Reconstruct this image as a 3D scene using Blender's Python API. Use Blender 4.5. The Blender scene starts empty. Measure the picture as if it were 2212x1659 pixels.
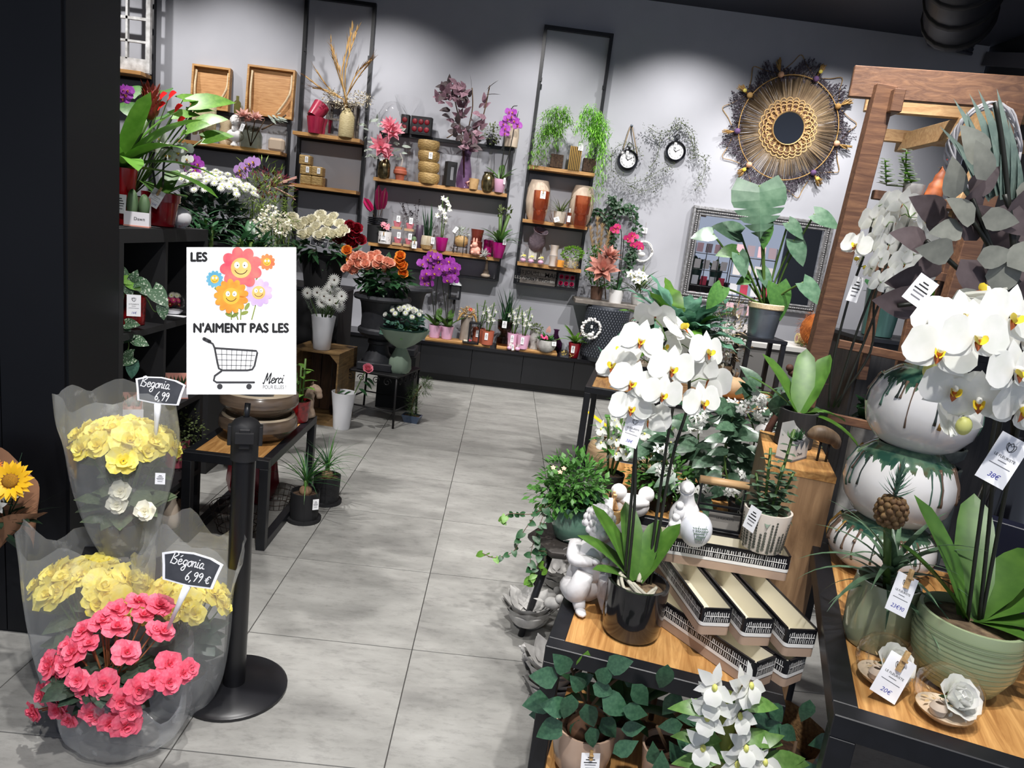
import bpy, math, random
from mathutils import Matrix, Vector as V
from math import sin, cos, pi, sqrt
S = bpy.context.scene
COL = S.collection
R = random.Random(7)
U = R.uniform

# ------------------------------------------------------------------ camera
FPX, YAW, PITCH, ROLL, CAMH = 1523.0, 0.0284, 0.2078, 0.1245, 1.53
FW = V((sin(YAW)*cos(PITCH), cos(YAW)*cos(PITCH), -sin(PITCH)))
_r = V((cos(YAW), -sin(YAW), 0)); _u = _r.cross(FW)
RT = _r*cos(ROLL)+_u*sin(ROLL); UP = _u*cos(ROLL)-_r*sin(ROLL)
CAM = V((0, 0, CAMH))
cd = bpy.data.cameras.new('camera'); co = bpy.data.objects.new('camera', cd); COL.objects.link(co)
co.matrix_world = Matrix(((RT.x, UP.x, -FW.x, CAM.x), (RT.y, UP.y, -FW.y, CAM.y), (RT.z, UP.z, -FW.z, CAM.z), (0, 0, 0, 1)))
cd.sensor_fit = 'HORIZONTAL'; cd.sensor_width = 36; cd.lens = FPX*36/2212; cd.clip_start = .05
S.camera = co
# ------------------------------------------------------------------ exposure, world, lights
vs = S.view_settings; vs.view_transform = 'Standard'; vs.look = 'None'; vs.gamma = 1; vs.use_curve_mapping = False
vs.exposure = 0.0
w = bpy.data.worlds.new('world'); S.world = w; w.use_nodes = True
w.node_tree.nodes['Background'].inputs[0].default_value = (.72, .8, 1, 1)
w.node_tree.nodes['Background'].inputs[1].default_value = .6

def spot(pos, target, power, angle=60, blend=.35, size=.04, color=(1, .975, .95)):
    l = bpy.data.lights.new('track_and_fill_spot', 'SPOT'); l.energy = power; l.spot_size = math.radians(angle)
    l.spot_blend = blend; l.shadow_soft_size = size; l.color = color
    o = bpy.data.objects.new('track_and_fill_spot', l); COL.objects.link(o); o.location = pos
    o.rotation_euler = (V(target)-V(pos)).to_track_quat('-Z', 'Y').to_euler()
    return o
# track spotlights under the ceiling: a row close to the back wall, a row over the aisle and tables, plus an added fill
for x, p, an in ((-3.9, 120, 106), (-2.75, 108, 106), (-1.25, 118, 98), (.25, 130, 98), (1.6, 165, 102), (3.0, 200, 104)):
    spot((x-.2, 6.3, 3.72), (x, 7.3, 1.6), p, an, .9)
for a, b, p, an in (((-1.6, 3.5, 3.6), (-1.1, 5.0, .7), 320, 58), ((-.6, 2.0, 3.6), (-.6, 2.9, 0), 300, 60), ((-.3, 4.3, 3.6), (-.3, 6.6, .6), 260, 60),
                    ((.75, .7, 3.6), (.6, 1.9, .6), 260, 52), ((1.0, 2.3, 3.6), (1.15, 3.6, .7), 420, 56), ((1.8, 3.4, 3.6), (1.7, 5.2, .9), 420, 60),
                    ((.1, .2, 3.6), (-.2, 1.5, 0), 310, 60), ((-2.2, 2.9, 3.6), (-1.7, 3.1, 1.5), 380, 58), ((1.7, .5, 3.6), (1.25, 1.5, 1.0), 75, 52),
                    ((.3, -.6, 3.5), (-.7, 2.0, .75), 260, 40), ((.6, 4.6, 3.6), (.2, 7.0, 1.2), 200, 60), ((-1.6, 4.4, 3.6), (-1.9, 6.9, 1.9), 120, 60),  # first entry: fill spot added behind the camera to brighten notice and begonias
                    ((1.2, 1.5, 3.6), (1.45, 2.6, 1.5), 210, 46), ((2.4, 4.6, 3.6), (2.6, 7.0, 1.8), 260, 60)):
    spot(a, b, p, an, .6)

# ------------------------------------------------------------------ pixel helpers (frame 2212 x 1659)
def ray(px, py): return FW+RT*((px-1106)/FPX)-UP*((py-829.5)/FPX)
def at(px, py, y):                     # point of the picture at room depth y
    v = ray(px, py); return CAM+v*(y/v.y)
def atz(px, py, z):                    # point of the picture at height z
    v = ray(px, py); return CAM+v*((z-CAMH)/v.z)
def on(px, y, z):                      # point at depth y and height z under picture column px
    a = RT*FPX-FW*(px-1106); k = a.y*y+a.z*(z-CAMH); return V((-k/a.x, y, z))
def mpp(y): return y*1.0/FPX*.985      # metres per pixel at depth y
# ------------------------------------------------------------------ materials
def lin(c): return tuple(((x/255)/12.92 if x/255 <= .04045 else ((x/255+.055)/1.055)**2.4) for x in c)+(1,)
MATS = {}
def nodes(name):
    m = bpy.data.materials.new(name); m.use_nodes = True; nt = m.node_tree
    return m, nt, nt.nodes['Principled BSDF'], nt.nodes['Material Output']
def tex(nt, kind, scale, stretch=None, **kw):
    tc = nt.nodes.new('ShaderNodeTexCoord'); mp = nt.nodes.new('ShaderNodeMapping'); n = nt.nodes.new(kind)
    nt.links.new(tc.outputs['Object'], mp.inputs[0]); nt.links.new(mp.outputs[0], n.inputs[0])
    if stretch: mp.inputs['Scale'].default_value = stretch
    n.inputs['Scale'].default_value = scale
    for k, v in kw.items(): n.inputs[k].default_value = v
    return n
def ramp(nt, src, stops):
    r = nt.nodes.new('ShaderNodeValToRGB'); e = r.color_ramp.elements
    while len(e) < len(stops): e.new(.5)
    for i, (p, c) in enumerate(stops): e[i].position = p; e[i].color = c if len(c) == 4 else lin(c)
    nt.links.new(src, r.inputs[0]); return r
def bump(nt, b, src, strength, dist=.01):
    n = nt.nodes.new('ShaderNodeBump'); n.inputs['Strength'].default_value = strength; n.inputs['Distance'].default_value = dist
    nt.links.new(src, n.inputs['Height']); nt.links.new(n.outputs[0], b.inputs['Normal'])
def mk(name, c, rough=.5, metal=0, c2=None, scale=12, stretch=None, bmp=0, coat=0, transl=0, rnd=0, spec=.5, lo=.3, hi=.7, alpha=1, sub=0, detail=3):
    if name in MATS: return MATS[name]
    m, nt, b, out = nodes(name); MATS[name] = m
    b.inputs['Base Color'].default_value = lin(c); b.inputs['Roughness'].default_value = rough; b.inputs['Metallic'].default_value = metal
    b.inputs['Coat Weight'].default_value = coat; b.inputs['Coat Roughness'].default_value = .08; b.inputs['Specular IOR Level'].default_value = spec
    colsock = None
    if c2 or bmp:
        n = tex(nt, 'ShaderNodeTexNoise', scale, stretch, Detail=detail)
        if c2:
            r = ramp(nt, n.outputs[0], [(lo, c), (hi, c2)]); colsock = r.outputs[0]
        if bmp: bump(nt, b, n.outputs[0], bmp)
    if rnd:
        oi = nt.nodes.new('ShaderNodeObjectInfo'); hs = nt.nodes.new('ShaderNodeHueSaturation')
        mr = nt.nodes.new('ShaderNodeMapRange'); mr.inputs[3].default_value = 1-rnd; mr.inputs[4].default_value = 1+rnd
        nt.links.new(oi.outputs['Random'], mr.inputs[0]); nt.links.new(mr.outputs[0], hs.inputs['Value'])
        if colsock: nt.links.new(colsock, hs.inputs['Color'])
        else: hs.inputs['Color'].default_value = lin(c)
        colsock = hs.outputs[0]
    if colsock: nt.links.new(colsock, b.inputs['Base Color'])
    if transl:
        t = nt.nodes.new('ShaderNodeBsdfTranslucent'); mx = nt.nodes.new('ShaderNodeMixShader'); mx.inputs[0].default_value = transl
        if colsock: nt.links.new(colsock, t.inputs[0])
        else: t.inputs[0].default_value = lin(c)
        nt.links.new(b.outputs[0], mx.inputs[1]); nt.links.new(t.outputs[0], mx.inputs[2]); nt.links.new(mx.outputs[0], out.inputs[0])
    return m
def glass(name, tint=(255, 255, 255), rough=.02, refl=1.0, haze=0, hazec=(235, 238, 240)):
    if name in MATS: return MATS[name]
    m, nt, b, out = nodes(name); MATS[name] = m; nt.nodes.remove(b)
    t = nt.nodes.new('ShaderNodeBsdfTransparent'); t.inputs[0].default_value = tuple(c**.55 for c in lin(tint))
    g = nt.nodes.new('ShaderNodeBsdfGlossy'); g.inputs['Roughness'].default_value = rough
    lw = nt.nodes.new('ShaderNodeLayerWeight'); lw.inputs[0].default_value = .25
    ml = nt.nodes.new('ShaderNodeMath'); ml.operation = 'MULTIPLY_ADD'; ml.inputs[1].default_value = .75*refl; ml.inputs[2].default_value = .04
    nt.links.new(lw.outputs['Facing'], ml.inputs[0])
    pw = nt.nodes.new('ShaderNodeMath'); pw.operation = 'POWER'; pw.inputs[1].default_value = 1.4
    nt.links.new(ml.outputs[0], pw.inputs[0])
    mx = nt.nodes.new('ShaderNodeMixShader'); nt.links.new(pw.outputs[0], mx.inputs[0]); nt.links.new(t.outputs[0], mx.inputs[1]); nt.links.new(g.outputs[0], mx.inputs[2])
    last = mx
    if haze:
        d = nt.nodes.new('ShaderNodeBsdfDiffuse'); d.inputs[0].default_value = lin(hazec); tr = nt.nodes.new('ShaderNodeBsdfTranslucent'); tr.inputs[0].default_value = lin(hazec)
        ms = nt.nodes.new('ShaderNodeMixShader'); ms.inputs[0].default_value = .45; nt.links.new(d.outputs[0], ms.inputs[1]); nt.links.new(tr.outputs[0], ms.inputs[2])
        n = tex(nt, 'ShaderNodeTexNoise', 14, None, Detail=5); r = nt.nodes.new('ShaderNodeMapRange')
        r.inputs[1].default_value = .6; r.inputs[2].default_value = .75; r.inputs[3].default_value = haze*.6; r.inputs[4].default_value = min(1, haze*1.5)
        nt.links.new(n.outputs[0], r.inputs[0])
        m2 = nt.nodes.new('ShaderNodeMixShader'); nt.links.new(r.outputs[0], m2.inputs[0]); nt.links.new(mx.outputs[0], m2.inputs[1]); nt.links.new(ms.outputs[0], m2.inputs[2])
        last = m2
    nt.links.new(last.outputs[0], out.inputs[0]); return m
def wood(name, c1, c2, stretch=(1, 12, 12), scale=2.2, rough=.5, bmp=.12):
    if name in MATS: return MATS[name]
    m, nt, b, out = nodes(name); MATS[name] = m
    n = tex(nt, 'ShaderNodeTexNoise', scale, stretch, Detail=6, Distortion=1.6, Roughness=.62)
    r = ramp(nt, n.outputs[0], [(.32, c1), (.5, tuple((a+b_)/2 for a, b_ in zip(c1, c2))), (.68, c2)])
    nt.links.new(r.outputs[0], b.inputs['Base Color']); b.inputs['Roughness'].default_value = rough
    bump(nt, b, n.outputs[0], bmp); return m
def leafm(name, c1, c2, rough=.42, transl=.18, scale=9, rnd=.18, coat=0):
    return mk(name, c1, rough, 0, c2, scale, (1, 1, 1), 0, coat, transl, rnd)

# ------------------------------------------------------------------ mesh builder
def shape_w(s, t):
    if s == 'lance': return sin(pi*t**.8)
    if s == 'ovate': return sin(pi*t**.62)**.9
    if s == 'obov': return sin(pi*t**1.45)**.8
    if s == 'strap': return min(1, .55+t*1.6)*(max(0, 1-t**5))**.5
    if s == 'blade': return min(1, .7+t*2)*(1-t**1.6)
    if s == 'round': return sqrt(max(0, 1-(2*t-1)**2))
    if s == 'heart': return sin(pi*(t*.93+.07)**.55)**.8
    if s == 'petal': return sqrt(max(0, sin(pi*(t*.9+.02)**1.1)))
    return sin(pi*t)
def frame(p, d, up=(0, 0, 1)):
    y = V(d).normalized(); z = V(up); z = z-y*z.dot(y)
    if z.length < 1e-4: z = V((1, 0, 0))-y*y.x
    z.normalize(); x = y.cross(z)
    return Matrix(((x.x, y.x, z.x, p[0]), (x.y, y.y, z.y, p[1]), (x.z, y.z, z.z, p[2]), (0, 0, 0, 1)))
def bez(a, b, c, d, n=10):
    a, b, c, d = V(a), V(b), V(c), V(d)
    return [a*(1-t)**3+b*3*t*(1-t)**2+c*3*t*t*(1-t)+d*t**3 for t in (i/n for i in range(n+1))]
def spl(pts, n=5):                      # smooth curve through points
    P = [V(p) for p in pts]; P = [P[0]*2-P[1]]+P+[P[-1]*2-P[-2]]; o = []
    for i in range(1, len(P)-2):
        for j in range(n):
            t = j/n; a, b, c, d = P[i-1:i+3]
            o.append(.5*((2*b)+(c-a)*t+(2*a-5*b+4*c-d)*t*t+(3*b-a-3*c+d)*t**3))
    return o+[P[-2]]
_txt = {}
def textgeo(s, size, bold=0, shear=0):
    k = (s, size, bold, shear)
    if k in _txt: return _txt[k]
    c = bpy.data.curves.new('t', 'FONT'); c.body = s; c.size = size; c.offset = bold*size; c.shear = shear; c.align_x = 'CENTER'; c.align_y = 'CENTER'; c.resolution_u = 3
    o = bpy.data.objects.new('t', c); COL.objects.link(o); dg = bpy.context.evaluated_depsgraph_get(); dg.update()
    me = bpy.data.meshes.new_from_object(o.evaluated_get(dg))
    r = ([v.co.copy() for v in me.vertices], [tuple(p.vertices) for p in me.polygons])
    bpy.data.objects.remove(o); bpy.data.curves.remove(c); bpy.data.meshes.remove(me); _txt[k] = r; return r
class M:
    def __init__(s, mat=None): s.v = []; s.f = []; s.mi = []; s.sm = []; s.mats = []; s.T = Matrix(); s.c = 0; s.mat(mat) if mat else None
    def mat(s, m):
        if m not in s.mats: s.mats.append(m)
        s.c = s.mats.index(m); return s
    def at(s, T): s.T = T if isinstance(T, Matrix) else Matrix.Translation(T); return s
    def add(s, vs, fs, sm=True):
        k = len(s.v); T = s.T; s.v += [T @ V(p) for p in vs]; s.f += [tuple(i+k for i in f) for f in fs]
        s.mi += [s.c]*len(fs); s.sm += [sm]*len(fs); return s
    def box(s, c, d, bev=0):
        x, y, z = c; a, b, h = d[0]/2, d[1]/2, d[2]/2
        if not bev:
            vs = [(x+i*a, y+j*b, z+k*h) for k in (-1, 1) for j in (-1, 1) for i in (-1, 1)]
            return s.add(vs, [(0, 2, 3, 1), (4, 5, 7, 6), (0, 1, 5, 4), (2, 6, 7, 3), (0, 4, 6, 2), (1, 3, 7, 5)], False)
        e = bev; L = []
        for zz, q in ((-h, e), (-h+e, 0), (h-e, 0), (h, e)):
            L += [(x+p[0], y+p[1], z+zz) for p in ((-a+q+e*(q == 0), -b+q), (a-q-e*(q == 0), -b+q), (a-q, -b+q+e*(q == 0)), (a-q, b-q-e*(q == 0)), (a-q-e*(q == 0), b-q), (-a+q+e*(q == 0), b-q), (-a+q, b-q-e*(q == 0)), (-a+q, -b+q+e*(q == 0)))]
        fs = [tuple(range(7, -1, -1)), tuple(range(24, 32))]
        for r in range(3): fs += [(r*8+i, r*8+(i+1) % 8, r*8+8+(i+1) % 8, r*8+8+i) for i in range(8)]
        return s.add(L, fs, False)
    def lathe(s, prof, seg=20, c=(0, 0, 0), fn=None, sx=1, sy=1):
        rows = []; vs = []; fs = []
        def ring(r, z):
            k = len(vs)
            for i in range(seg):
                a = 2*pi*i/seg; q = fn(a, z, r) if fn else r
                vs.append((c[0]+q*cos(a)*sx, c[1]+q*sin(a)*sy, c[2]+z))
            return k
        for j in range(len(prof)-1):
            (r0, z0), (r1, z1) = prof[j], prof[j+1]
            split = True
            if j:
                p = V((prof[j][0]-prof[j-1][0], prof[j][1]-prof[j-1][1])); q = V((r1-r0, z1-z0))
                split = p.length < 1e-9 or q.length < 1e-9 or p.angle(q) > .75
            a = ring(r0, z0) if split else rows[-1]
            b = ring(r1, z1); rows += [b]
            fs += [(a+i, a+(i+1) % seg, b+(i+1) % seg, b+i) for i in range(seg)]
        return s.add(vs, fs)
    def tube(s, pts, r, seg=6, cap=True):
        P = [V(p) for p in pts]; n = len(P); rr = r if isinstance(r, (list, tuple)) else [r]*n
        vs = []; fs = []; t = (P[1]-P[0]).normalized(); u = t.orthogonal().normalized()
        for i in range(n):
            d = (P[min(i+1, n-1)]-P[max(i-1, 0)])
            if d.length > 1e-9: t = d.normalized()
            u = (u-t*u.dot(t)); u = u.normalized() if u.length > 1e-6 else t.orthogonal().normalized(); w_ = t.cross(u)
            ri = rr[i] if i < len(rr) else rr[-1]
            vs += [P[i]+(u*cos(2*pi*k/seg)+w_*sin(2*pi*k/seg))*ri for k in range(seg)]
        for i in range(n-1): fs += [(i*seg+k, i*seg+(k+1) % seg, (i+1)*seg+(k+1) % seg, (i+1)*seg+k) for k in range(seg)]
        if cap: fs += [tuple(range(seg-1, -1, -1)), tuple(range((n-1)*seg, n*seg))]
        return s.add(vs, fs)
    def ball(s, c, r, seg=12, rings=8, fn=None):
        r = r if isinstance(r, (tuple, list)) else (r, r, r); vs = []; fs = []
        for j in range(rings+1):
            b = pi*j/rings
            for i in range(seg):
                a = 2*pi*i/seg; k = fn(a, b) if fn else 1
                vs.append((c[0]+r[0]*k*sin(b)*cos(a), c[1]+r[1]*k*sin(b)*sin(a), c[2]-r[2]*k*cos(b)))
        for j in range(rings): fs += [(j*seg+i, j*seg+(i+1) % seg, (j+1)*seg+(i+1) % seg, (j+1)*seg+i) for i in range(seg)]
        return s.add(vs, fs)
    def leaf(s, T, L, W, shape='lance', bend=.4, fold=.15, n=5, ruf=0, notch=0, cup=0):
        vs = []; fs = []
        for i in range(n+1):
            t = i/n; a = bend*t
            y, z = (sin(a)/bend, -(1-cos(a))/bend) if abs(bend) > 1e-3 else (t, 0)
            w_ = max(.004, shape_w(shape, t))*W/2; rz = ruf*sin(i*2.4+.7)
            lobe = -.22*W/L*(1-t*3) if shape == 'heart' and t < .34 else 0
            for k in (-1, 0, 1):
                q = abs(k); nz = fold*w_*q+rz*w_*(1 if k > 0 else -.8)*q+cup*w_*q
                vs.append(T @ V((k*w_, (y+lobe*q)*L+sin(a)*nz, z*L+cos(a)*nz)))
        for i in range(n):
            for k in (0, 1): fs.append((i*3+k, i*3+k+1, i*3+k+4, i*3+k+3))
        return s.add(vs, fs)
    def quad(s, a, b, c, d): return s.add([a, b, c, d], [(0, 1, 2, 3)], False)
    def text(s, T, body, size, bold=0, shear=0, sx=1):
        vs, fs = textgeo(body, size, bold, shear); return s.add([T @ V((p.x*sx, p.y, 0)) for p in vs], fs, False)
    def mesh(s, name):
        me = bpy.data.meshes.new(name); me.from_pydata(s.v, [], s.f)
        for m in s.mats: me.materials.append(m)
        me.polygons.foreach_set('material_index', s.mi); me.polygons.foreach_set('use_smooth', s.sm); me.update(); return me
    def ob(s, name, parent=None, kind=None, label=None):
        return ob(name, s.mesh(name), parent, None, kind, label)
def ob(name, me, parent=None, T=None, kind=None, label=None):
    o = bpy.data.objects.new(name, me); COL.objects.link(o)
    if parent: o.parent = parent
    if T: o.matrix_local = T
    if kind: o['kind'] = kind
    if label: o['label'] = label
    return o
def E(name, label, cat, loc=(0, 0, 0), group=None, rz=0):
    o = bpy.data.objects.new(name, None); COL.objects.link(o); o.location = loc; o.rotation_euler = (0, 0, rz); o.empty_display_size = .05
    o['label'] = label; o['category'] = cat
    if group: o['group'] = group
    return o
def tagit(o, label, cat, group=None, loc=None):
    o['label'] = label; o['category'] = cat
    if group: o['group'] = group
    if loc is not None: o.location = loc
    return o
def struct(name, mb):
    o = mb.ob(name); o['kind'] = 'structure'; return o
# shared leaf / flower meshes -------------------------------------------------
_lc = {}
def leafobj(parent, p, d, L, mat, wr=.35, shape='lance', bend=.5, fold=.15, up=(0, 0, 1), name='leaf', n=5, ruf=0, cup=0):
    bend = round(bend*5)/5; wr = round(wr*25)/25
    k = (mat.name, wr, shape, bend, fold, n, ruf, cup)
    if k not in _lc:
        mb = M(mat); mb.leaf(Matrix(), 1, wr, shape, bend, fold, n, ruf, 0, cup); _lc[k] = mb.mesh(name)
    return ob(name, _lc[k], parent, frame(p, d, up) @ Matrix.Scale(L, 4))
def dirv(az, el): return V((cos(az)*cos(el), sin(az)*cos(el), sin(el)))
# ------------------------------------------------------------------ palette
BLK = mk('black_metal', (17, 18, 22), .42, 0, (23, 24, 29), 30)
BLKG = mk('black_gloss', (14, 14, 18), .16, coat=.3)
BLKM = mk('black_matte', (17, 17, 20), .7)
OAK = wood('oak', (150, 104, 55), (205, 160, 100), (1.2, 14, 14), 2.5)
OAKY = wood('oak_lengthwise', (150, 102, 52), (208, 160, 98), (14, 1.2, 14), 2.5)
PEDW = wood('pedestal_wood', (128, 98, 70), (172, 138, 102), (12, 12, 1.2), 2.2)
PERG = wood('pergola_wood', (84, 56, 42), (128, 92, 66), (1.3, 14, 14), 2.6)
PERGL = wood('pergola_slat', (168, 128, 88), (206, 170, 124), (1.3, 14, 14), 2.6)
CRATE = wood('crate_wood', (92, 70, 44), (150, 120, 78), (1.2, 1.2, 12), 3)
CRATED = wood('crate_inner', (58, 40, 28), (92, 66, 44), (12, 1.2, 1.2), 3)
GREYW = wood('grey_wood', (96, 90, 84), (140, 132, 124), (1.5, 12, 12), 2.5)
WHITE = mk('white_plastic', (236, 236, 240), .35)
PAPER = mk('paper_white', (240, 240, 242), .7)
INK = mk('ink_black', (18, 18, 20), .7)
INKG = mk('ink_grey', (120, 120, 124), .7)
INKB = mk('ink_blue', (58, 62, 160), .7)
SOIL = mk('soil', (48, 34, 24), .95, 0, (84, 62, 44), 60, bmp=.6)
BARK = mk('bark_chips', (66, 50, 36), .9, 0, (128, 108, 82), 45, bmp=.6)
TERRA = mk('terracotta', (176, 94, 70), .55)
PINKP = mk('pink_pot', (226, 176, 204), .35)
MAG = mk('magenta_pot', (178, 22, 122), .28)
REDG = mk('red_glaze', (138, 12, 26), .18, 0, (112, 8, 20), 20, coat=.5)
REDS = mk('red_speckle', (140, 16, 22), .2, 0, (70, 14, 16), 55, coat=.4)
CONC = mk('concrete', (150, 148, 146), .85, 0, (198, 196, 192), 16, bmp=.3)
STONE = mk('stone_white', (214, 212, 212), .75, 0, (150, 138, 132), 14, bmp=.2, lo=.55, hi=.85)
PLAST = mk('plaster_white', (232, 230, 228), .6)
RATT = wood('rattan', (160, 124, 76), (206, 172, 118), (6, 6, 16), 5)
GOLDB = mk('woven_gold', (184, 154, 98), .5, .1, (138, 108, 62), 38, (1, 1, 3), .5)
BEIGE = mk('beige_ceramic', (206, 188, 168), .5)
BEIGEP = mk('beige_pot', (214, 182, 158), .22, coat=.4)
GREENP = mk('celadon', (112, 148, 128), .22, 0, (88, 124, 108), 8, (1, 1, 5), coat=.5)
SAGE = mk('sage_pot', (150, 164, 128), .25, coat=.4)
ZINC = mk('zinc', (150, 158, 170), .35, .8, (120, 128, 140), 6)
GOLD = mk('gold', (190, 150, 80), .3, .9)
CLEAR = glass('clear_glass')
PURG = glass('purple_glass', (172, 138, 176))
DKPG = glass('plum_glass', (92, 46, 84))
GRNG = glass('green_glass', (206, 212, 180), haze=.35, hazec=(176, 182, 146))
BRNG = glass('smoked_glass', (110, 84, 66))
AMBG = glass('amber_glass', (214, 140, 108), haze=.25, hazec=(190, 118, 88))
ROPE = wood('rope', (190, 166, 128), (226, 208, 176), (20, 20, 20), 4)
MERC = mk('mercury_glass', (150, 136, 100), .2, .8, (70, 62, 44), 22)
PLASTIC = glass('bag_film', (248, 250, 252), .16, 1.0, .34, (240, 243, 245))
SLEEVE = glass('clear_sleeve', (250, 250, 250), .1, .9, .12)
# foliage
GR1 = leafm('green_mid', (58, 104, 44), (82, 130, 58))
GR2 = leafm('green_deep', (34, 72, 42), (54, 96, 58))
GR3 = leafm('green_blue', (58, 98, 84), (86, 128, 110))
GR4 = leafm('green_bright', (82, 130, 42), (112, 156, 60))
GR5 = leafm('green_dark', (28, 50, 36), (42, 70, 50))
GRO = leafm('orchid_leaf', (54, 92, 30), (80, 118, 44), .42, .15, 5)
GRF = leafm('ficus_leaf', (48, 84, 62), (70, 108, 80), .3)
GRFERN = leafm('fern_fine', (112, 172, 56), (150, 206, 88), .5, .3)
GREYL = leafm('grey_leaf', (116, 118, 110), (140, 142, 132), .7, .12, 3)
PLUML = leafm('plum_leaf', (76, 64, 66), (94, 82, 84), .7, .12, 3)
MAUVE = leafm('mauve_leaf', (126, 92, 106), (168, 132, 144), .6)
SAGEL = leafm('sage_leaf', (150, 164, 150), (196, 204, 194), .6)
OLIVE = leafm('olive_leaf', (78, 92, 52), (112, 126, 74), .6)
STEMG = mk('stem_green', (76, 104, 44), .5)
STEMD = mk('stem_dark', (26, 28, 20), .5)
STEMB = mk('stem_brown', (92, 70, 48), .7)
DRY = mk('dried_stem', (186, 150, 92), .8, 0, (150, 112, 60), 20)
PAMP = mk('pampas', (204, 176, 132), .95, transl=.2)
# petals
WHP = mk('white_petal', (244, 243, 240), .5, 0, (232, 234, 226), 3, transl=.3)
WHC = mk('cream_petal', (252, 248, 228), .5, transl=.25)
YEL = mk('yellow_petal', (250, 232, 84), .5, 0, (252, 240, 140), 6, transl=.3)
PNK = mk('begonia_pink', (236, 84, 116), .5, 0, (248, 128, 150), 7, transl=.25)
PEACH = mk('peach_petal', (248, 178, 150), .5, 0, (252, 208, 186), 8, transl=.25)
ORNG = mk('orange_petal', (226, 70, 30), .5, 0, (250, 190, 70), 9, transl=.2)
DRED = mk('dark_red_petal', (120, 8, 26), .5, 0, (150, 18, 40), 9, transl=.15)
RED = mk('red_petal', (210, 24, 28), .4, transl=.1)
PURP = mk('purple_petal', (150, 40, 160), .5, 0, (186, 84, 196), 5, transl=.25)
LILA = mk('lilac_petal', (196, 150, 216), .5, transl=.25)
ROSEP = mk('rose_pink', (244, 176, 186), .5, 0, (236, 110, 140), 8, transl=.2)
SALM = mk('dusty_pink', (196, 142, 132), .6, 0, (222, 178, 166), 6)
COPP = mk('copper_petal', (168, 104, 92), .4, .2, (206, 150, 134), 6)
HOTP = mk('hot_pink', (228, 60, 130), .5, transl=.2)
LIPY = mk('lip_yellow', (232, 206, 60), .5)
LIPR = mk('lip_red', (176, 90, 40), .5)
CORE = mk('core_dark', (70, 50, 30), .8)
# ------------------------------------------------------------------ the room
def tile_mat():
    m, nt, b, out = nodes('floor_tile')
    tc = nt.nodes.new('ShaderNodeTexCoord'); oi = nt.nodes.new('ShaderNodeObjectInfo'); ml = nt.nodes.new('ShaderNodeMath'); ml.operation = 'MULTIPLY'; ml.inputs[1].default_value = 40
    nt.links.new(oi.outputs['Random'], ml.inputs[0])
    mp = nt.nodes.new('ShaderNodeMapping'); mp.inputs['Scale'].default_value = (1, 2.6, 1); nt.links.new(tc.outputs['Object'], mp.inputs[0])
    n = nt.nodes.new('ShaderNodeTexNoise'); n.noise_dimensions = '4D'; n.inputs['Scale'].default_value = 2.6; n.inputs['Detail'].default_value = 8; n.inputs['Roughness'].default_value = .62
    nt.links.new(mp.outputs[0], n.inputs['Vector']); nt.links.new(ml.outputs[0], n.inputs['W'])
    n2 = nt.nodes.new('ShaderNodeTexNoise'); n2.noise_dimensions = '4D'; n2.inputs['Scale'].default_value = 16; n2.inputs['Detail'].default_value = 9; n2.inputs['Roughness'].default_value = .75
    nt.links.new(mp.outputs[0], n2.inputs['Vector']); nt.links.new(ml.outputs[0], n2.inputs['W'])
    r = ramp(nt, n.outputs[0], [(.3, (116, 115, 112)), (.52, (142, 141, 137)), (.75, (160, 159, 155))])
    r2 = ramp(nt, n2.outputs[0], [(.35, (196, 196, 196)), (.5, (255, 255, 255))])
    mx = nt.nodes.new('ShaderNodeMixRGB'); mx.blend_type = 'MULTIPLY'; mx.inputs[0].default_value = .55
    nt.links.new(r.outputs[0], mx.inputs[1]); nt.links.new(r2.outputs[0], mx.inputs[2]); nt.links.new(mx.outputs[0], b.inputs['Base Color'])
    b.inputs['Roughness'].default_value = .5; bump(nt, b, n2.outputs[0], .12); return m
TILE = tile_mat(); GROUT = mk('grout', (70, 68, 66), .9)
floor = struct('floor', M(GROUT).box((0, 3.4, -.03), (11.5, 9.6, .05)))
tm = M(TILE).box((0, 0, -.003), (.596, .596, .008)).mesh('tile')
for i in range(-6, 8):
    for j in range(-5, 9):
        ob('tile', tm, floor, Matrix.Translation((-.177+.3+.6*i, 2.335+.3+.6*j, 0)))
WALL = mk('wall_paint', (176, 177, 184), .75, 0, (170, 171, 178), 3, bmp=.03)
DARKP = mk('dark_paint', (42, 45, 58), .6); DARKW = mk('dark_wall', (30, 31, 36), .55); DKGREY = mk('dark_grey_paint', (70, 70, 78), .6)
PANEL = mk('black_panel', (10, 11, 15), .5, 0, (13, 14, 18), 4, spec=.25)
struct('wall_back', M(WALL).box((-.6, 7.37, 1.925), (9.96, .1, 3.85)))
struct('ceiling', M(DARKP).box((0, 3.6, 3.9), (11.5, 9.8, .1)))
struct('wall_right', M(DARKW).box((4.45, 5.2, 1.925), (.1, 4.3, 3.85)).box((5.2, 3.0, 1.925), (1.5, .1, 3.85)))
struct('wall_far_left', M(WALL).box((-5.6, 4.9, 1.925), (.1, 4.9, 3.85)))
wl = struct('wall_left', M(PANEL).box((-3.48, 2.335, 1.925), (4.28, .29, 3.85)))
for a, b in ((-2.6, -1.76), (-1.752, -1.545), (-1.541, -1.342)): M(PANEL).box(((a+b)/2, 2.187, 1.93), (b-a, .008, 3.84)).ob('panel', wl)
M(PANEL).box((-1.337, 2.335, 1.93), (.008, .288, 3.84)).ob('panel', wl)
struct('trim_1', M(DKGREY).at(Matrix.Translation((4.36, 6.4, 3.5)) @ Matrix.Rotation(.25, 4, 'X')).box((0, 0, 0), (.08, 1.8, .12)))

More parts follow.
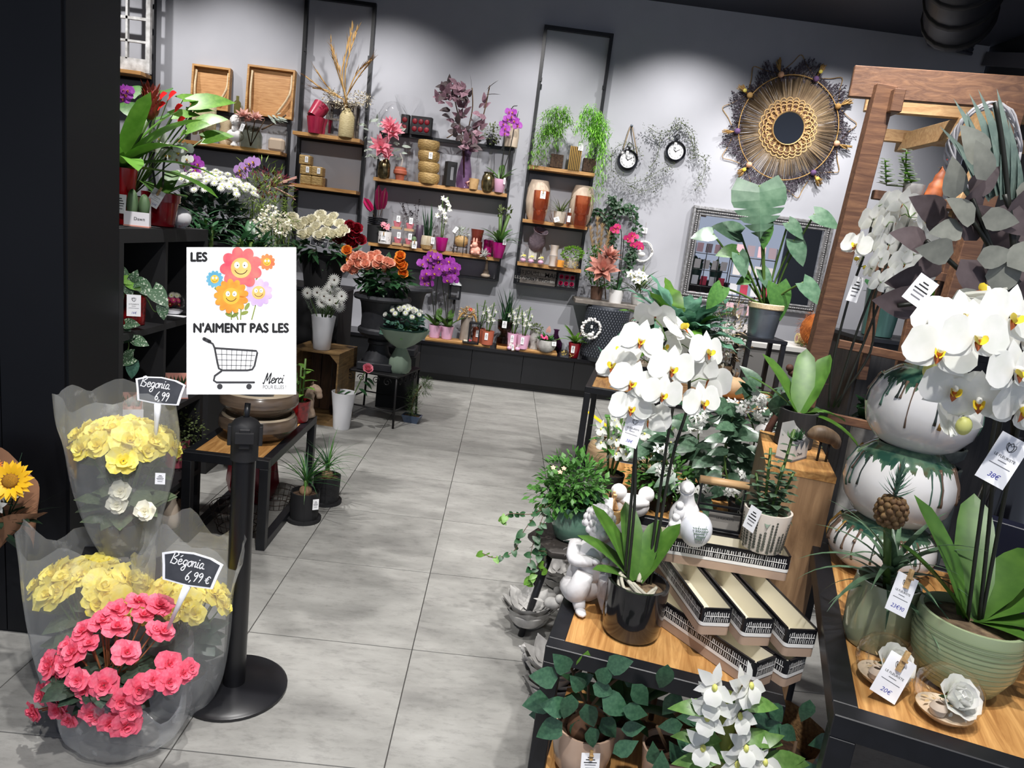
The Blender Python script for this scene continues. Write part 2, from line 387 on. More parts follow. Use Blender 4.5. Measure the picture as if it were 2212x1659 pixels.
# black bent conduits and duct under the ceiling by the right corner
cdt = E('cable_conduit', 'bundle of dark conduits bending along the wall under the ceiling', 'conduit', at(1998, 92, 7.25))
def loc(o, p): return V(p)-o.location
GCON = mk('conduit_grey', (64, 66, 76), .5)
for k in range(4):
    d = .035*k
    M(GCON).tube([loc(cdt, p) for p in spl([at(2012, -60, 6.3)+V((d, 0, 0)), at(2003, 0, 6.7)+V((d, 0, 0)), at(1996, 70, 7.2)+V((d, -.03, d*.6)), at(2001, 92, 7.24)+V((d, -.03, d*.9)), at(2014, 101, 7.25)+V((d, -.03, d)), at(2095, 118, 7.25)+V((0, -.03, d))], 5)], .016, 8).ob('conduit', cdt)
dct = E('air_duct', 'wide dark ventilation duct with rounded end under the ceiling', 'duct', at(2075, 60, 6.2))
DUCT = mk('duct_dark', (30, 32, 40), .5)
p0, p1 = at(2070, 45, 6.3), at(2110, -160, 5.2)
dd = M(DUCT).tube([loc(dct, p) for p in (p0+(p0-p1)*.08, p0+(p0-p1)*.05, p0, p1)], [.1, .2, .26, .26], 20); dd.ob('duct_body', dct)
for t in (.05, .3, .55): M(BLKM).tube([loc(dct, p0+(p1-p0)*t), loc(dct, p0+(p1-p0)*(t+.04))], .275, 20).ob('collar', dct)

# ------------------------------------------------------------------ wall shelving (steel frames, oak boards)
def bar(mb, a, b, s=.03):
    a, b = V(a), V(b); c = (a+b)/2; d = b-a
    return mb.box(c, (abs(d.x)+s, abs(d.y)+s, abs(d.z)+s))
def shelf_unit(label, x0, x1, zb, zt, shelves, lip=False):
    t = E('shelf_unit', label, 'shelf', ((x0+x1)/2, 7.28, zb), 'steel framed wall shelves')
    w_ = x1-x0
    for sx in (-1, 1):
        M(BLK).box((sx*w_/2, -.005, (zt-zb)/2), (.03, .05, zt-zb)).ob('post', t)
        M(BLK).box((sx*(w_/2-.015), -.03, (zt-zb)*.8), (.02, .02, .035)).ob('bracket', t)
    M(BLK).box((0, -.005, zt-zb-.015), (w_-.03, .05, .03)).ob('top_rail', t)
    M(BLK).box((0, -.06, .01), (w_-.03, .15, .02)).ob('bottom_ledge', t)
    for z in shelves:
        s = M(OAK).box((0, -.095, z-zb-.016), (w_, .27, .032)).ob('shelf', t)
        M(BLK).box((0, -.02, z-zb-.045), (w_-.03, .03, .025)).ob('support_bar', s)
    return t
SZ = dict(a=2.233, b=1.753, c=1.905, d=1.285, e=2.197, f=1.69, g=1.272, h=2.027)
shelf_unit('tall black wall frame with two oak shelves holding red pots and woven boxes', -2.165, -1.525, 1.045, 3.49, (SZ['a'], SZ['b']))
shelf_unit('low black wall frame with two long oak shelves of vases and orchids', -1.37, -.075, 1.045, 2.355, (SZ['c'], SZ['d']))
shelf_unit('tall black wall frame with three short oak shelves below hanging fern', .105, .74, 1.045, 3.5, (SZ['e'], SZ['f'], SZ['g']))
shelf_unit('low black wall frame holding the oak shelf with the white bust', -3.25, -2.27, 1.045, 2.345, (SZ['h'],))
shelf_unit('tall black wall frame carrying the old white window sash', -4.3, -3.6, 1.045, 3.5, (2.585,))

# low black cabinet run under the shelves
cab = E('low_cabinet', 'long low matte black cabinet with flat doors below the wall shelves', 'cabinet', (0, 7.12, 0))
CABM = mk('cabinet_black', (15, 16, 20), .45, 0, (18, 19, 23), 5)
M(CABM).box((.7, .05, .215), (5.4, .3, .29)).ob('body', cab)
M(CABM).box((.7, .02, .035), (5.4, .26, .07)).ob('plinth', cab)
M(mk('cabinet_top', (20, 20, 24), .25)).box((.7, .0, .385), (5.44, .39, .03)).ob('worktop', cab)
for k in range(-3, 7): M(CABM).box((-.235+.2565+.513*k, -.165, .225), (.508, .02, .285)).ob('door', cab)
for lab, a, b in (('oak board on the black cabinet under the purple orchids', 918, 1058), ('oak board on the black cabinet under the lilac pots', 1072, 1203)):
    A, B = on(a, 6.98, .4), on(b, 6.98, .4)
    tagit(M(OAK).box((0, 0, .0125), (B.x-A.x, .2, .025), .003).ob('display_board'), lab, 'board', 'oak display boards', ((A.x+B.x)/2, 7.07, .4))

def frame_table(name, label, x0, x1, y0, y1, z, sec=.04, low=None, rot=0, floorbar=True, extra=None, top=OAKY):
    t = E(name, label, 'table', ((x0+x1)/2, (y0+y1)/2, 0), None, rot); a, b = (x1-x0)/2, (y1-y0)/2
    M(top).box((0, 0, z-.012), (2*a-2*sec+.01, 2*b-2*sec+.01, .02)).ob('tabletop', t)
    for s in (-1, 1):
        M(BLK).box((0, s*(b-sec/2), z-sec/2), (2*a, sec, sec), .002).ob('top_rail', t)
        M(BLK).box((s*(a-sec/2), 0, z-sec/2), (sec, 2*b-2*sec, sec), .002).ob('top_rail', t)
        for q in (-1, 1): M(BLK).box((s*(a-sec/2), q*(b-sec/2), (z-sec)/2), (sec, sec, z-sec), .002).ob('leg', t)
        if floorbar: M(BLK).box((s*(a-sec/2), 0, sec/2), (sec*.98, 2*b-2*sec, sec), .002).ob('floor_bar', t)
    if low:
        M(top).box((0, 0, low-.012), (2*a-2*sec+.01, 2*b-2*sec+.01, .02)).ob('lower_shelf', t)
        for s in (-1, 1): M(BLK).box((0, s*(b-sec/2), low-sec/2), (2*a-2*sec, sec, sec)).ob('lower_rail', t)
    return t
TL = .43; TA = .5; TB = .75; TC = .68
def corner_table(name, label, cx, cy, w_, d_, z, sec, low, rot, fb=True):
    c = V((cx, cy, 0))+Matrix.Rotation(rot, 3, 'Z') @ V((w_/2, d_/2, 0))
    return frame_table(name, label, c.x-w_/2, c.x+w_/2, c.y-d_/2, c.y+d_/2, z, sec, low, rot, fb)
frame_table('low_table', 'low black steel table with oak top carrying brown bowls', -1.315, -.935, 2.965, 3.76, TL)
corner_table('display_table', 'black steel table with oak top under the black potted orchid', .218, 1.655, .6, .5, TA, .045, .1, -.25)
corner_table('plant_table', 'taller black steel table with oak top under dried flowers', .52, 3.87, 1.25, .8, TB, .035, None, -.2)
corner_table('gift_table', 'black steel table with oak top under glass bowls and pineapple', .754, 1.235, .85, 1.02, TC, .05, None, -.36)
# shelving cubes by the black wall
cub = E('cube_shelf', 'black cube shelf unit against the black wall panel', 'shelf', (-1.335, 2.85, 0))
HZ = 1.385
M(BLKM).box((-.19, 0, HZ-.025), (.38, .73, .05)).ob('top_board', cub); M(BLKM).box((-.19, 0, .025), (.38, .73, .05)).ob('bottom_board', cub)
for y in (-.35, .35): M(BLKM).box((-.19, y, HZ/2), (.38, .03, HZ-.1)).ob('side_panel', cub)
for z in (1.01, .64, .27): M(BLKM).box((-.19, 0, z-.012), (.38, .67, .024)).ob('shelf', cub)
for z0, z1 in ((1.01, 1.335), (.64, .986), (.27, .616), (.05, .246)): M(BLKM).box((-.19, -.02, (z0+z1)/2), (.38, .02, z1-z0)).ob('divider', cub)
M(BLKM).box((-.385, 0, HZ/2), (.01, .73, HZ-.02)).ob('back_panel', cub)
# ------------------------------------------------------------------ plant builders
def fframe(p, face, up=(0, 0, 1)):
    z = V(face).normalized(); y = V(up)-z*V(up).dot(z)
    if y.length < 1e-3: y = V((0, 1, 0))-z*z.y
    return frame(p, y, z)
RZ = lambda a: Matrix.Rotation(a, 4, 'Z')
RX = lambda a: Matrix.Rotation(a, 4, 'X')
TR = lambda *p: Matrix.Translation(p)
_fl = {}
def petals(mb, n, L, W, el, r0=0, z0=0, shape='petal', bend=0, off=0, fold=.1, seg=3, ruf=0, cup=0, jit=0):
    for i in range(n):
        a = 2*pi*i/n+off+(sin(i*7.1+off*3)*jit)
        mb.leaf(RZ(a) @ TR(0, r0, z0) @ RX(el), L, W, shape, bend, fold, seg, ruf, 0, cup)
def flower_mesh(kind, mat):
    k = (kind, mat.name)
    if k in _fl: return _fl[k]
    mb = M(mat); lip = None
    if kind == 'orchid':
        for a in (0, 2.15, -2.15): mb.leaf(RZ(a) @ TR(0, .03, -.02) @ RX(.12), .5, .36, 'ovate', .25, .06, 5)
        for s in (-1, 1): mb.leaf(RZ(s*1.38) @ TR(0, .02, .02) @ RX(.1), .52, .66, 'petal', .3, .05, 6, .04)
        l = M(mat); l.ball((0, .03, .1), (.05, .06, .09), 8, 5); l.mat(LIPY)
        for s in (-1, 1): l.leaf(TR(s*.03, -.02, .05) @ RZ(-s*2.0) @ RX(.9), .2, .17, 'petal', -.8, .3, 4)
        l.mat(LIPR); l.leaf(TR(0, -.02, .08) @ RZ(pi) @ RX(.35), .2, .13, 'ovate', .5, .3, 4); l.ball((0, -.03, .1), (.035, .045, .04), 6, 4); lip = l.mesh('lip')
    elif kind == 'rose':
        for j, (n, L, W, el, r0, bd) in enumerate(((3, .5, .5, 1.5, .06, -.5), (4, .56, .6, 1.3, .12, -.4), (5, .6, .66, 1.15, .17, -.2), (6, .56, .7, .95, .2, .35))):
            petals(mb, n, L, W, el, r0, .05-.04*j, 'petal', bd, j*.7, .2, 4, 0, .25)
        mb.ball((0, 0, .18), (.15, .15, .28), 7, 5); mb.mat(STEMG); petals(mb, 5, .3, .12, -.3, .05, -.02, 'lance', .4)
    elif kind == 'begonia':
        rb = random.Random(11)
        for j, (n, L, W, el, r0, bd) in enumerate(((4, .2, .24, 1.2, .03, -.2), (4, .34, .42, .85, .04, .3), (5, .58, .72, .28, .03, .5))):
            for i in range(n): mb.leaf(RZ(2*pi*i/n+j*.9+rb.uniform(-.25, .25)) @ TR(0, r0, .1-.05*j) @ RX(el+rb.uniform(-.25, .25)), L*rb.uniform(.8, 1.15), W*rb.uniform(.85, 1.15), 'petal', bd*rb.uniform(.5, 1.4), rb.uniform(-.1, .3), 4, rb.uniform(.05, .3), 0, .1)
    elif kind == 'gerbera':
        petals(mb, 20, .44, .085, .12, .06, 0, 'strap', .2, 0, .1, 2); petals(mb, 18, .34, .08, .3, .06, .01, 'strap', .3, .15, .1, 2)
        mb.mat(CORE); mb.ball((0, 0, .02), (.07, .07, .03), 10, 4)
    elif kind == 'sunflower':
        petals(mb, 18, .36, .15, .2, .16, 0, 'lance', .3, 0, .1, 3); petals(mb, 15, .34, .14, .5, .15, .01, 'lance', .3, .2, .1, 3)
        mb.mat(mk('sunflower_core', (196, 140, 20), .9, 0, (120, 80, 20), 90, bmp=.6)); mb.ball((0, 0, .03), (.18, .18, .07), 12, 4)
    elif kind == 'star':
        petals(mb, 5, .5, .34, .25, .02, 0, 'ovate', .3, 0, .1, 3, .05); mb.mat(LIPY); mb.ball((0, 0, .04), .06, 6, 4)
    elif kind == 'dendro':
        petals(mb, 3, .5, .22, .15, .02, 0, 'lance', .3, 0, .1, 4); petals(mb, 2, .5, .32, .3, .02, .02, 'ovate', .3, 1.05, .1, 4, .08); mb.leaf(TR(0, -.05, .04) @ RZ(pi) @ RX(.5), .4, .42, 'petal', .5, .2, 4, .12)
        mb.mat(mk('dendro_throat', (206, 206, 110), .5)); mb.ball((0, -.05, .07), (.07, .1, .05), 7, 4)
    elif kind == 'mum':
        petals(mb, 14, .45, .11, .15, .05, 0, 'strap', .2, 0, .1, 2); petals(mb, 10, .36, .11, .5, .04, .03, 'strap', .2, .2, .1, 2)
        mb.mat(mk('mum_core', (196, 206, 90), .7)); mb.ball((0, 0, .06), (.12, .12, .06), 8, 4)
    elif kind == 'lotus':
        for j, (n, L, W, el) in enumerate(((4, .5, .22, 1.2), (6, .6, .26, .85), (7, .62, .26, .45))): petals(mb, n, L, W, el, .04, 0, 'ovate', .2, j*.5, .2, 4)
    elif kind == 'tubeflower':                  # stephanotis: white tube with small star
        mb.lathe([(.05, 0), (.07, .1), (.05, .5), (.07, .62)], 7); petals(mb, 5, .26, .16, .1, .05, .62, 'ovate', .4, 0, .1, 3)
    _fl[k] = (mb.mesh('flower'), lip); return _fl[k]
def flower(parent, kind, p, face, size, mat, up=(0, 0, 1), name='flower'):
    me, lip = flower_mesh(kind, mat)
    o = ob(name, me, parent, fframe(p, face, up) @ Matrix.Scale(size*(.66 if kind == 'rose' else .85 if kind in ('begonia', 'lotus') else 1), 4))
    if lip: ob('lip', lip, o)
    return o
def pot(t, rt, rb, h, mat, soil=SOIL, th=.006, seg=24, prof=None, z=0, name='pot', fill=.88, c=(0, 0)):
    pr = prof or [(rb*.9, 0), (rb, .004), (rt, h)]
    pr = [(0.001, 0)]+pr; R_ = pr[-1][0]; fi = h*fill
    def rad(zz):
        for (a, b), (c_, d) in zip(pr, pr[1:]):
            if b <= zz <= d and d > b: return a+(c_-a)*(zz-b)/(d-b)
        return R_
    pr = pr+[(R_-th, h), (rad(fi)-th, fi-.004)]
    o = M(mat).lathe(pr, seg, (c[0], c[1], z)).ob(name, t)
    if soil: M(soil).lathe([(rad(fi)-th*.7, fi-.002), ((rad(fi)-th)*.6, fi+.004), (.001, fi+.006)], seg, (c[0], c[1], z)).ob('soil', t)
    return o
def bush(mb, c, r, n, L, W, shape='ovate', bend=.5, upb=.2, inner=.35, rng=R, fold=.15, seg=3):
    for _ in range(n):
        d = V((rng.gauss(0, 1), rng.gauss(0, 1), rng.gauss(0, 1))).normalized(); q = inner+(1-inner)*rng.random()**.6
        p = V(c)+V((d.x*r[0], d.y*r[1], d.z*r[2]))*q; l = L*rng.uniform(.7, 1.25)
        dd = (d+V((rng.gauss(0, .5), rng.gauss(0, .5), rng.gauss(0, .5)+upb)))
        mb.leaf(frame(p, dd, (rng.gauss(0, .4), rng.gauss(0, .4), 1)), l, W*l/L, shape, bend*rng.uniform(.4, 1.4), fold, seg)
    return mb
def tuft(mb, c, n, L, W, el=(.5, 1.4), bend=(.4, 1.4), shape='blade', r=.01, rng=R, seg=5):
    for i in range(n):
        a = rng.uniform(0, 2*pi); d = dirv(a, rng.uniform(*el)); l = L*rng.uniform(.65, 1.1)
        mb.leaf(frame(V(c)+V((cos(a), sin(a), 0))*r*rng.random(), d), l, W, shape, rng.uniform(*bend), .2, seg)
    return mb
CARD = None
def tag(t, p, face, w_=.035, h=.06, up=(0, 0, 1), price=None, pin=False, tilt=0):
    """hanging price card; near cards carry the shop's tulip mark and a price"""
    T = fframe(p, face, up) @ RZ(tilt)
    o = M(PAPER).at(T).box((0, 0, 0), (w_, h, .0008)).ob('price_tag', t)
    q = M(INKG).at(T @ TR(0, 0, .0007))
    if price is None:
        for k, (yy, ww) in enumerate(((.28, .3), (.16, .5), (.02, .7), (-.1, .6), (-.26, .5))): q.mat(INK if k < 3 else INKG); q.quad((-ww*w_/2, (yy-.025)*h, 0), (ww*w_/2, (yy-.025)*h, 0), (ww*w_/2, (yy+.025)*h, 0), (-ww*w_/2, (yy+.025)*h, 0))
    else:
        q.mat(INK); k = w_*.8
        for pl in (((-.12, .05), (-.18, .19), (-.2, .1), (-.16, -.04), (-.07, -.13), (.02, -.16), (.1, -.13), (.17, -.04), (.2, .09), (.17, .19), (.06, .14), (0, .08), (-.06, .14), (-.17, .19)),
                   ((0, .24), (-.08, .15), (-.12, .03), (-.09, -.08), (0, -.16), (.09, -.08), (.12, .03), (.08, .15), (0, .24))):
            q.tube([(x*k, y*k+.27*h, 0) for x, y in pl], w_*.01, 4, False)
        q.text(TR(0, .06*h, 0), 'LE FLEURISTE', w_*.125, .004)
        for yy, ww in ((-.03, .3), (-.12, .72)): q.mat(INKG).quad((-ww*w_/2, (yy-.008)*h, 0), (ww*w_/2, (yy-.008)*h, 0), (ww*w_/2, (yy+.008)*h, 0), (-ww*w_/2, (yy+.008)*h, 0))
        q.mat(INKB).text(TR(0, -.34*h, 0), price, w_*.24, 0, .25)
    q.ob('print', o)
    if pin:
        M(RATT).at(T @ TR(0, h*.42, .004)).box((0, 0, 0), (w_*.16, h*.5, .007)).box((0, h*.02, .004), (w_*.2, h*.05, .009)).ob('clothespin', o)
    return o
TOCAM = V((0, -1, .12))
def phal(t, base, leaves, stems, flowers, fmat=WHP, size=.09, lmat=GRO, stakes=True, buds=0):
    """moth orchid on t: leaves (azimuth, elevation, length, width ratio, bend), stems of points, flowers (point, face)"""
    for az, el, L, wr, bd in leaves: leafobj(t, V(base)+dirv(az, 0)*.008, dirv(az, el), L, lmat, wr, 'strap', bd, .22, n=7)
    for pts in stems:
        M(STEMD if stakes else STEMG).tube(pts, [.0042]*(len(pts)-1)+[.002], 6).ob('stem', t)
    for i, (p, f) in enumerate(flowers):
        o = flower(t, 'orchid', p, f, size*U(.9, 1.08), fmat, (U(-.25, .25), 0, 1))
        k = min((q for s in stems for q in s), key=lambda q: (V(q)-V(p)).length); k = V(k)
        if .005 < (k-V(p)).length < .12: M(STEMG).tube([k, (k+V(p))/2+V((0, 0, .008)), V(p)-V(f).normalized()*.006], .0017, 4).ob('flower_stalk', t)
def loc_(t, p): return V(p)-t.location
# ------------------------------------------------------------------ flat print helpers
def disc(mb, T, x, y, rx, ry, ang=0, z=0, n=20):
    mb.add([T @ V((x+rx*cos(a)*cos(ang)-ry*sin(a)*sin(ang), y+rx*cos(a)*sin(ang)+ry*sin(a)*cos(ang), z)) for a in (2*pi*i/n for i in range(n))], [tuple(range(n))], False)
def stroke(mb, T, pts, w_, z=0):
    P = [V((p[0], p[1], z)) for p in pts]; vs = []; n = len(P)
    for i in range(n):
        d = (P[min(i+1, n-1)]-P[max(i-1, 0)]); d = d.normalized() if d.length > 1e-9 else V((1, 0, 0)); q = V((-d.y, d.x, 0))*w_/2
        vs += [T @ (P[i]+q), T @ (P[i]-q)]
    mb.add(vs, [(2*i, 2*i+1, 2*i+3, 2*i+2) for i in range(n-1)], False)
    for p in (P[0], P[-1]): disc(mb, T, p.x, p.y, w_/2, w_/2, 0, z, 8)
CUR = {'B': (1.25, [[(0, 0), (.15, 2)], [(0, 1.9), (.5, 2.1), (.9, 1.7), (.3, 1.05), (1, .7), (.8, 0), (.05, .1)]]), 'e': (.8, [[(.05, .5), (.6, .65), (.5, 1), (.15, .85), (.1, .3), (.4, 0), (.85, .3)]]),
       'g': (.9, [[(.7, .9), (.3, 1), (.05, .5), (.35, .1), (.7, .5), (.72, 1), (.65, -.6), (.3, -.9), (.1, -.5), (.9, .3)]]), 'o': (.85, [[(.5, 1), (.1, .7), (.15, .15), (.5, 0), (.75, .5), (.5, 1), (.95, .8)]]),
       'n': (.9, [[(.05, 1), (.1, 0), (.15, .7), (.45, 1), (.6, .7), (.6, .1), (.85, .2)]]), 'i': (.45, [[(.1, 1), (.1, .15), (.4, .1)], [(.12, 1.4), (.16, 1.5)]]), 'a': (.95, [[(.65, .9), (.3, 1), (.05, .5), (.3, 0), (.62, .5), (.65, 1), (.65, .15), (1, .1)]]),
       '6': (.95, [[(.6, 2), (.2, 1.2), (.05, .5), (.35, 0), (.7, .4), (.4, .9), (.1, .6)]]), '9': (.95, [[(.7, 1.7), (.35, 2), (.05, 1.5), (.35, 1.1), (.7, 1.6), (.7, 1), (.45, 0)]]), ',': (.45, [[(.2, .1), (.05, -.35)]]),
       'E': (1, [[(.9, 1.4), (.5, 1.6), (.2, .8), (.5, .1), (.9, .3)], [(0, 1), (.6, 1.05)], [(0, .65), (.55, .7)]]), 'M': (1.5, [[(-.1, .1), (.1, 0), (.35, 2), (.6, .4), (1.1, 2), (1.15, 0), (1.4, .3)]]), 'r': (.65, [[(.05, .9), (.15, 0), (.2, .7), (.5, 1), (.6, .9)]]),
       'c': (.75, [[(.6, .8), (.35, 1), (.05, .5), (.3, 0), (.7, .25)]]), "'": (0, [[(-.5, 1.4), (-.25, 1.7)]])}
def script(mb, T, s, x, y, h, w_, shear=.25, sx=1):
    for ch in s:
        adv, L = CUR[ch]
        for pl in L: stroke(mb, T, [(x+(p.x+shear*p.y)*h*sx, y+p.y*h) for p in spl([(a, b, 0) for a, b in pl], 4)], w_)
        x += adv*h*sx
    return x
# ------------------------------------------------------------------ barrier post with the shop notice
pb = atz(505, 1487, 0)
st = E('barrier_post', 'black belt barrier post on a round base in front of the aisle', 'post', pb)
M(mk('base_black', (20, 20, 23), .35, 0, (26, 26, 30), 8)).lathe([(.001, 0), (.155, 0), (.165, .004), (.165, .012), (.155, .02), (.03, .026), (.001, .026)], 40).ob('base', st)
ps = M(mk('post_black', (16, 16, 19), .3)).lathe([(.001, .02), (.034, .02), (.034, .80), (.001, .80)], 24); ps.ob('tube', st)
hd = M(BLKM).lathe([(.001, .78), (.04, .78), (.04, .83), (.043, .84), (.043, .885), (.034, .90), (.015, .91), (.001, .91)], 12).ob('belt_head', st)
hc = M(BLKM)
for k in range(4): hc.at(RZ(k*pi/2+.3)).box((.043, 0, .855), (.012, .03, .06), .002)
hc.box((.052, 0, .86), (.016, .05, .03)); hc.ob('belt_clip', hd)
M(BLK).tube([(0, 0, .9), (0, .01, .95)], .009, 8).ob('sign_pin', st)
sc_ = at(521, 693, pb.y+.01); SD = (sc_-CAM).dot(FW)/FPX
sg = E('notice_board', 'white notice on the barrier post with cartoon flowers and shopping cart', 'sign', sc_)
ST = Matrix(((RT.x, UP.x, -FW.x, 0), (RT.y, UP.y, -FW.y, 0), (RT.z, UP.z, -FW.z, 0), (0, 0, 0, 1)))
M(mk('notice_white', (250, 250, 250), .6)).at(ST).box((0, 0, -.003), (236*SD, 318*SD, .006)).ob('board', sg)
L = lambda px, py: ((px-521)*SD, -(py-693)*SD)
def fit(mb, s, px, py, cap, width, bd=0, z=.0006, bold=0):
    vs, _ = textgeo(s, 1, bold); xs = [v.x for v in vs]; ys = [v.y for v in vs]; k = cap*SD/(max(ys)-min(ys)); x, y = L(px, py)
    for j, (ox, oy) in enumerate(((0, 0), (-1, 0), (1, 0), (0, 1), (0, -1)) if bd else ((0, 0),)):
        mb.text(ST @ TR(x+ox*bd*SD, y+oy*bd*SD, z+j*.00004) @ Matrix.Diagonal(((width-2*bd)*SD/(max(xs)-min(xs)), k, 1, 1)) @ TR(-(max(xs)+min(xs))/2, -(max(ys)+min(ys))/2, 0), s, 1, bold)
tx = M(INK); fit(tx, 'LES', 430, 555, 19, 37, 1.3); tx.ob('lettering', sg)
tx = M(INK); fit(tx, "N'AIMENT PAS LES", 521, 708, 20, 207, 1.3); tx.ob('lettering', sg)
tx = M(mk('ink_soft', (70, 70, 72), .7)); fit(tx, 'POUR ELLES !', 593, 836, 8, 50); tx.ob('lettering', sg)
tx = M(INK); x, y = L(569, 828); script(tx, ST @ TR(0, 0, .0006), 'Merci', x, y, 11.5*SD, 2.2*SD, .3, .9); tx.ob('lettering', sg)
ct = M(mk('cart_grey', (58, 58, 60), .6)); z1 = ST @ TR(0, 0, .0006)
def pl(pts): return [L(*p) for p in pts]
for p, w_ in (([(441, 732), (453, 738)], 8), ([(450, 737), (460, 743), (464, 752), (470, 784), (473, 796), (481, 800), (535, 800), (545, 798), (550, 790), (556, 762), (554, 758), (466, 752)], 4.2), ([(478, 802), (464, 812), (462, 822), (468, 826), (549, 826)], 4.4)): stroke(ct, z1, pl(p), w_*SD)
for k in range(1, 8): stroke(ct, z1, pl([(468+k*11, 755), (470+k*10, 799)]), 1.2*SD)
for k in range(1, 4): stroke(ct, z1, pl([(466+k*2, 753+k*12), (554-k*3, 757+k*11)]), 1.2*SD)
for x in (475, 538): disc(ct, z1, *L(x, 835), 6*SD, 6*SD)
ct.ob('cart_drawing', sg)
def cflow(px, py, r, rp, n, pm, cm, z):
    o = M(pm)
    for k in range(n): a = 2*pi*k/n+.3; x, y = L(px+cos(a)*r*.72, py+sin(a)*r*.72); disc(o, ST @ TR(0, 0, z+.00003*(k % 3)), x, y, r*.33*SD, rp*SD, -a)
    o.mat(cm); disc(o, ST @ TR(0, 0, z+.0002), *L(px, py), r*.5*SD, r*.5*SD)
    o.mat(PAPER)
    for s in (-1, 1): disc(o, ST @ TR(0, 0, z+.0003), *L(px+s*r*.2, py-r*.14), r*.13*SD, r*.16*SD)
    o.mat(INK)
    for s in (-1, 1): disc(o, ST @ TR(0, 0, z+.0004), *L(px+s*r*.17, py-r*.12), r*.035*SD, r*.035*SD, 0, 0, 8)
    stroke(o, ST @ TR(0, 0, z+.0004), pl([(px+r*.32*cos(a), py+r*.3*sin(a)) for a in (pi*.12+pi*.76*i/8 for i in range(9))]), r*.035*SD)
    o.ob('flower_drawing', sg)
PR_ = lambda n, c, c2: mk('print_'+n, c, .7, 0, c2, 26)
gs = M(PR_('stem', (110, 130, 50), (150, 160, 80)))
for a in ([(500, 690), (500, 665)], [(520, 690), (522, 640), (521, 600)], [(544, 690), (552, 660)], [(514, 690), (508, 668)], [(540, 625), (556, 600)], [(478, 620), (468, 608)]): stroke(gs, ST @ TR(0, 0, .0004), pl(a), 2.6*SD)
for x, y, a in ((534, 662, 1), (528, 676, .3), (495, 680, -.4), (508, 680, .6), (472, 623, 0)): disc(gs, ST @ TR(0, 0, .0005), *L(x, y), 9*SD, 4*SD, a)
gs.ob('stem_drawing', sg)
ORC = PR_('face', (250, 170, 90), (252, 200, 120))
cflow(577, 566, 17, 4.5, 10, PR_('orange', (232, 110, 70), (240, 150, 80)), PR_('gold', (244, 190, 60), (240, 160, 60)), .0007)
cflow(464, 603, 18, 4, 12, PR_('blue', (86, 160, 190), (130, 190, 214)), PR_('gold', (1, 1, 1), (1, 1, 1)), .0007)
cflow(559, 632, 29, 7.5, 11, PR_('violet', (190, 160, 206), (216, 196, 226)), ORC, .0008)
cflow(521, 579, 44, 12.5, 9, PR_('coral', (222, 74, 96), (238, 128, 116)), ORC, .0012)
cflow(500, 640, 36, 7.5, 13, PR_('amber', (240, 130, 40), (250, 180, 60)), PR_('gold', (1, 1, 1), (1, 1, 1)), .0017)
# ------------------------------------------------------------------ begonias in film sleeves
BEGL = leafm('begonia_leaf', (40, 56, 46), (58, 78, 62), .45, .1)
BEGY = leafm('begonia_leaf_pale', (92, 108, 82), (120, 134, 104), .5, .15)
GPOT = mk('grey_nursery_pot', (58, 60, 66), .5)
def sleeve(t, c, pts, mat, fold=.06, seed=1, nseg=44, sq=.25, spikes=.05):
    """film bag: rings of (radius x, radius y, height, dx)"""
    rg = random.Random(seed); ph = [rg.uniform(0, 6.3) for _ in range(6)]; P = spl([(p[0], p[1], p[2]) for p in pts], 4); D = spl([(p[3], 0, 0) for p in pts], 4); n = len(P); vs = []; fs = []
    for j, (rx, ry, z) in enumerate(P):
        u = j/(n-1)
        for i in range(nseg):
            a = 2*pi*i/nseg; q = 1+fold*(.35+u)*(sin(5*a+ph[0]+2*u)*.5+sin(9*a+ph[1]-3*u)*.35+sin(14*a+ph[2]+5*u)*.25)
            q *= 1+sq*u*(abs(cos(2*a))**.5*-.18+.12)
            dz = spikes*u**3*(sin(2*a+ph[3])*.6+sin(3*a+ph[4])*.6+.4*sin(7*a+ph[5]))
            vs.append((c[0]+D[j].x+rx*q*cos(a), c[1]+ry*q*sin(a), c[2]+z+dz))
    for j in range(n-1): fs += [(j*nseg+i, j*nseg+(i+1) % nseg, (j+1)*nseg+(i+1) % nseg, (j+1)*nseg+i) for i in range(nseg)]
    return M(mat).add(vs, fs).ob('film_sleeve', t)
def begonia(label, base, h, dome, nf, fm, seed, rings, lm, sz=.07, spikes=.06, lean=(0, 0), film=True, nleaf=34, group=None, bag=PLASTIC):
    rg = random.Random(seed); t = E('potted_begonia', label, 'begonia', base, group)
    pot(t, .075, .055, .11, GPOT)
    c = V((lean[0], lean[1], h)); st_ = M(STEMG)
    for i in range(nf):
        a = 2.4*i+rg.uniform(-.3, .3); u = sqrt((i+.5)/nf); d = V((cos(a)*u*dome[0], sin(a)*u*dome[1], dome[2]*sqrt(max(0, 1-u*u*.9))-dome[2]*.3))
        p = c+d; f = (V((d.x, d.y-.03, abs(d.z)+.06))).normalized()
        flower(t, 'begonia', p, f, sz*rg.uniform(.75, 1.15), fm, (rg.uniform(-1, 1), 0, 1))
        st_.tube([(0, 0, .1), V((0, 0, .1)).lerp(p, .6)+V((0, 0, .03)), p-f*.01], .003, 4)
    st_.ob('stems', t)
    for i in range(nleaf):
        a = rg.uniform(0, 6.28); u = rg.uniform(.15, .95); p = V((cos(a)*u*dome[0]*.5+lean[0]*.8, sin(a)*u*dome[1]*.5+lean[1]*.8, h*rg.uniform(.4, 1.0)-.04+.05*(1-u)))
        leafobj(t, p, dirv(a, rg.uniform(-.3, .5)), rg.uniform(.06, .095), lm, .84, 'heart', .6, -.12, (cos(a)*.4, sin(a)*.4-.2, 1), ruf=.08)
    if film: sleeve(t, (0, 0, 0), rings, bag, .07, seed, spikes=spikes)
    return t
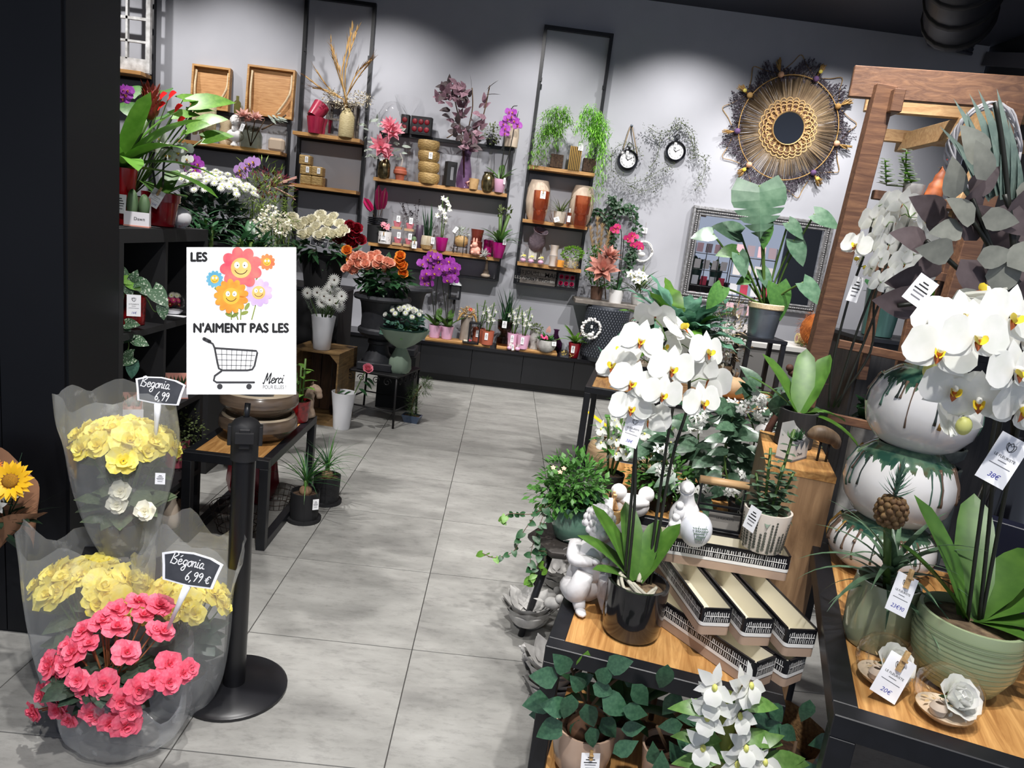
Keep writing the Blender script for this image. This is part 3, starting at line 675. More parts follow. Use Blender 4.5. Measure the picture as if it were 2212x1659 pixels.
# plinth hidden behind the front sleeves
b1 = at(268, 1190, 2.02)
pln = M(BLKM).lathe([(.001, 0), (.12, 0), (.12, b1.z), (.001, b1.z)], 8).ob('plant_plinth'); tagit(pln, 'dark plinth lifting the rear yellow begonia beside the wall panel', 'plinth', None, (b1.x, b1.y, 0))
b = begonia('yellow begonia in clear film standing high behind the other begonias', b1, .33, (.14, .12, .10), 24, YEL, 3, [(.07, .07, .0, .01), (.10, .09, .08, 0), (.135, .11, .2, -.005), (.155, .12, .33, -.005), (.165, .13, .4, -.01), (.165, .12, .49, -.02)], BEGY, .09, .03, nleaf=40)
tag(b, loc_(b, at(346, 1034, 1.86)), (.2, -1, .1), .026, .032)
for px, py in ((255, 1090), (262, 1062), (315, 1105)): flower(b, 'begonia', loc_(b, at(px, py, 1.93)), (0, -1, .3), .06, WHC)
pb2 = at(200, 1480, 1.9); pb2.z = 0
begonia('yellow begonia in wide clear film beside the black wall panel', pb2, .36, (.15, .11, .10), 28, YEL, 5, [(.09, .09, 0, 0), (.14, .12, .1, 0), (.165, .13, .25, -.01), (.175, .13, .37, -.015), (.18, .13, .45, -.015), (.185, .13, .53, -.02)], BEGY, .095, .05, nleaf=44)
pb3 = at(393, 1480, 1.93); pb3.z = 0
begonia('yellow begonia in clear film standing against the barrier post', pb3, .34, (.12, .10, .07), 22, YEL, 8, [(.085, .085, 0, 0), (.12, .11, .1, 0), (.135, .12, .25, 0), (.14, .12, .38, 0), (.15, .115, .48, .01), (.16, .1, .55, .015)], BEGL, .085, .06, nleaf=44)
# the pink one, sleeve folded down
bp = atz(170, 1565, 0)
pk = E('potted_begonia', 'pink begonia with sleeve pulled down in front of the yellow ones', 'begonia', V((bp.x+.08, bp.y-.02, 0)))
pot(pk, .075, .055, .12, GPOT, c=(-.08, .02)); rg = random.Random(21); stm = M(mk('begonia_stem', (150, 96, 60), .5))
PF = [(232, 1333), (255, 1320), (215, 1345), (345, 1310), (300, 1300), (335, 1360), (352, 1365), (225, 1345), (148, 1395), (160, 1410), (110, 1440), (105, 1425), (93, 1500), (130, 1530), (80, 1540), (150, 1555), (200, 1540), (170, 1470), (195, 1390), (255, 1355), (275, 1410), (225, 1480), (185, 1490), (262, 1515), (330, 1470), (365, 1435), (300, 1490), (395, 1455), (240, 1560), (275, 1565), (210, 1550), (345, 1310), (120, 1480), (180, 1365), (410, 1445), (365, 1475), (285, 1540), (72, 1537), (140, 1440), (310, 1330)]
cc = loc_(pk, at(238, 1440, pk.location.y-.03))
for i, (px, py) in enumerate(PF):
    yy = pk.location.y-.05-.13*(1-((px-240)/200)**2*.7)+(.18*(1480-py)/180 if py < 1480 else 0.03)
    p = loc_(pk, at(px, py, yy)); f = ((p-cc).normalized()*1.1+V((0, -.5, .45))).normalized()
    flower(pk, 'begonia', p, f, rg.uniform(.048, .078), PNK, (rg.uniform(-1, 1), 0, 1)); stm.tube([(-.06, .02, .1), cc*.6+p*.4-V((0, 0, .05)), p-f*.012], .0026, 4)
stm.ob('stems', pk)
for i in range(44):
    a = rg.uniform(0, 6.28); u = sqrt(rg.random()); p = cc+V((cos(a)*u*.085, sin(a)*u*.1-.02, rg.uniform(-.05, .05)-.03*u))
    leafobj(pk, p, dirv(a, rg.uniform(-.2, .5)), rg.uniform(.055, .085), BEGL, .88, 'heart', .5, -.12, (cos(a)*.5, sin(a)*.5-.35, 1), ruf=.1)
sleeve(pk, (.06, -.02, 0), [(.10, .09, 0, 0), (.15, .12, .04, .01), (.17, .13, .11, .02), (.165, .13, .17, .03), (.15, .12, .22, .04)], PLASTIC, .08, 4, spikes=.09)
# chalk price labels on white stakes
def chalk(label, px, py, y, rot, wpx, lines, stick_to):
    c = at(px, py, y); s = (c-CAM).dot(FW)/FPX*wpx/135; t = E('price_label', label, 'label', c, 'chalkboard price labels')
    T = ST @ RZ(-rot)
    def outl(k): return [(x*s*k*(1 if abs(x) > 50 else 1), yy*s*k) for x, yy in ((-66, 22), (-40, 31), (0, 35), (40, 31), (66, 22), (60, -2), (54, -33), (0, -37), (-54, -33), (-60, -2))]
    for nm, k, z0, z1, m in (('plate', 1.0, -.002, .001, WHITE), ('slate', .9, .0, .0018, mk('slate', (52, 54, 60), .6, 0, (66, 68, 74), 30))):
        o = outl(k); n = len(o); mb = M(m).at(T); mb.add([(x, yy, z) for z in (z0, z1) for x, yy in o], [tuple(range(n-1, -1, -1)), tuple(range(n, 2*n))]+[(i, (i+1) % n, n+(i+1) % n, n+i) for i in range(n)], False); mb.ob(nm, t)
    ch = M(PAPER)
    for txt, x, yy, h, sx in lines: script(ch, T @ TR(0, 0, .0024), txt, x*s, yy*s, h*s, 2.2*s, .2, sx)
    ch.ob('chalk_writing', t)
    q = loc_(t, at(*stick_to)); top = T @ V((0, -36*s, -.001)); d = q-top
    M(WHITE).tube([top, top+d*.5, q], [10*s, 6*s, 4*s], 4).ob('stake', t)
    return t
chalk('chalkboard price label for the high rear begonia', 345, 843, 2.0, .13, 112, [('Begonia', -50, 5, 13, .95), ('6,99', -10, -26, 11, 1)], (335, 960, 2.0))
chalk('chalkboard price label standing above the pink begonia', 412, 1229, 1.72, .2, 138, [('Be', -44, 5, 12, .95), ("'", -22, 5, 12, 1), ('gonia', -19, 5, 12, .95), ('6,99', -8, -24, 10, 1.1), ('E', 34, -24, 10, 1)], (362, 1360, 1.74))
# kraft bouquet by the black wall
kb = E('wrapped_bouquet', 'kraft wrapped bouquet with sunflower and white rose on the black wall', 'bouquet', at(35, 1090, 2.1))
KRAFT = mk('kraft_paper', (166, 122, 92), .8, 0, (146, 104, 76), 10, bmp=.1)
mb = M(KRAFT); c0 = loc_(kb, at(20, 1180, 2.12))
vs = []; n = 24
for j, (u, r) in enumerate(((0, .015), (.45, .07), (.8, .13), (1, .17))):
    for i in range(n+1):
        a = pi*1.05*i/n+pi*.98; q = r*(1+.08*sin(5*a+j)+.05*sin(9*a)); vs.append(c0+V((cos(a)*q*1.05-.02, sin(a)*q*.42+.01, u*.18+sin(a*3+j)*.012-.02*u)))
for i in range(n+1):
    a = pi*i/n; vs.append(c0+V((cos(a)*.15-.03, .03+.02*sin(a*4), .16+.2*sin(a)+.012*sin(7*a))))
for i in range(n+1):
    a = pi*i/n; vs.append(c0+V((cos(a)*.13-.03, .035, .02+.1*sin(a))))
fs = [(j*(n+1)+i, j*(n+1)+i+1, (j+1)*(n+1)+i+1, (j+1)*(n+1)+i) for j in (0, 1, 2, 4) for i in range(n)]
mb.add(vs, fs).ob('paper_wrap', kb)
for k, (px, py, m, kd, sz) in enumerate(((57, 1022, mk('sun_yellow', (238, 188, 20), .5, transl=.2), 'sunflower', .12), (72, 1042, WHP, 'rose', .06), (5, 1025, ORNG, 'gerbera', .07), (22, 1010, OLIVE, 'mum', .05), (18, 1068, WHP, 'mum', .045), (8, 1048, WHP, 'mum', .04), (38, 1052, WHP, 'mum', .045), (8, 1085, WHC, 'mum', .045), (30, 1075, WHP, 'star', .05), (8, 985, WHP, 'mum', .04), (28, 990, ORNG, 'mum', .04))):
    flower(kb, kd, loc_(kb, at(px, py, 2.03+.01*k % .03)), (.3, -1, .5), sz, m)
g = M(GR5); bush(g, c0+V((-.01, -.02, .14)), (.12, .05, .08), 60, .06, .02, 'lance', .4); tuft(g, c0+V((.02, .03, .1)), 26, .28, .006, (.5, 1.3), (.1, .5)); g.ob('foliage', kb, 'stuff')
def onx(px, x, z):
    a = RT*FPX-FW*(px-1106); k = a.x*x+a.z*(z-CAMH); return V((x, -k/a.y, z))
def lid(t, lst):
    for az, el, L_, wr, bd in lst: yield az, el, L_, wr, bd
# ------------------------------------------------------------------ on the black cube shelf
HX = -1.43
p = onx(262, HX-.06, HZ)
t = E('guzmania', 'red flowering guzmania with broad arching leaves in tall red vase', 'bromeliad', p)
pot(t, .055, .033, .21, mk('red_vase', (190, 16, 26), .25, coat=.3), SOIL)
for az, el, L_, bd in ((-.3, .9, .34, 1.3), (-.9, .6, .3, 1.2), (.2, .55, .36, 1.0), (-.1, .25, .4, .8), (1.0, .9, .34, 1.0), (-1.5, 1.0, .28, 1.4), (2.4, .8, .3, 1.2), (-2.2, .7, .26, 1.2), (.6, 1.2, .34, .6), (-.5, 1.25, .33, .4), (.1, 1.05, .38, .7), (3.0, 1.2, .3, .6)):
    leafobj(t, (0, 0, .2), dirv(az, el), L_, leafm('guz_leaf', (74, 120, 38), (96, 142, 52), .35, .2), .24, 'strap', bd, .15, n=7)
hd = E and M(mk('guz_head', (150, 44, 30), .45, 0, (96, 30, 24), 30)); q = loc_(t, at(325, 215, p.y+.02)); hd.ball(q-V((0, 0, .02)), (.026, .026, .055), 10, 8)
for i in range(60):
    a = i*2.4; z = i/60; hd.leaf(frame(q+V((cos(a)*.024, sin(a)*.024, -.06+.1*z)), (cos(a)*.5, sin(a)*.5, 1)), .032, .014, 'lance', -.2, .2, 3)
hd.ob('flower_head', t); M(STEMG).tube([(0, 0, .2), q-V((0, 0, .06))], .008, 6).ob('stem', t)
tag(t, loc_(t, at(259, 440, p.y-.062)), TOCAM, .045, .07)
# cactus gift box
p = onx(297, HX+.02, HZ); t = E('cactus_box', 'white and pink carton holding two small cacti beside red pot', 'gift box', p, None, .35)
WBOX = mk('carton_white', (232, 228, 232), .5); PBOX = mk('carton_pink', (228, 158, 140), .5)
def carton(t, w_, d_, h, hb, m1=WBOX, m2=PBOX):
    a, b = w_/2, d_/2
    M(m1).add([(-a, -b, 0), (a, -b, 0), (a, b, 0), (-a, b, 0), (-a, -b, h), (a, -b, h), (a, b, hb), (-a, b, hb)], [(0, 1, 5, 4), (1, 2, 6, 5), (3, 0, 4, 7), (2, 3, 7, 6), (3, 2, 1, 0)], False).ob('carton', t)
    M(m2).box((0, b-.002, (h+hb)/2), (w_-.004, .002, hb-h)).ob('back_card', t)
    M(m2).box((0, 0, .003), (w_+.002, d_+.002, .005)).ob('base_strip', t)
carton(t, .085, .06, .055, .11)
CACT = mk('cactus', (96, 120, 84), .6, 0, (70, 96, 64), 10)
for x, h in ((-.018, .055), (.022, .045)):
    M(CACT).ball((x, 0, .06+h*.3), (.019, .019, h), 14, 8, fn=lambda a, b: 1+.12*cos(7*a)).ob('cactus', t)
M(INK).text(TR(.01, -.0312, .03) @ RX(pi/2), 'Dawn', .016).ob('print', t)
# red pot with white orchid
p = onx(347, HX, HZ); t = E('potted_orchid', 'white orchid in ribbed dark red pot with clipped price card', 'orchid', p)
pot(t, .072, .052, .135, REDG, BARK, prof=[(.045, 0), (.052, .004), (.066, .1), (.072, .1), (.074, .135)])
st1 = [loc_(t, at(a, b, p.y+c)) for a, b, c in ((336, 405, 0), (330, 350, 0), (340, 320, .02), (375, 322, .03), (405, 345, .05))]; st2 = [loc_(t, at(a, b, p.y+c)) for a, b, c in ((352, 405, 0), (355, 350, .02), (372, 335, .05), (400, 330, .08))]
fl = [(loc_(t, at(a, b, p.y+U(-.02, .06))), (U(-.6, .6), -1, U(-.1, .5))) for a, b in ((322, 318), (335, 322), (348, 315), (362, 318), (376, 318), (390, 322), (402, 322), (370, 338), (382, 345), (395, 350), (405, 345), (388, 332), (342, 290), (360, 336), (400, 360), (345, 300))]
phal(t, (0, 0, .12), [(-.3, .35, .12, .55, .6), (2.6, .6, .14, .5, .5), (.6, .7, .16, .5, .4), (-1.4, .3, .1, .6, .5), (1.6, .9, .18, .4, .3)], [spl(st1), spl(st2)], fl, WHP, .05)
tag(t, loc_(t, at(336, 428, p.y-.09)), (.25, -1, .1), .046, .072, (.45, 0, .9), '29,50€', True)
p = onx(390, HX+.03, HZ); bl = M(mk('painted_white', (232, 230, 232), .3, 0, (206, 132, 140), 26, lo=.6, hi=.72)).ball((0, 0, .042), .043, 24, 16); M.lathe(bl, [(.02, 0), (.022, .004)], 12)
tagit(bl.ob('painted_ball'), 'white ceramic ball with red flower pattern beside the red pot', 'ornament', None, p)
# leafy anthurium behind
p = V((-1.6, 3.06, HZ)); t = E('anthurium', 'red anthurium with glossy green leaves behind the white orchid', 'anthurium', p); pot(t, .06, .045, .11, BLKM)
for px, py, d, az, L_ in ((352, 200, .05, 2, .16), (300, 205, 0, 2.6, .15), (415, 225, .1, .3, .2), (430, 265, .05, -.1, .14), (395, 215, .1, .9, .16), (372, 250, .05, .5, .13), (350, 255, 0, 2, .12), (440, 300, .05, .1, .14), (405, 280, 0, -.4, .13), (385, 300, 0, -1, .12), (300, 245, .1, 3, .14), (420, 240, .1, 1.2, .16)):
    q = loc_(t, at(px, py, p.y-.1+d)); leafobj(t, q, dirv(az, .35), L_*.85, GR4 if px > 360 else GR1, .6, 'heart', .5, .15, (U(-.3, .3), -.8, .6)); M(STEMG).tube([(0, 0, .1), q*.5+V((0, 0, .06)), q], .003, 4).ob('stalk', t)
for px, py in ((378, 238), (345, 212), (342, 233), (384, 265), (365, 210)):
    q = loc_(t, at(px, py, p.y-.15)); leafobj(t, q, (.5, -.5, .3), .055, RED, .8, 'heart', .3, .1, (0, -1, .6), name='flower'); M(STEMG).tube([(0, 0, .1), q], .002, 4).ob('stalk', t)
p = V((-1.68, 2.72, HZ)); t = E('purple_orchid', 'purple orchid half hidden by the black wall beside the guzmania', 'orchid', p); pot(t, .05, .04, .1, BLKM)
phal(t, (0, 0, .1), [(0, .8, .15, .4, .5), (2, .7, .15, .4, .5)], [spl([(0, 0, .1), (.02, 0, .3), loc_(t, at(270, 200, 2.66))])], [(loc_(t, at(a, b, 2.64)), (.4, -1, .2)) for a, b in ((268, 196), (272, 206), (262, 205), (276, 196), (266, 214))], PURP, .045)
# inside the cubes
p = onx(285, -1.42, 1.01); t = E('satin_pothos', 'silver spotted trailing pothos in speckled red pot in the cube', 'pothos', p)
pot(t, .05, .045, .11, REDS)
POTH = mk('pothos_leaf', (74, 104, 76), .45, 0, (196, 206, 188), 9, transl=.1, lo=.56, hi=.62, detail=5)
lv = [(920, 690, 2.9, .05, GR4), (1000, 745, -.5, .05, GR4), (1000, 690, 1.2, .05), (1080, 770, -.6, .065), (960, 780, -1.2, .05), (1190, 830, -.7, .075), (1215, 945, -1.4, .05), (980, 1035, .1, .05), (930, 1140, -2.4, .055), (1050, 1170, -.2, .05), (940, 1310, -2.6, .055), (985, 1380, -1.6, .055, GR3), (1040, 720, .3, .05), (905, 640, 1.8, .05), (965, 1255, .8, .04)]
vn = M(STEMG)
vn.tube(spl([loc_(t, at(x/3.456, 400+y/3.456, 2.62)) for x, y in ((960, 800), (1080, 830), (1150, 940), (1215, 930))]), .0022, 5); vn.tube(spl([loc_(t, at(x/3.456, 400+y/3.456, 2.6)) for x, y in ((930, 790), (905, 950), (915, 1080), (960, 1180), (950, 1260), (975, 1330))]), .0022, 5); vn.ob('vines', t)
for a in lv:
    q = loc_(t, at(a[0]/3.456, 400+a[1]/3.456, 2.58+.03*(a[0] > 1050))); d = V((cos(a[2]), -.25, sin(a[2])))
    leafobj(t, q-d*a[3]*.5, d, a[3]*1.15, a[4] if len(a) > 4 else POTH, .76, 'heart', .4, .1, (.2, -1, .5))
tag(t, loc_(t, at(289, 660, 2.54)), (.5, -1, 0), .045, .078, price='16€')
p = onx(285, -1.5, 1.01); t = E('picture_frame', 'small white framed dark picture behind the pothos in the cube', 'frame', p, None, .8)
M(WHITE).box((0, 0, .14), (.17, .012, .24)).ob('frame', t); M(INK).box((0, -.007, .14), (.145, .004, .215)).ob('picture', t); M(RED).box((0, -.0095, .12), (.06, .001, .09)).ob('motif', t)
p = onx(374, -1.42, 1.01); t = E('glass_globe', 'glass globe of dried red flowers on white card in the cube', 'terrarium', p)
M(CLEAR).ball((0, 0, .052), .05, 20, 12).ob('globe', t); mb = M(WHITE).lathe([(.001, .006), (.03, .006), (.04, .02), (.001, .026)], 14); mb.ob('sand', t)
for i in range(16): a = i*2.4; flower(t, 'mum', (cos(a)*.022, sin(a)*.022, .045+.02*(i % 3)), (cos(a), sin(a), .6), .03, (DRED, HOTP, WHC)[i % 3])
M(PAPER).box((.03, -.03, .001), (.08, .04, .0015)).ob('card', t)
p = onx(366, -1.42, 1.01)+V((-.04, -.1, 0)); t = E('perfume_box', 'tall dark red reed diffuser block behind the glass globe', 'box', p); M(REDS).box((0, 0, .16), (.05, .05, .14), .004).ob('block', t); M(DKPG).box((0, 0, .045), (.048, .048, .088), .003).ob('glass_base', t)
for lab, px, xx in (('pink carton with potted haworthia in the far cube', 378, -1.4), ('pink carton with potted haworthia in the near cube', 278, -1.4)):
    p = onx(px, xx, .64); t = E('succulent_box', lab, 'gift box', p, 'haworthia cartons', .5); carton(t, .1, .06, .05, .105, WBOX, PBOX)
    for x in (-.03, 0, .03):
        M(PBOX).lathe([(.012, .0), (.016, .05)], 10, (x, -.005, .008)).ob('pot', t)
        for k in range(7): leafobj(t, (x, -.005, .055), dirv(k*.9, .9), .05, GR2, .2, 'blade', -.3, .3, n=3)
p = onx(382, -1.44, .27); t = E('wire_vine', 'pink ribbed pot of fine leaved wire vine in the lower cube', 'pot plant', p)
pot(t, .065, .05, .14, mk('pink_ribbed', (186, 88, 104), .4)); mb = M(OLIVE); bush(mb, (.02, -.03, .2), (.12, .1, .11), 420, .014, .011, 'round', .3, 0); bush(mb, (.07, -.05, .14), (.09, .07, .1), 160, .013, .01, 'round', .3, -.4); mb.ob('foliage', t, 'stuff')
p = onx(368, -1.38, .05); t = tagit(mk('x', (1, 1, 1)) and M(BEIGE).lathe([(.001, 0), (.035, 0), (.05, .05), (.022, .12), (.024, .15), (.034, .165), (.03, .165), (.02, .15)], 20).ob('bud_vase'), 'small beige bud vase at the bottom of the cube shelf', 'vase', None, p)
p = onx(395, -1.36, .05); t = tagit(M(mk('card_brown', (92, 70, 56), .6)).box((0, 0, .05), (.06, .008, .1)).ob('gift_card'), 'little brown card standing beside the beige bud vase', 'card', None, p)

# ------------------------------------------------------------------ cut flower corner behind the cube shelf
stand = E('flower_stand', 'black stepped stand holding buckets of cut flowers', 'stand', (-2.3, 4.4, 0))
M(BLKM).box((0, -.35, .4), (1.5, .5, .8)).ob('step', stand); M(BLKM).box((0, .15, .5), (1.5, .5, 1.0)).ob('step', stand)
def bucket(t, r, h, m=None): return pot(t, r, r*.8, h, m or BLKM, None, prof=[(r*.75, 0), (r*.8, .005), (r, h-.02), (r*1.05, h-.02), (r*1.05, h)])
def bamboo(label, px, y, z, n, seed):
    rg = random.Random(seed); p = on(px, y, z); t = E('lucky_bamboo', label, 'lucky bamboo', p, 'lucky bamboo bundles'); bucket(t, .075, .2, mk('steel_grey', (120, 122, 126), .4, .5))
    for i in range(n):
        a = i*2.4; r = .012+.045*sqrt(i/n); b = V((cos(a)*r*.6, sin(a)*r*.6, .01)); e = V((cos(a)*r*1.5, sin(a)*r, rg.uniform(.44, .56))); o = M(mk('bamboo', (96, 134, 52), .4, 0, (128, 158, 76), 4)).tube([b, (b+e)/2, e], [.011, .0105, .009], 8)
        for k in range(1, 6): c = b.lerp(e, k/6); o.tube([c-V((0, 0, .003)), c+V((0, 0, .003))], .0125, 8)
        o.ob('cane', t)
        for k in range(10): leafobj(t, b.lerp(e, .86+.02*k), dirv(k*2.4+rg.uniform(-.3, .3), rg.uniform(.3, 1.2)), rg.uniform(.09, .16), GR2, .2, 'lance', .7, .2)
    return t
bamboo('lucky bamboo bundle beside the painted ball', 430, 3.75, .86, 6, 2)
bamboo('taller lucky bamboo bundle above the notice', 535, 3.55, .8, 8, 3)
def bunch(name, label, cat, px, py, y, z, r, h, fn, kinds):
    """bucket of cut flowers: kinds of (flower, material, size, count); fn draws foliage"""
    p = on(px, y, z); t = E(name, label, cat, p); bucket(t, r, h)
    top = loc_(t, at(px, py, y)); return t, top
t, top = bunch('mum_bucket', 'bucket of small white chrysanthemums behind the bamboo', 'flowers', 455, 420, 4.3, 1.0, .13, .28, None, None)
g = M(GR5); bush(g, top-V((0, 0, .12)), (.22, .13, .12), 420, .08, .035, 'ovate', .5); g.ob('foliage', t, 'stuff')
for i in range(110):
    a = i*2.4; u = sqrt((i+.5)/110); flower(t, 'mum', top+V((cos(a)*u*.27+.02, sin(a)*u*.15-.03, .11*sqrt(1-u*u)-.0+U(-.03, .03))), (cos(a)*u*.7, sin(a)*u*.7-.6, 1), .05, WHP)
t, top = bunch('fern_bucket', 'bucket of feathery yellow green asparagus fern', 'foliage', 560, 425, 4.5, 1.0, .12, .25, None, None)
g = M(leafm('asparagus', (120, 150, 52), (150, 176, 78), .6)); bush(g, top, (.2, .14, .22), 900, .05, .006, 'lance', .4, .2, .1, seg=2); bush(g, top+V((.1, -.05, -.12)), (.16, .1, .16), 400, .05, .006, 'lance', .4, -.2, .1, seg=2); g.ob('foliage', t, 'stuff')
t, top = bunch('hydrangea_bucket', 'bucket of pale drying hydrangeas behind the notice', 'flowers', 590, 475, 4.2, .8, .1, .25, None, None)
for a, b in ((585, 462), (600, 475), (572, 480), (560, 490), (610, 490)):
    q = loc_(t, at(a, b, 4.15)); g = M(WHC); bush(g, q, (.05, .05, .045), 70, .02, .018, 'round', .2, 0, .7, seg=2); g.ob('flower_head', t); M(STEMG).tube([(0, 0, .1), q], .004, 5).ob('stem', t)
g = M(OLIVE); bush(g, top-V((0, 0, .12)), (.14, .1, .12), 90, .07, .014, 'lance', .5, -1); g.ob('foliage', t, 'stuff')
t, top = bunch('burgundy_bucket', 'bucket of burgundy dried flowers and seed pods by the frame', 'flowers', 585, 400, 4.75, 1.0, .1, .25, None, None)
g = M(mk('burgundy', (104, 26, 46), .7)); bush(g, top, (.16, .1, .1), 260, .03, .012, 'lance', .3, .3); g.mat(SALM)
for k in range(14): a = U(0, 6.28); g.tube([top, top+V((cos(a)*.1+.08, -.05, U(-.1, .08)))], .005, 4)
g.ob('dried_flowers', t, 'stuff')
t, top = bunch('lilac_orchid', 'lilac orchid stem rising above the asparagus fern', 'orchid', 545, 400, 4.55, 1.0, .07, .18, None, None)
q = [loc_(t, at(a, b, 4.5)) for a, b in ((545, 430), (540, 400), (530, 375), (540, 350))]; M(STEMG).tube(spl([(0, 0, .1)]+q), .004, 5).ob('stem', t)
for a, b in ((522, 378), (530, 362), (540, 354), (519, 368), (548, 350)): flower(t, 'orchid', loc_(t, at(a, b, 4.45)), (U(-.3, .3), -1, .1), .075, LILA)
t, top = bunch('dark_orchid', 'dark purple orchid in shadow under the bust shelf', 'orchid', 420, 360, 4.7, 1.0, .07, .18, None, None)
M(STEMD).tube(spl([(0, 0, .1), loc_(t, at(417, 400, 4.7)), loc_(t, at(415, 340, 4.68))]), .005, 5).ob('stem', t)
for a, b in ((410, 350), (420, 345), (428, 355), (412, 365), (424, 368)): flower(t, 'orchid', loc_(t, at(a, b, 4.66)), (U(-.3, .3), -1, .1), .07, PURP)

# ------------------------------------------------------------------ roses, urns, gerberas
plinth = E('flower_plinth', 'tall black plinth under the white roses', 'plinth', (-1.5, 5.72, 0)); M(BLKM).box((0, .0, .46), (.5, .5, .92)).ob('block', plinth); M(BLK).box((0, 0, .93), (.52, .52, .02)).ob('top', plinth)
p = V((-1.43, 5.62, .94)); t = E('rose_bucket', 'large black bucket of white and dark red roses with slate sign', 'roses', p); bucket(t, .17, .26)
g = M(GR2); bush(g, (0, -.02, .3), (.26, .2, .1), 150, .09, .05, 'ovate', .5, -.1); g.ob('foliage', t, 'stuff')
WR = [(620, 478), (632, 465), (650, 485), (660, 475), (672, 497), (685, 485), (700, 470), (712, 478), (722, 465), (735, 480), (742, 492), (655, 503), (690, 505), (705, 497), (720, 502), (735, 500), (618, 490), (675, 470), (694, 460), (640, 478)]
for px, py in WR: q = loc_(t, at(px, py, 5.5-(py-480)*.004)); flower(t, 'rose', q-V((0, 0, .03)), (U(-.3, .3), -.75, .8), .13, WHC)
for px, py in ((755, 482), (765, 500), (750, 512), (730, 510), (772, 488), (760, 520), (745, 498), (778, 512)): q = loc_(t, at(px, py, 5.5)); flower(t, 'rose', q-V((0, 0, .03)), (U(0, .5), -.8, .5), .125, DRED)
M(GR2).leaf(frame((0, 0, .25), (1, -.5, .2)), .1, .05).ob('leaf', t)
s = M(mk('slate', (1, 1, 1))).box((0, 0, 0), (.135, .006, .075)); sl = s.ob('slate_sign', t); sl.location = loc_(t, at(690, 523, 5.38)); sl.rotation_euler = (0, .12, 0)
q = M(PAPER); q.text(TR(0, -.0035, .015) @ RX(pi/2), 'Rose Equateur', .019, 0, .2); q.text(TR(.0, -.0035, -.015) @ RX(pi/2), '3,90€', .026, 0, .2)
for a, b in (((0, .034), (.128, .002)), ((0, -.034), (.128, .002)), ((-.064, 0), (.002, .07)), ((.064, 0), (.002, .07))): q.box((a[0], -.0035, a[1]), (b[0], .001, b[1]))
q.ob('chalk_writing', sl)
# wine crate on its side
ct = E('wooden_crate', 'old wooden crate lying on its side with opening to the aisle', 'crate', (-1.27, 5.2, 0), None, -.12)
W_, D_, H_ = .37, .4, .545
for s_ in (-1, 1):
    for k in range(4): M(CRATE).box((s_*(W_/2-.006), -D_/2+.05+k*.1, H_/2), (.012, .094, H_-.02)).ob('slat', ct)
for k in range(4):
    M(CRATE).box((0, -D_/2+.05+k*.1, H_-.006), (W_, .094, .012)).ob('slat', ct); M(CRATE).box((0, -D_/2+.05+k*.1, .006), (W_, .094, .012)).ob('slat', ct)
for k in range(4): M(CRATED).box((-W_/2+.055+k*.087, D_/2-.008, H_/2), (.08, .012, H_-.03)).ob('back_slat', ct)
for x in (-1, 1):
    for z in (0, 1): M(CRATE).add([(x*(W_/2-.012), y, z*H_+(1-2*z)*.012) for y in (-D_/2+.005, -D_/2+.04)]+[(x*(W_/2-.075), y, z*H_+(1-2*z)*.012) for y in (-D_/2+.005, -D_/2+.04)]+[(x*(W_/2-.012), y, z*H_+(1-2*z)*.075) for y in (-D_/2+.005, -D_/2+.04)], [(0, 2, 4), (1, 5, 3), (0, 4, 5, 1), (2, 3, 5, 4), (0, 1, 3, 2)], False).ob('corner_block', ct)
def vase_white(t, rt, rb, h): return pot(t, rt, rb, h, WHITE, None, .004, 28, prof=[(rb*.95, 0), (rb, .006), (rb*1.15, h*.5), (rt, h)], name='vase')
p = V((-1.27, 5.1, .546)); t = E('gerbera_vase', 'white tapered vase of white gerberas on the wooden crate', 'flowers', p); vase_white(t, .087, .062, .245)
for px, py in ((685, 632), (707, 628), (712, 648), (695, 653), (722, 640), (730, 632), (738, 640), (733, 662), (722, 605), (716, 618), (664, 633), (700, 640), (725, 655)):
    q = loc_(t, at(px, py, 5.02+U(-.03, .05))); f = V((U(-.2, .35), -1, U(-.1, .3)))
    flower(t, 'gerbera', q, f, .1, WHP); M(STEMG).tube(spl([(U(-.03, .04), U(-.03, .03), .1), q*.6+V((0, 0, .07)), q-f.normalized()*.01], 3), .0035, 5).ob('stem', t)
p = V((-1.34, 5.3, .546)); t = E('rosemary_bunch', 'grey green bunch of rosemary behind the gerberas', 'foliage', p); bucket(t, .07, .14)
g = M(leafm('rosemary', (92, 110, 92), (136, 150, 132), .6)); 
for k in range(26):
    a = U(0, 6.28); e = V((cos(a)*U(.03, .14), sin(a)*.08, U(.24, .4))); g.tube([(0, 0, .1), e], .002, 3)
    for j in range(16): b = V((0, 0, .1)).lerp(e, .35+.65*j/16); g.leaf(frame(b, dirv(U(0, 6.28), .6)), .035, .006, 'lance', .3, .1, 2)
g.ob('sprigs', t, 'stuff')
p = atz(737, 925, 0); t = E('floor_vase', 'empty white tapered vase with single pink rose beside the crate', 'vase', p); vase_white(t, .087, .06, .275)
q = loc_(t, at(794, 792, p.y-.03)); s = spl([(.01, 0, .05), loc_(t, at(766, 850, p.y)), q]); M(STEMG).tube(s, .004, 6).ob('rose_stem', t); flower(t, 'rose', q-V((0, 0, .02)), (.3, -.7, .6), .1, ROSEP)
for px, py, az in ((765, 852, 2.6), (780, 845, .2), (790, 830, .4), (752, 850, 3.4), (795, 822, -.2), (772, 865, 3.6)): leafobj(t, loc_(t, at(px-5, py-6, p.y)), (cos(az), -.3, -.3), .09, GR2, .55, 'ovate', .6)
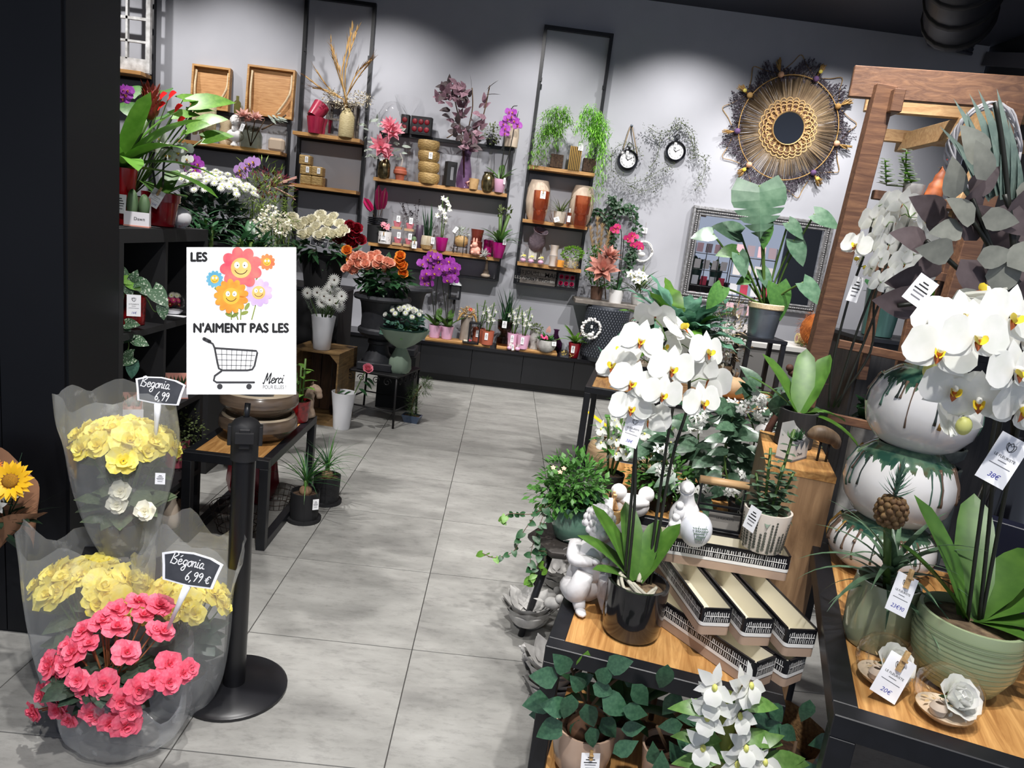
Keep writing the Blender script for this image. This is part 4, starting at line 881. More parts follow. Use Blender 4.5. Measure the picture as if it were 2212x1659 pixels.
# wrought iron table with urn
IRON = mk('wrought_iron', (26, 25, 27), .5, .3)
it = E('iron_table', 'small wrought iron table with scrolled apron under the urn', 'table', (-.87, 5.4, 0), None, -.25); HA = .225
M(IRON).box((0, 0, .392), (.47, .47, .016), .003).ob('tabletop', it)
for x in (-1, 1):
    for y in (-1, 1): M(IRON).tube([(x*HA, y*HA, .39), (x*HA*1.0, y*HA, .2), (x*HA*1.03, y*HA*1.03, 0)], .009, 8).ob('leg', it)
    M(IRON).tube([(x*HA, -HA, .13), (x*HA, HA, .13)], .006, 6).ob('stretcher', it); M(IRON).tube([(-HA, x*HA, .13), (HA, x*HA, .13)], .006, 6).ob('stretcher', it)
def scroll(c, r, s, turns=1.4): return [c+V((s*cos(a)*r*(1-a/(turns*7.5)), 0, sin(a)*r*(1-a/(turns*7.5)))) for a in (i*.35 for i in range(int(turns*18)))]
for side in range(4):
    Tm = RZ(side*pi/2)
    for x, r in ((-.15, .035), (-.06, .03), (.06, .03), (.15, .035)): M(IRON).at(Tm).tube(scroll(V((x, -HA, .345)), r, 1 if x > 0 else -1), .0035, 5).ob('scroll', it)
URNM = mk('urn_black', (46, 47, 52), .6, 0, (34, 35, 40), 24, bmp=.15)
def urn(label, p, k):
    t = E('garden_urn', label, 'urn', p, 'dark classical urns')
    M(URNM).box((0, 0, .03*k), (.27*k, .27*k, .06*k), .006*k).ob('plinth', t)
    M(URNM).lathe([(.125*k, .06*k), (.12*k, .08*k), (.085*k, .13*k), (.07*k, .19*k), (.085*k, .2*k), (.085*k, .22*k), (.07*k, .235*k)], 32, fn=lambda a, z, r: r*(1+.03*cos(16*a))).ob('foot', t)
    M(URNM).lathe([(.07*k, .235*k), (.13*k, .255*k), (.165*k, .285*k), (.165*k, .31*k), (.15*k, .325*k)], 40, fn=lambda a, z, r: r*(1+.05*abs(cos(12*a)))).ob('gadroon', t)
    M(URNM).lathe([(.15*k, .325*k), (.148*k, .4*k), (.16*k, .5*k), (.175*k, .53*k), (.215*k, .54*k), (.222*k, .555*k), (.215*k, .575*k), (.19*k, .578*k), (.17*k, .55*k), (.145*k, .4*k), (.001, .38*k)], 36).ob('bowl', t)
    return t
up = V((-.9, 5.36, .4)); urn('dark classical urn on the iron table under peach roses', up, .98)
t = E('rose_urn_bunch', 'bunch of peach and orange roses standing in the urn', 'roses', up+V((0, 0, .43))); bucket(t, .12, .2)
g = M(GR2); bush(g, (0, -.02, .24), (.2, .16, .14), 230, .085, .05, 'ovate', .5, 0); g.ob('foliage', t, 'stuff')
for px, py in ((762, 568), (775, 572), (790, 570), (765, 585), (803, 553), (820, 560), (815, 550), (793, 575), (777, 552), (830, 580), (842, 568), (848, 572), (750, 580), (835, 565), (800, 560), (785, 556), (768, 556), (812, 572), (760, 553)): flower(t, 'rose', loc_(t, at(px, py+3, 5.2+U(-.02, .1))), (U(-.4, .4), -.8, .7), .105, PEACH)
for px, py in ((750, 540), (862, 560), (872, 575), (865, 552), (870, 590), (760, 560), (868, 570)): flower(t, 'rose', loc_(t, at(px, py+3, 5.25)), (U(-.4, .6), -.8, .5), .105, ORNG)
up2 = on(865, 5.85, .45); pl2 = tagit(M(BLKM).box((0, 0, .225), (.3, .3, .45)).ob('urn_block'), 'black block under the second urn behind the iron table', 'plinth', None, V((up2.x, up2.y, 0)))
urn('second dark urn standing behind the peach roses', up2, .98)
p = V((-.72, 5.3, .4)); t = E('wrapped_bouquet', 'round white and eucalyptus bouquet wrapped in sage green paper', 'bouquet', p)
SGP = mk('sage_paper', (150, 170, 150), .7, transl=.15); DGP = mk('teal_paper', (60, 92, 84), .7)
M(SGP).lathe([(.001, 0), (.07, 0), (.085, .03), (.08, .1), (.04, .19), (.036, .2)], 24, fn=lambda a, z, r: r*(1+.06*sin(9*a)+.04*sin(5*a+z*9))).ob('bag', t)
M(SGP).lathe([(.036, .19), (.09, .22), (.16, .28), (.19, .34)], 30, fn=lambda a, z, r: r*(1+.07*sin(5*a)+.04*sin(11*a))).ob('outer_wrap', t)
M(DGP).lathe([(.036, .2), (.085, .235), (.15, .295), (.175, .35)], 30, fn=lambda a, z, r: r*(1+.07*sin(5*a+1)+.04*sin(11*a))).ob('inner_wrap', t)
g = M(GR3); bush(g, (0, 0, .38), (.17, .15, .11), 170, .05, .04, 'round', .3, .2); g.mat(GR1); bush(g, (0, 0, .36), (.16, .14, .1), 60, .07, .02, 'lance', .3, .2); g.ob('foliage', t, 'stuff')
for i in range(34): a = i*2.4; u = sqrt((i+.5)/34); flower(t, 'mum' if i % 3 else 'rose', (cos(a)*u*.15, sin(a)*u*.13-.03, .43+.08*sqrt(1-u*u)), (cos(a)*u, sin(a)*u-.5, .7), .05, WHP)
p = atz(889, 912, 0); t = E('bonsai', 'small pine bonsai in blue rectangular pot on the floor', 'bonsai', p, None, -.2)
BLUP = mk('blue_glaze', (66, 84, 110), .25, coat=.4)
M(BLUP).add([(x*.07*k, y*.045*k, z) for z, k in ((0, .75), (.06, 1.05)) for x, y in ((-1, -1), (1, -1), (1, 1), (-1, 1))]+[(x*.066, y*.042, .06) for x, y in ((-1, -1), (1, -1), (1, 1), (-1, 1))], [(3, 2, 1, 0), (0, 1, 5, 4), (1, 2, 6, 5), (2, 3, 7, 6), (3, 0, 4, 7), (4, 5, 9, 8), (5, 6, 10, 9), (6, 7, 11, 10), (7, 4, 8, 11)], False).ob('pot', t); M(SOIL).box((0, 0, .05), (.13, .08, .006)).ob('soil', t)
tr = spl([(0, 0, .05), (-.01, 0, .14), (.01, .0, .22), (.05, 0, .3)]); M(STEMB).tube(tr, .007, 6).ob('trunk', t)
g = M(leafm('pine', (62, 88, 48), (92, 116, 66), .6))
for c, r in (((0, 0, .16), (.06, .05, .07)), ((-.01, 0, .25), (.05, .05, .06)), ((.07, 0, .28), (.06, .04, .05)), ((.09, 0, .33), (.04, .04, .05)), ((.0, 0, .1), (.05, .05, .05))): bush(g, c, r, 260, .035, .003, 'lance', .2, .3, .0, seg=2)
g.ob('needles', t, 'stuff')

# ------------------------------------------------------------------ low table on the left
BOWLM = mk('brown_glaze', (112, 96, 82), .25, 0, (70, 58, 48), 5, (1, 1, 9), coat=.4); BOWLR = mk('bowl_rim', (188, 172, 148), .35)
bc = V((-1.1, 3.3, TL))
for lab, z in (('brown glazed bowl stacked on top of another bowl', .115), ('brown glazed bowl at the bottom of the stack on low table', 0)):
    t = E('glazed_bowl', lab, 'bowl', bc+V((0, 0, z+.001)), 'stacked brown bowls')
    M(BOWLM).lathe([(.001, 0), (.11, 0), (.15, .02), (.182, .06), (.178, .1), (.168, .112)], 40).ob('wall', t); M(BOWLR).lathe([(.168, .112), (.165, .122), (.152, .118), (.158, .09), (.15, .03), (.001, .02)], 40).ob('rim', t)
p = bc+V((-.04, .0, .139)); t = E('zinc_pot', 'ribbed galvanised pot standing inside the brown bowls', 'pot', p); M(ZINC).lathe([(.001, 0), (.095, 0), (.11, .17), (.104, .17), (.09, .01)], 60, fn=lambda a, z, r: r*(1+.018*cos(30*a))).ob('pot', t)
p = V((-1.0, 3.62, TL)); t = E('red_pot_plant', 'speckled red pot with green cane plant on the low table', 'pot plant', p); pot(t, .06, .052, .115, REDS)
for k in range(3): M(STEMG).tube([(.015*(k-1), 0, .1), (.02*(k-1), 0, .26+.04*k)], .006, 6).ob('stem', t)
for k in range(16): leafobj(t, (.015*(k % 3-1), 0, .12+.012*k), dirv(k*2.4, .4), U(.07, .1), GR4 if k % 3 else GR1, .4, 'ovate', .6)
p = V((-.99, 3.7, TL)); t = tagit(M(STONE).ball((0, 0, .08), (.001, .001, .001)).ob('x') if 0 else None, '', '') if 0 else None
hs = E('horse_head', 'weathered brown horse head figure behind the red speckled pot', 'figurine', V((-.965, 3.715, TL)))
HBR = mk('weathered_brown', (120, 98, 80), .8, 0, (170, 150, 130), 24, bmp=.3)
M(HBR).tube(spl([(0, 0, 0), (-.012, 0, .05), (-.008, 0, .11), (.004, 0, .15), (.026, -.006, .165), (.045, -.012, .14), (.052, -.014, .115)], 4), [.034]*4+[.03]*4+[.026]*4+[.024]*4+[.022]*4+[.017]*4+[.012], 10).ob('head', hs)
mn = M(mk('mane', (84, 66, 52), .9))
for k in range(14): z = .04+.01*k; mn.leaf(frame((-.03+.0015*k, 0, z), (-1, U(-.5, .5), -.4)), .035, .014, 'lance', .8, .2, 3)
for s_ in (-1, 1): mn.leaf(frame((.004, s_*.01, .175), (0, s_*.3, 1)), .026, .012, 'lance', 0, .4, 3)
mn.ob('mane', hs)
def ponytail(label, px, py, seed):
    rg = random.Random(seed); p = atz(px, py-8, 0); t = E('ponytail_palm', label, 'pot plant', p, 'ponytail palms in black pots')
    M(BLKM).lathe([(.001, 0), (.085, 0), (.085, .018), (.07, .018)], 28).ob('saucer', t); pot(t, .072, .068, .15, BLKM, SOIL, z=.004)
    M(mk('caudex', (150, 122, 92), .8, 0, (110, 86, 62), 20)).ball((0, 0, .155), (.032, .032, .028), 14, 8).ob('bulb', t); M(STEMG).tube([(0, 0, .16), (0, 0, .21)], [.014, .009], 8).ob('neck', t)
    for i in range(46):
        a = rg.uniform(0, 6.28); leafobj(t, (0, 0, .19+.02*rg.random()), dirv(a, rg.uniform(.35, 1.5)), rg.uniform(.14, .27), GR2 if i % 3 else GR1, .04, 'blade', rg.uniform(.4, 1.8), .2, n=6)
    return t
t = ponytail('ponytail palm in black pot with price sticker by the low table', 656, 1130, 4); tag(t, loc_(t, at(682, 1090, t.location.y-.06)), (.6, -1, 0), .03, .055)
ponytail('ponytail palm in black pot without sticker by the low table', 703, 1092, 9)
# under the low table
rb = E('red_foil_bag', 'shiny dark red gift bag under the low table', 'bag', V((-1.2, 3.55, 0)))
M(mk('red_foil', (120, 14, 30), .3, .2, (90, 8, 20), 8)).lathe([(.001, 0), (.1, 0), (.13, .1), (.12, .22), (.06, .3)], 24, fn=lambda a, z, r: r*(1+.08*sin(6*a+z*12)+.05*sin(11*a))).ob('bag', rb)
def wirebasket(label, p, r, h):
    t = E('wire_basket', label, 'basket', p, 'rusty wire baskets'); m = M(mk('rust_wire', (62, 52, 46), .7, .4))
    for k in range(18): a = 2*pi*k/18; m.tube([(cos(a)*r*.7, sin(a)*r*.7, .003), (cos(a)*r, sin(a)*r, h)], .0016, 4)
    for z, q in ((.003, .7), (h*.35, .8), (h*.7, .91), (h, 1)): m.tube([(cos(a)*r*q, sin(a)*r*q, z) for a in (2*pi*i/24 for i in range(25))], .002, 4)
    m.ob('wire', t, 'stuff')
wirebasket('wire basket under the near end of the low table', V((-1.13, 3.17, 0)), .13, .12); wirebasket('wire basket deeper under the low table', V((-1.05, 3.48, 0)), .1, .09)
# ------------------------------------------------------------------ goods on the back wall shelves (1 px is about 4.55 mm there)
K = .00455
def sh(px, z, y=7.12): return on(px, y, z)
def solo(mb, name, label, cat, p, group=None, rz=0):
    o = mb.ob(name); tagit(o, label, cat, group, p); o.rotation_euler = (0, 0, rz); return o
def vase(mb, prof, k=1, seg=24, fn=None): return mb.lathe([(r*k, z*k) for r, z in prof], seg, fn=fn)
# old window sash, trays
p = sh(280, 2.585, 7.16); t = E('window_sash', 'old white painted window sash standing on the top left shelf', 'window', V((-3.78, 7.15, 2.586)))
OLDW = mk('old_white', (206, 206, 206), .7, 0, (150, 148, 146), 18)
for x in (-.2, .2): M(OLDW).box((x, 0, .45), (.04, .04, .9)).ob('stile', t)
for z, h in ((.06, .12), (.47, .025), (.87, .05), (.67, .02), (.27, .02)): M(OLDW).box((0, 0, z), (.36, .035, h)).ob('rail', t)
M(OLDW).box((0, 0, .5), (.02, .035, .78)).ob('glazing_bar', t)
for x in (-.09, .09):
    for z in (.2, .37, .57, .77): M(CLEAR).box((x, 0, z), (.16, .003, .16)).ob('pane', t)
def tray(label, x0, x1, z0, h, rz=0):
    w_ = x1-x0; t = E('rope_tray', label, 'tray', ((x0+x1)/2, 7.262, z0), 'wooden rope handled trays')
    T = RX(-.08); M(wood('tray_base', (168, 118, 70), (204, 156, 104), (1.4, 12, 12), 3)).at(T).box((0, .012, h/2), (w_-.02, .012, h-.02)).ob('base', t)
    for s_ in (-1, 1): M(OAK).at(T).box((s_*(w_/2-.009), -.012, h/2), (.018, .06, h)).ob('rim', t); M(OAK).at(T).box((0, -.012, h/2+s_*(h/2-.009)), (w_-.036, .06, .018)).ob('rim', t)
    for a, b in ((-.42, -.4), (.42, .15)): M(ROPE).at(T).tube(spl([(a*w_, -.005, h*.9), (a*w_*.98, -.03, h*.5), (b*w_, -.02, h*.06)], 4), .011, 8).ob('rope_handle', t)
    return t
tray('smaller rope handled wooden tray leaning on the wall', -3.215, -2.85, 2.345, .4); tray('larger rope handled wooden tray leaning on the wall', -2.69, -2.235, 2.345, .46)
solo(M(glass('olive_glass', (176, 172, 110), haze=.3, hazec=(160, 156, 96))).lathe([(.001, 0), (.03, 0), (.032, .02), (.032, .1), (.014, .12), (.014, .16)], 16), 'glass_bottle', 'small olive glass bottle between the two rope trays', 'bottle', (-2.77, 7.25, 2.345))
z = SZ['h']
p = sh(440, z); t = E('fringed_lamp', 'cream fringed yarn shade over slim bundle of straw', 'ornament', p); FR = mk('cream_yarn', (216, 206, 172), .9, 0, (186, 176, 140), 30)
m = M(FR).lathe([(.001, .37), (.085, .37), (.1, .35), (.1, .12)], 30); 
for k in range(60): a = k*2*pi/60; m.tube([(cos(a)*.1, sin(a)*.1, .36), (cos(a)*.104, sin(a)*.104, .2), (cos(a)*.098, sin(a)*.098, U(.05, .1))], .004, 4)
m.ob('fringe', t, 'stuff'); m = M(DRY)
for k in range(24): a = U(0, 6.28); m.tube([(cos(a)*.02, sin(a)*.02, 0), (cos(a)*.06, sin(a)*.06, .2)], .004, 4)
m.ob('straw', t, 'stuff')
p = sh(487, z, 7.2); t = solo(M(ROPE).lathe([(.001, 0), (.055, 0), (.06, .03), (.05, .05), (.06, .08), (.05, .11), (.06, .14), (.05, .17), (.06, .2), (.05, .24)], 20), 'rope_column', 'coiled rope column standing behind the white bust', 'ornament', p)
p = sh(506, z, 7.08); t = E('bust_statue', 'white plaster bust of a curly haired youth on the shelf', 'bust', p)
bs = M(PLAST); bs.lathe([(.001, 0), (.035, 0), (.035, .012), (.02, .03), (.02, .05)], 16); bs.ball((0, .01, .095), (.085, .05, .06), 16, 10); bs.tube([(0, 0, .12), (0, -.002, .18)], [.034, .028], 12); bs.ball((0, -.008, .222), (.036, .042, .05), 16, 12, fn=lambda a, b: 1+.06*(sin(a) < -.5)*(1.2 < b < 1.7)); bs.ball((0, -.052, .215), (.008, .012, .014), 8, 6)
for s_ in (-1, 1): bs.ball((s_*.036, 0, .215), (.006, .01, .013), 6, 5); bs.ball((s_*.015, -.043, .228), (.008, .005, .004), 8, 5)
bs.ball((0, -.046, .196), (.012, .006, .004), 8, 5); bs.ob('body', t); hr = M(PLAST)
for i in range(46): a = i*2.4; u = i/46; hr.ball((cos(a)*.04*sin(u*1.7+.15), sin(a)*.044*sin(u*1.7+.15)+.006, .225+.05*cos(u*1.7+.15)), .0125, 6, 5)
hr.ob('curls', t)
p = sh(541, z, 7.1); t = E('flower_vase', 'smoky glass jar of dusty pink magnolias on the bust shelf', 'vase', p)
M(glass('smoke_green', (150, 156, 140))).lathe([(.001, 0), (.095, 0), (.105, .02), (.105, .12), (.075, .18), (.08, .2)], 28).ob('jar', t); g = M(STEMB)
for px, py in ((528, 250), (552, 252), (572, 258)):
    q = loc_(t, at(px, py, 7.08)); g.tube([(0, 0, .02), q], .005, 5)
for px, py, s_ in ((526, 252, .17), (552, 256, .15), (540, 262, .12)): flower(t, 'lotus', loc_(t, at(px, py, 7.05)), (U(-.4, .4), -.5, .9), s_, SALM)
g.tube(spl([loc_(t, at(a, b, 7.08)) for a, b in ((565, 280), (595, 265), (618, 248))]), .008, 6); g.ob('branches', t)
for k in range(14): leafobj(t, loc_(t, at(578+k*2, 248+3*(k % 5), 7.06)), dirv(U(-1, .6), U(-.6, .4)), .08, SAGEL, .25, 'lance', .4, up=(0, -1, .5))
tag(t, loc_(t, at(523, 275, 6.99)), TOCAM, .035, .07, tilt=-.3)
p = sh(597, z, 7.1); t = E('gift_pouch', 'clear handled gift pouch with beige filling near shelf end', 'pouch', p); M(SLEEVE).box((0, 0, .1), (.17, .1, .2)).ob('pouch', t); M(mk('beige_fill', (206, 184, 160), .8)).box((0, 0, .06), (.15, .08, .12), .02).ob('filling', t); M(SLEEVE).tube(spl([(-.04, 0, .2), (-.03, 0, .24), (.03, 0, .24), (.04, 0, .2)]), .004, 5).ob('handle', t)
# tall frame 1
z = SZ['a']; RB = mk('raspberry_pot', (168, 44, 72), .3, 0, (140, 30, 58), 8, (6, 6, 1))
for lab, px, yy, dz, rot in (('raspberry ribbed pot standing upright below a tipped one', 680, 7.08, 0, None), ('raspberry ribbed pot tipped over on top of another pot', 676, 7.08, .145, 1), ('raspberry ribbed pot standing beside the grey lantern', 698, 7.2, 0, None)):
    o = M(RB).lathe([(.001, 0), (.06, 0), (.082, .15), (.077, .15), (.055, .01)], 40, fn=lambda a, z_, r: r*(1+.012*cos(20*a))); o = solo(o, 'ribbed_pot', lab, 'pot', sh(px, z+dz, yy), 'raspberry pots')
    if rot: o.rotation_euler = (-.5, .45, 0)
p = sh(738, z, 7.22); t = E('wooden_lantern', 'grey wooden lantern with glazed sides behind the beige vase', 'lantern', p)
for x in (-.13, .13):
    for y in (-.07, .07): M(GREYW).box((x, y, .16), (.025, .025, .32)).ob('post', t)
for zz in (.012, .31): M(GREYW).box((0, 0, zz), (.29, .17, .024)).ob('board', t)
for x in (-.065, .065): M(CLEAR).box((x, -.07, .16), (.1, .003, .27)).ob('pane', t)
M(GREYW).box((0, -.07, .16), (.018, .018, .28)).ob('bar', t); M(GREYW).box((0, -.07, .16), (.24, .018, .018)).ob('bar', t)
p = sh(747, z, 7.07); t = E('dried_vase', 'beige crackled bottle vase with tall dried branches', 'vase', p)
M(mk('straw_ceramic', (196, 182, 140), .6, 0, (168, 152, 110), 40, (1, 1, 4), .3)).lathe([(.001, 0), (.068, 0), (.073, .02), (.07, .19), (.05, .23), (.032, .245), (.034, .262)], 24).ob('vase', t)
g = M(DRY)
for pts in (((745, 210), (740, 150), (760, 70)), ((747, 210), (735, 160), (715, 95)), ((748, 210), (770, 160), (803, 128)), ((742, 215), (710, 190), (682, 150)), ((742, 215), (700, 195), (660, 165)), ((750, 205), (775, 165), (800, 135)), ((745, 205), (748, 140), (770, 70)), ((746, 205), (728, 150), (718, 115)), ((742, 214), (705, 195), (675, 190))):
    c = spl([loc_(t, at(a, b, 7.06+U(-.05, .05))) for a, b in pts], 6); g.tube([(0, 0, .2)]+c, .006, 5)
    for q in c[5:]:
        for _ in range(3): d = (c[-1]-c[0]).normalized()+V((U(-.3, .3), U(-.2, .2), U(-.2, .3))); g.leaf(frame(q, d), U(.06, .12), .012, 'lance', U(-.3, .3), .2, 3)
g.ob('branches', t, 'stuff'); g = M(mk('limonium', (186, 176, 152), .8)); bush(g, loc_(t, at(780, 215, 7.05)), (.13, .08, .07), 300, .02, .012, 'round', .3, 0, .1, seg=2); bush(g, loc_(t, at(722, 210, 7.05)), (.13, .08, .1), 220, .02, .012, 'round', .3, 0, .1, seg=2); bush(g, loc_(t, at(745, 225, 7.05)), (.1, .08, .06), 120, .02, .012, 'round', .3, 0, .1, seg=2); g.ob('dried_blossom', t, 'stuff')
z = SZ['b']; LB = ['at the back of the lower row', 'at the front of the lower row', 'at the back of the middle row', 'at the front of the middle row', 'alone on the top of the pile']
for k, (px, zz) in enumerate(((663, 0), (687, 0), (663, .092), (687, .092), (661, .184))):
    p = sh(px, z+zz, 7.12); t = E('woven_box', 'gold woven storage box '+LB[k], 'box', p, 'gold woven boxes'); M(GOLDB).box((0, 0, .044), (.107, .12, .088), .008).ob('box', t)
    if k > 1: tag(t, (.02, -.063, .05), (0, -1, 0), .03, .055)
# low frame: top edge goods
p = sh(848, 2.355, 7.24); t = E('glass_globe_vase', 'clear round glass vase standing on the top rail', 'vase', p); M(CLEAR).lathe([(.001, 0), (.06, 0), (.14, .08), (.15, .15), (.1, .25), (.08, .27)], 28).ob('bowl', t)
p = sh(870, 2.355, 7.26); t = E('glass_funnel_vase', 'clear flared glass vase behind the round one', 'vase', V((p.x+.02, 7.27, 2.356))); M(CLEAR).lathe([(.001, 0), (.05, 0), (.03, .12), (.13, .34)], 28).ob('bowl', t)
for lab, px, w_ in (('narrow black box of preserved red roses beside the wider one', 874, .075), ('wide black box of preserved red roses on the top rail', 909, .2)):
    p = sh(px, 2.356, 7.22); t = E('rose_box', lab, 'gift box', p, 'boxed preserved roses', -.12); M(BLKM).box((0, 0, .085), (w_, .07, .17)).ob('box', t); M(mk('dim_window', (60, 58, 62), .2)).box((0, -.036, .085), (w_-.03, .002, .14)).ob('window', t)
    n = 2 if w_ < .1 else 3
    for i in range(n if w_ > .1 else 1):
        for j in range(2): M(DRED).ball(((i-(n-1)/2)*.06 if w_ > .1 else 0, -.037, .05+.07*j), (.026, .008, .026), 14, 6).ob('rose', t)
z = SZ['c']
p = sh(828, z, 7.08); t = E('lily_vase', 'mottled glass vase of pink and white artificial lilies', 'vase', p); M(MERC).lathe([(.001, 0), (.05, 0), (.062, .03), (.06, .13), (.04, .17), (.045, .18)], 22).ob('vase', t)
for px, py, m, s_ in ((848, 285, ROSEP, .22), (822, 318, ROSEP, .24), (842, 272, ROSEP, .18), (838, 335, ROSEP, .14)): flower(t, 'lotus', loc_(t, at(px, py, 7.02)), (U(-.4, .4), -.9, .4), s_, m)
for k in range(46): q = loc_(t, at(U(786, 868), U(262, 345), 7.06+U(-.03, .05))); leafobj(t, q, dirv(U(0, 6.28), U(-.6, .9)), U(.07, .11), SAGEL, .3, 'lance', .5, up=(0, -1, .4))
tag(t, loc_(t, at(824, 340, 6.98)), TOCAM, .05, .05, tilt=.5)
p = sh(863, z, 7.1); t = E('terracotta_lantern', 'small terracotta tiered candle holder behind the lilies', 'candle holder', p); M(TERRA).lathe([(.001, 0), (.04, 0), (.045, .05), (.065, .06), (.065, .09), (.055, .1), (.055, .12), (.03, .125)], 20).ob('body', t); M(mk('white_rope', (222, 214, 208), .8)).tube(spl([(0, 0, .12), (.01, 0, .19), (-.02, 0, .25)]), .01, 6).ob('cord', t)
def cyl(label, px, z, y, r, h, m=CLEAR): return solo(M(m).lathe([(.001, 0), (r, 0), (r, h), (r-.004, h), (r-.004, .012), (.001, .012)], 28), 'glass_cylinder', label, 'vase', sh(px, z, y))
cyl('tall clear glass cylinder beside the woven bowls', 889, z, 7.16, .075, .38); cyl('tall clear glass cylinder behind the gold speckled vase', 1040, z, 7.18, .08, .38); cyl('clear glass bottle vase beside the black carton', 952, z, 7.2, .03, .3)
for k in range(4):
    t = E('woven_bowl', 'gold woven bowl, '+('bottom', 'second from bottom', 'second from top', 'top')[k]+' of the tall stack', 'bowl', sh(925, z+.1*k+.001, 7.1), 'stacked gold woven bowls'); M(GOLDB).lathe([(.001, 0), (.085, 0), (.103, .03), (.106, .07), (.1, .097), (.094, .097), (.09, .02)], 26).ob('bowl', t)
    if k == 2: tag(t, (.03, -.104, .055), (0.2, -1, 0), .035, .06)
p = sh(970, z, 7.08); t = E('black_carton', 'black gift carton with window beside purple vase', 'box', p, None, .5); M(BLKM).box((0, 0, .115), (.1, .08, .23), .004).ob('carton', t); M(INKG).box((.0, -.041, .12), (.03, .001, .12)).ob('print', t)
p = sh(1000, z, 7.1); t = E('leaf_vase', 'tall purple glass vase with big mauve leaf branches', 'vase', p); M(PURG).lathe([(.001, 0), (.06, 0), (.075, .05), (.07, .15), (.04, .29), (.055, .37), (.06, .38)], 26).ob('vase', t)
g = M(STEMB)
for pts in (((1000, 310), (990, 250), (975, 185)), ((1003, 310), (1020, 240), (1020, 190)), ((1003, 310), (1040, 260), (1058, 185)), ((1000, 312), (985, 290), (965, 298))): g.tube([(0, 0, .1)]+spl([loc_(t, at(a, b, 7.08)) for a, b in pts]), .006, 5)
g.ob('branches', t)
for k in range(105):
    v = R.random(); py = 180+v*145; w_ = 18+28*sin(pi*min(1, v*1.05)); px = 1000+U(-w_, w_)+(8 if v > .3 else -18); d = V((U(-.8, .8), -.6, U(-.3, 1)))
    leafobj(t, loc_(t, at(px, py, 7.04+U(-.06, .08))), d, U(.08, .13), MAUVE if k % 3 else PLUML, .46, 'ovate', .4, .1, (U(-.3, .3), -1, .4))
for q, d in (((1018, 195), (-.1, 0, 1)), ((1050, 195), (.6, 0, .7)), ((1048, 205), (.8, 0, .2))): leafobj(t, loc_(t, at(*q, 7.05)), d, .15, PLUML, .22, 'lance', .2)
p = sh(1022, z, 7.06); t = E('paper_pot', 'crumpled kraft paper pot of curled dried stems', 'pot', p); M(mk('kraft_light', (196, 160, 112), .8, 0, (168, 130, 84), 20, bmp=.3)).lathe([(.001, 0), (.042, 0), (.05, .1), (.046, .1), (.04, .02)], 12, fn=lambda a, z_, r: r*(1+.06*sin(5*a))).ob('pot', t); g = M(SALM)
for k in range(10): g.tube(spl([(-.05, 0, .02+.004*k), (-.07+U(-.01, .01), -.02, .05), (-.04, -.02, .07)]), .005, 5)
g.ob('dried_curls', t)
solo(M(MERC).lathe([(.001, 0), (.045, 0), (.062, .03), (.066, .08), (.06, .13), (.045, .16), (.05, .175)], 24), 'speckled_vase', 'gold speckled mercury glass vase beside the pink orchid pot', 'vase', sh(1052, z, 7.06))
p = sh(1077, z, 7.06); t = E('potted_orchid', 'purple orchid in pale pink pot at the shelf end', 'orchid', p); pot(t, .06, .045, .125, PINKP, BARK)
s1 = spl([(0, 0, .12)]+[loc_(t, at(a, b, 7.05)) for a, b in ((1088, 330), (1090, 285), (1105, 235), (1118, 228))]); s2 = spl([(0, 0, .12)]+[loc_(t, at(a, b, 7.05)) for a, b in ((1100, 330), (1110, 280), (1120, 240))])
phal(t, (0, 0, .12), [(2.8, .8, .2, .3, .5), (.2, .9, .2, .3, .4), (1.5, 1.1, .2, .3, .3), (-.6, .6, .16, .32, .5), (3.4, .5, .15, .32, .5)], [s1, s2], [(loc_(t, at(a, b, 7.03)), (U(-.4, .4), -1, .1)) for a, b in ((1092, 278), (1105, 252), (1100, 242), (1112, 262), (1118, 272), (1087, 268), (1096, 258), (1108, 243), (1090, 288))], PURP, .085)
tag(t, (.045, -.055, .11), (.4, -1, 0), .02, .06)
solo(M(BEIGE).lathe([(.001, 0), (.065, 0), (.07, .1), (.055, .26), (.06, .27)], 20), 'tall_beige_vase', 'tall beige vase behind the purple orchid on the rail', 'vase', sh(1103, 2.356, 7.24))
p = sh(1060, 2.356, 7.24); t = E('dried_bush', 'small bowl of olive dried herbs on the top rail', 'dried flowers', p); M(BLKM).lathe([(.001, 0), (.04, 0), (.05, .05)], 14).ob('bowl', t); g = M(OLIVE); bush(g, (0, -.02, .1), (.09, .07, .1), 130, .03, .016, 'round', .3, 0, .1, seg=2); g.ob('foliage', t, 'stuff')
# low frame: lower shelf
z = SZ['d']
p = sh(812, z, 7.14); t = E('wire_pot', 'tall black ringed pot with magenta paper flowers', 'pot', p); m = M(BLKM)
m.lathe([(.001, 0), (.09, 0), (.095, .17), (.001, .17)], 24); m.ob('pot', t); r_ = M(BLKG)
for k in range(4): r_.lathe([(.09, .175+.018*k), (.1, .18+.018*k), (.1, .186+.018*k), (.09, .19+.018*k)], 28)
r_.ob('rings', t); HP2 = mk('magenta_paper', (206, 30, 106), .5, transl=.2); DMG = mk('dark_magenta', (120, 16, 62), .5)
for a, b, m_ in (((805, 458), (788, 430), HP2), ((818, 458), (818, 405), DMG), ((825, 455), (832, 410), DMG)):
    A, B = loc_(t, at(*a, 7.1)), loc_(t, at(*b, 7.08)); M(STEMB).tube([(0, 0, .2), A, B], .003, 4).ob('stem', t); d = B-A; o = M(m_); [o.leaf(frame(A.lerp(B, .1), d, (sin(k), -cos(k), 0)), d.length*1.0, .07, 'strap', .1, .5, 4) for k in (0, .7, -.7)]; o.ob('paper_flower', t)
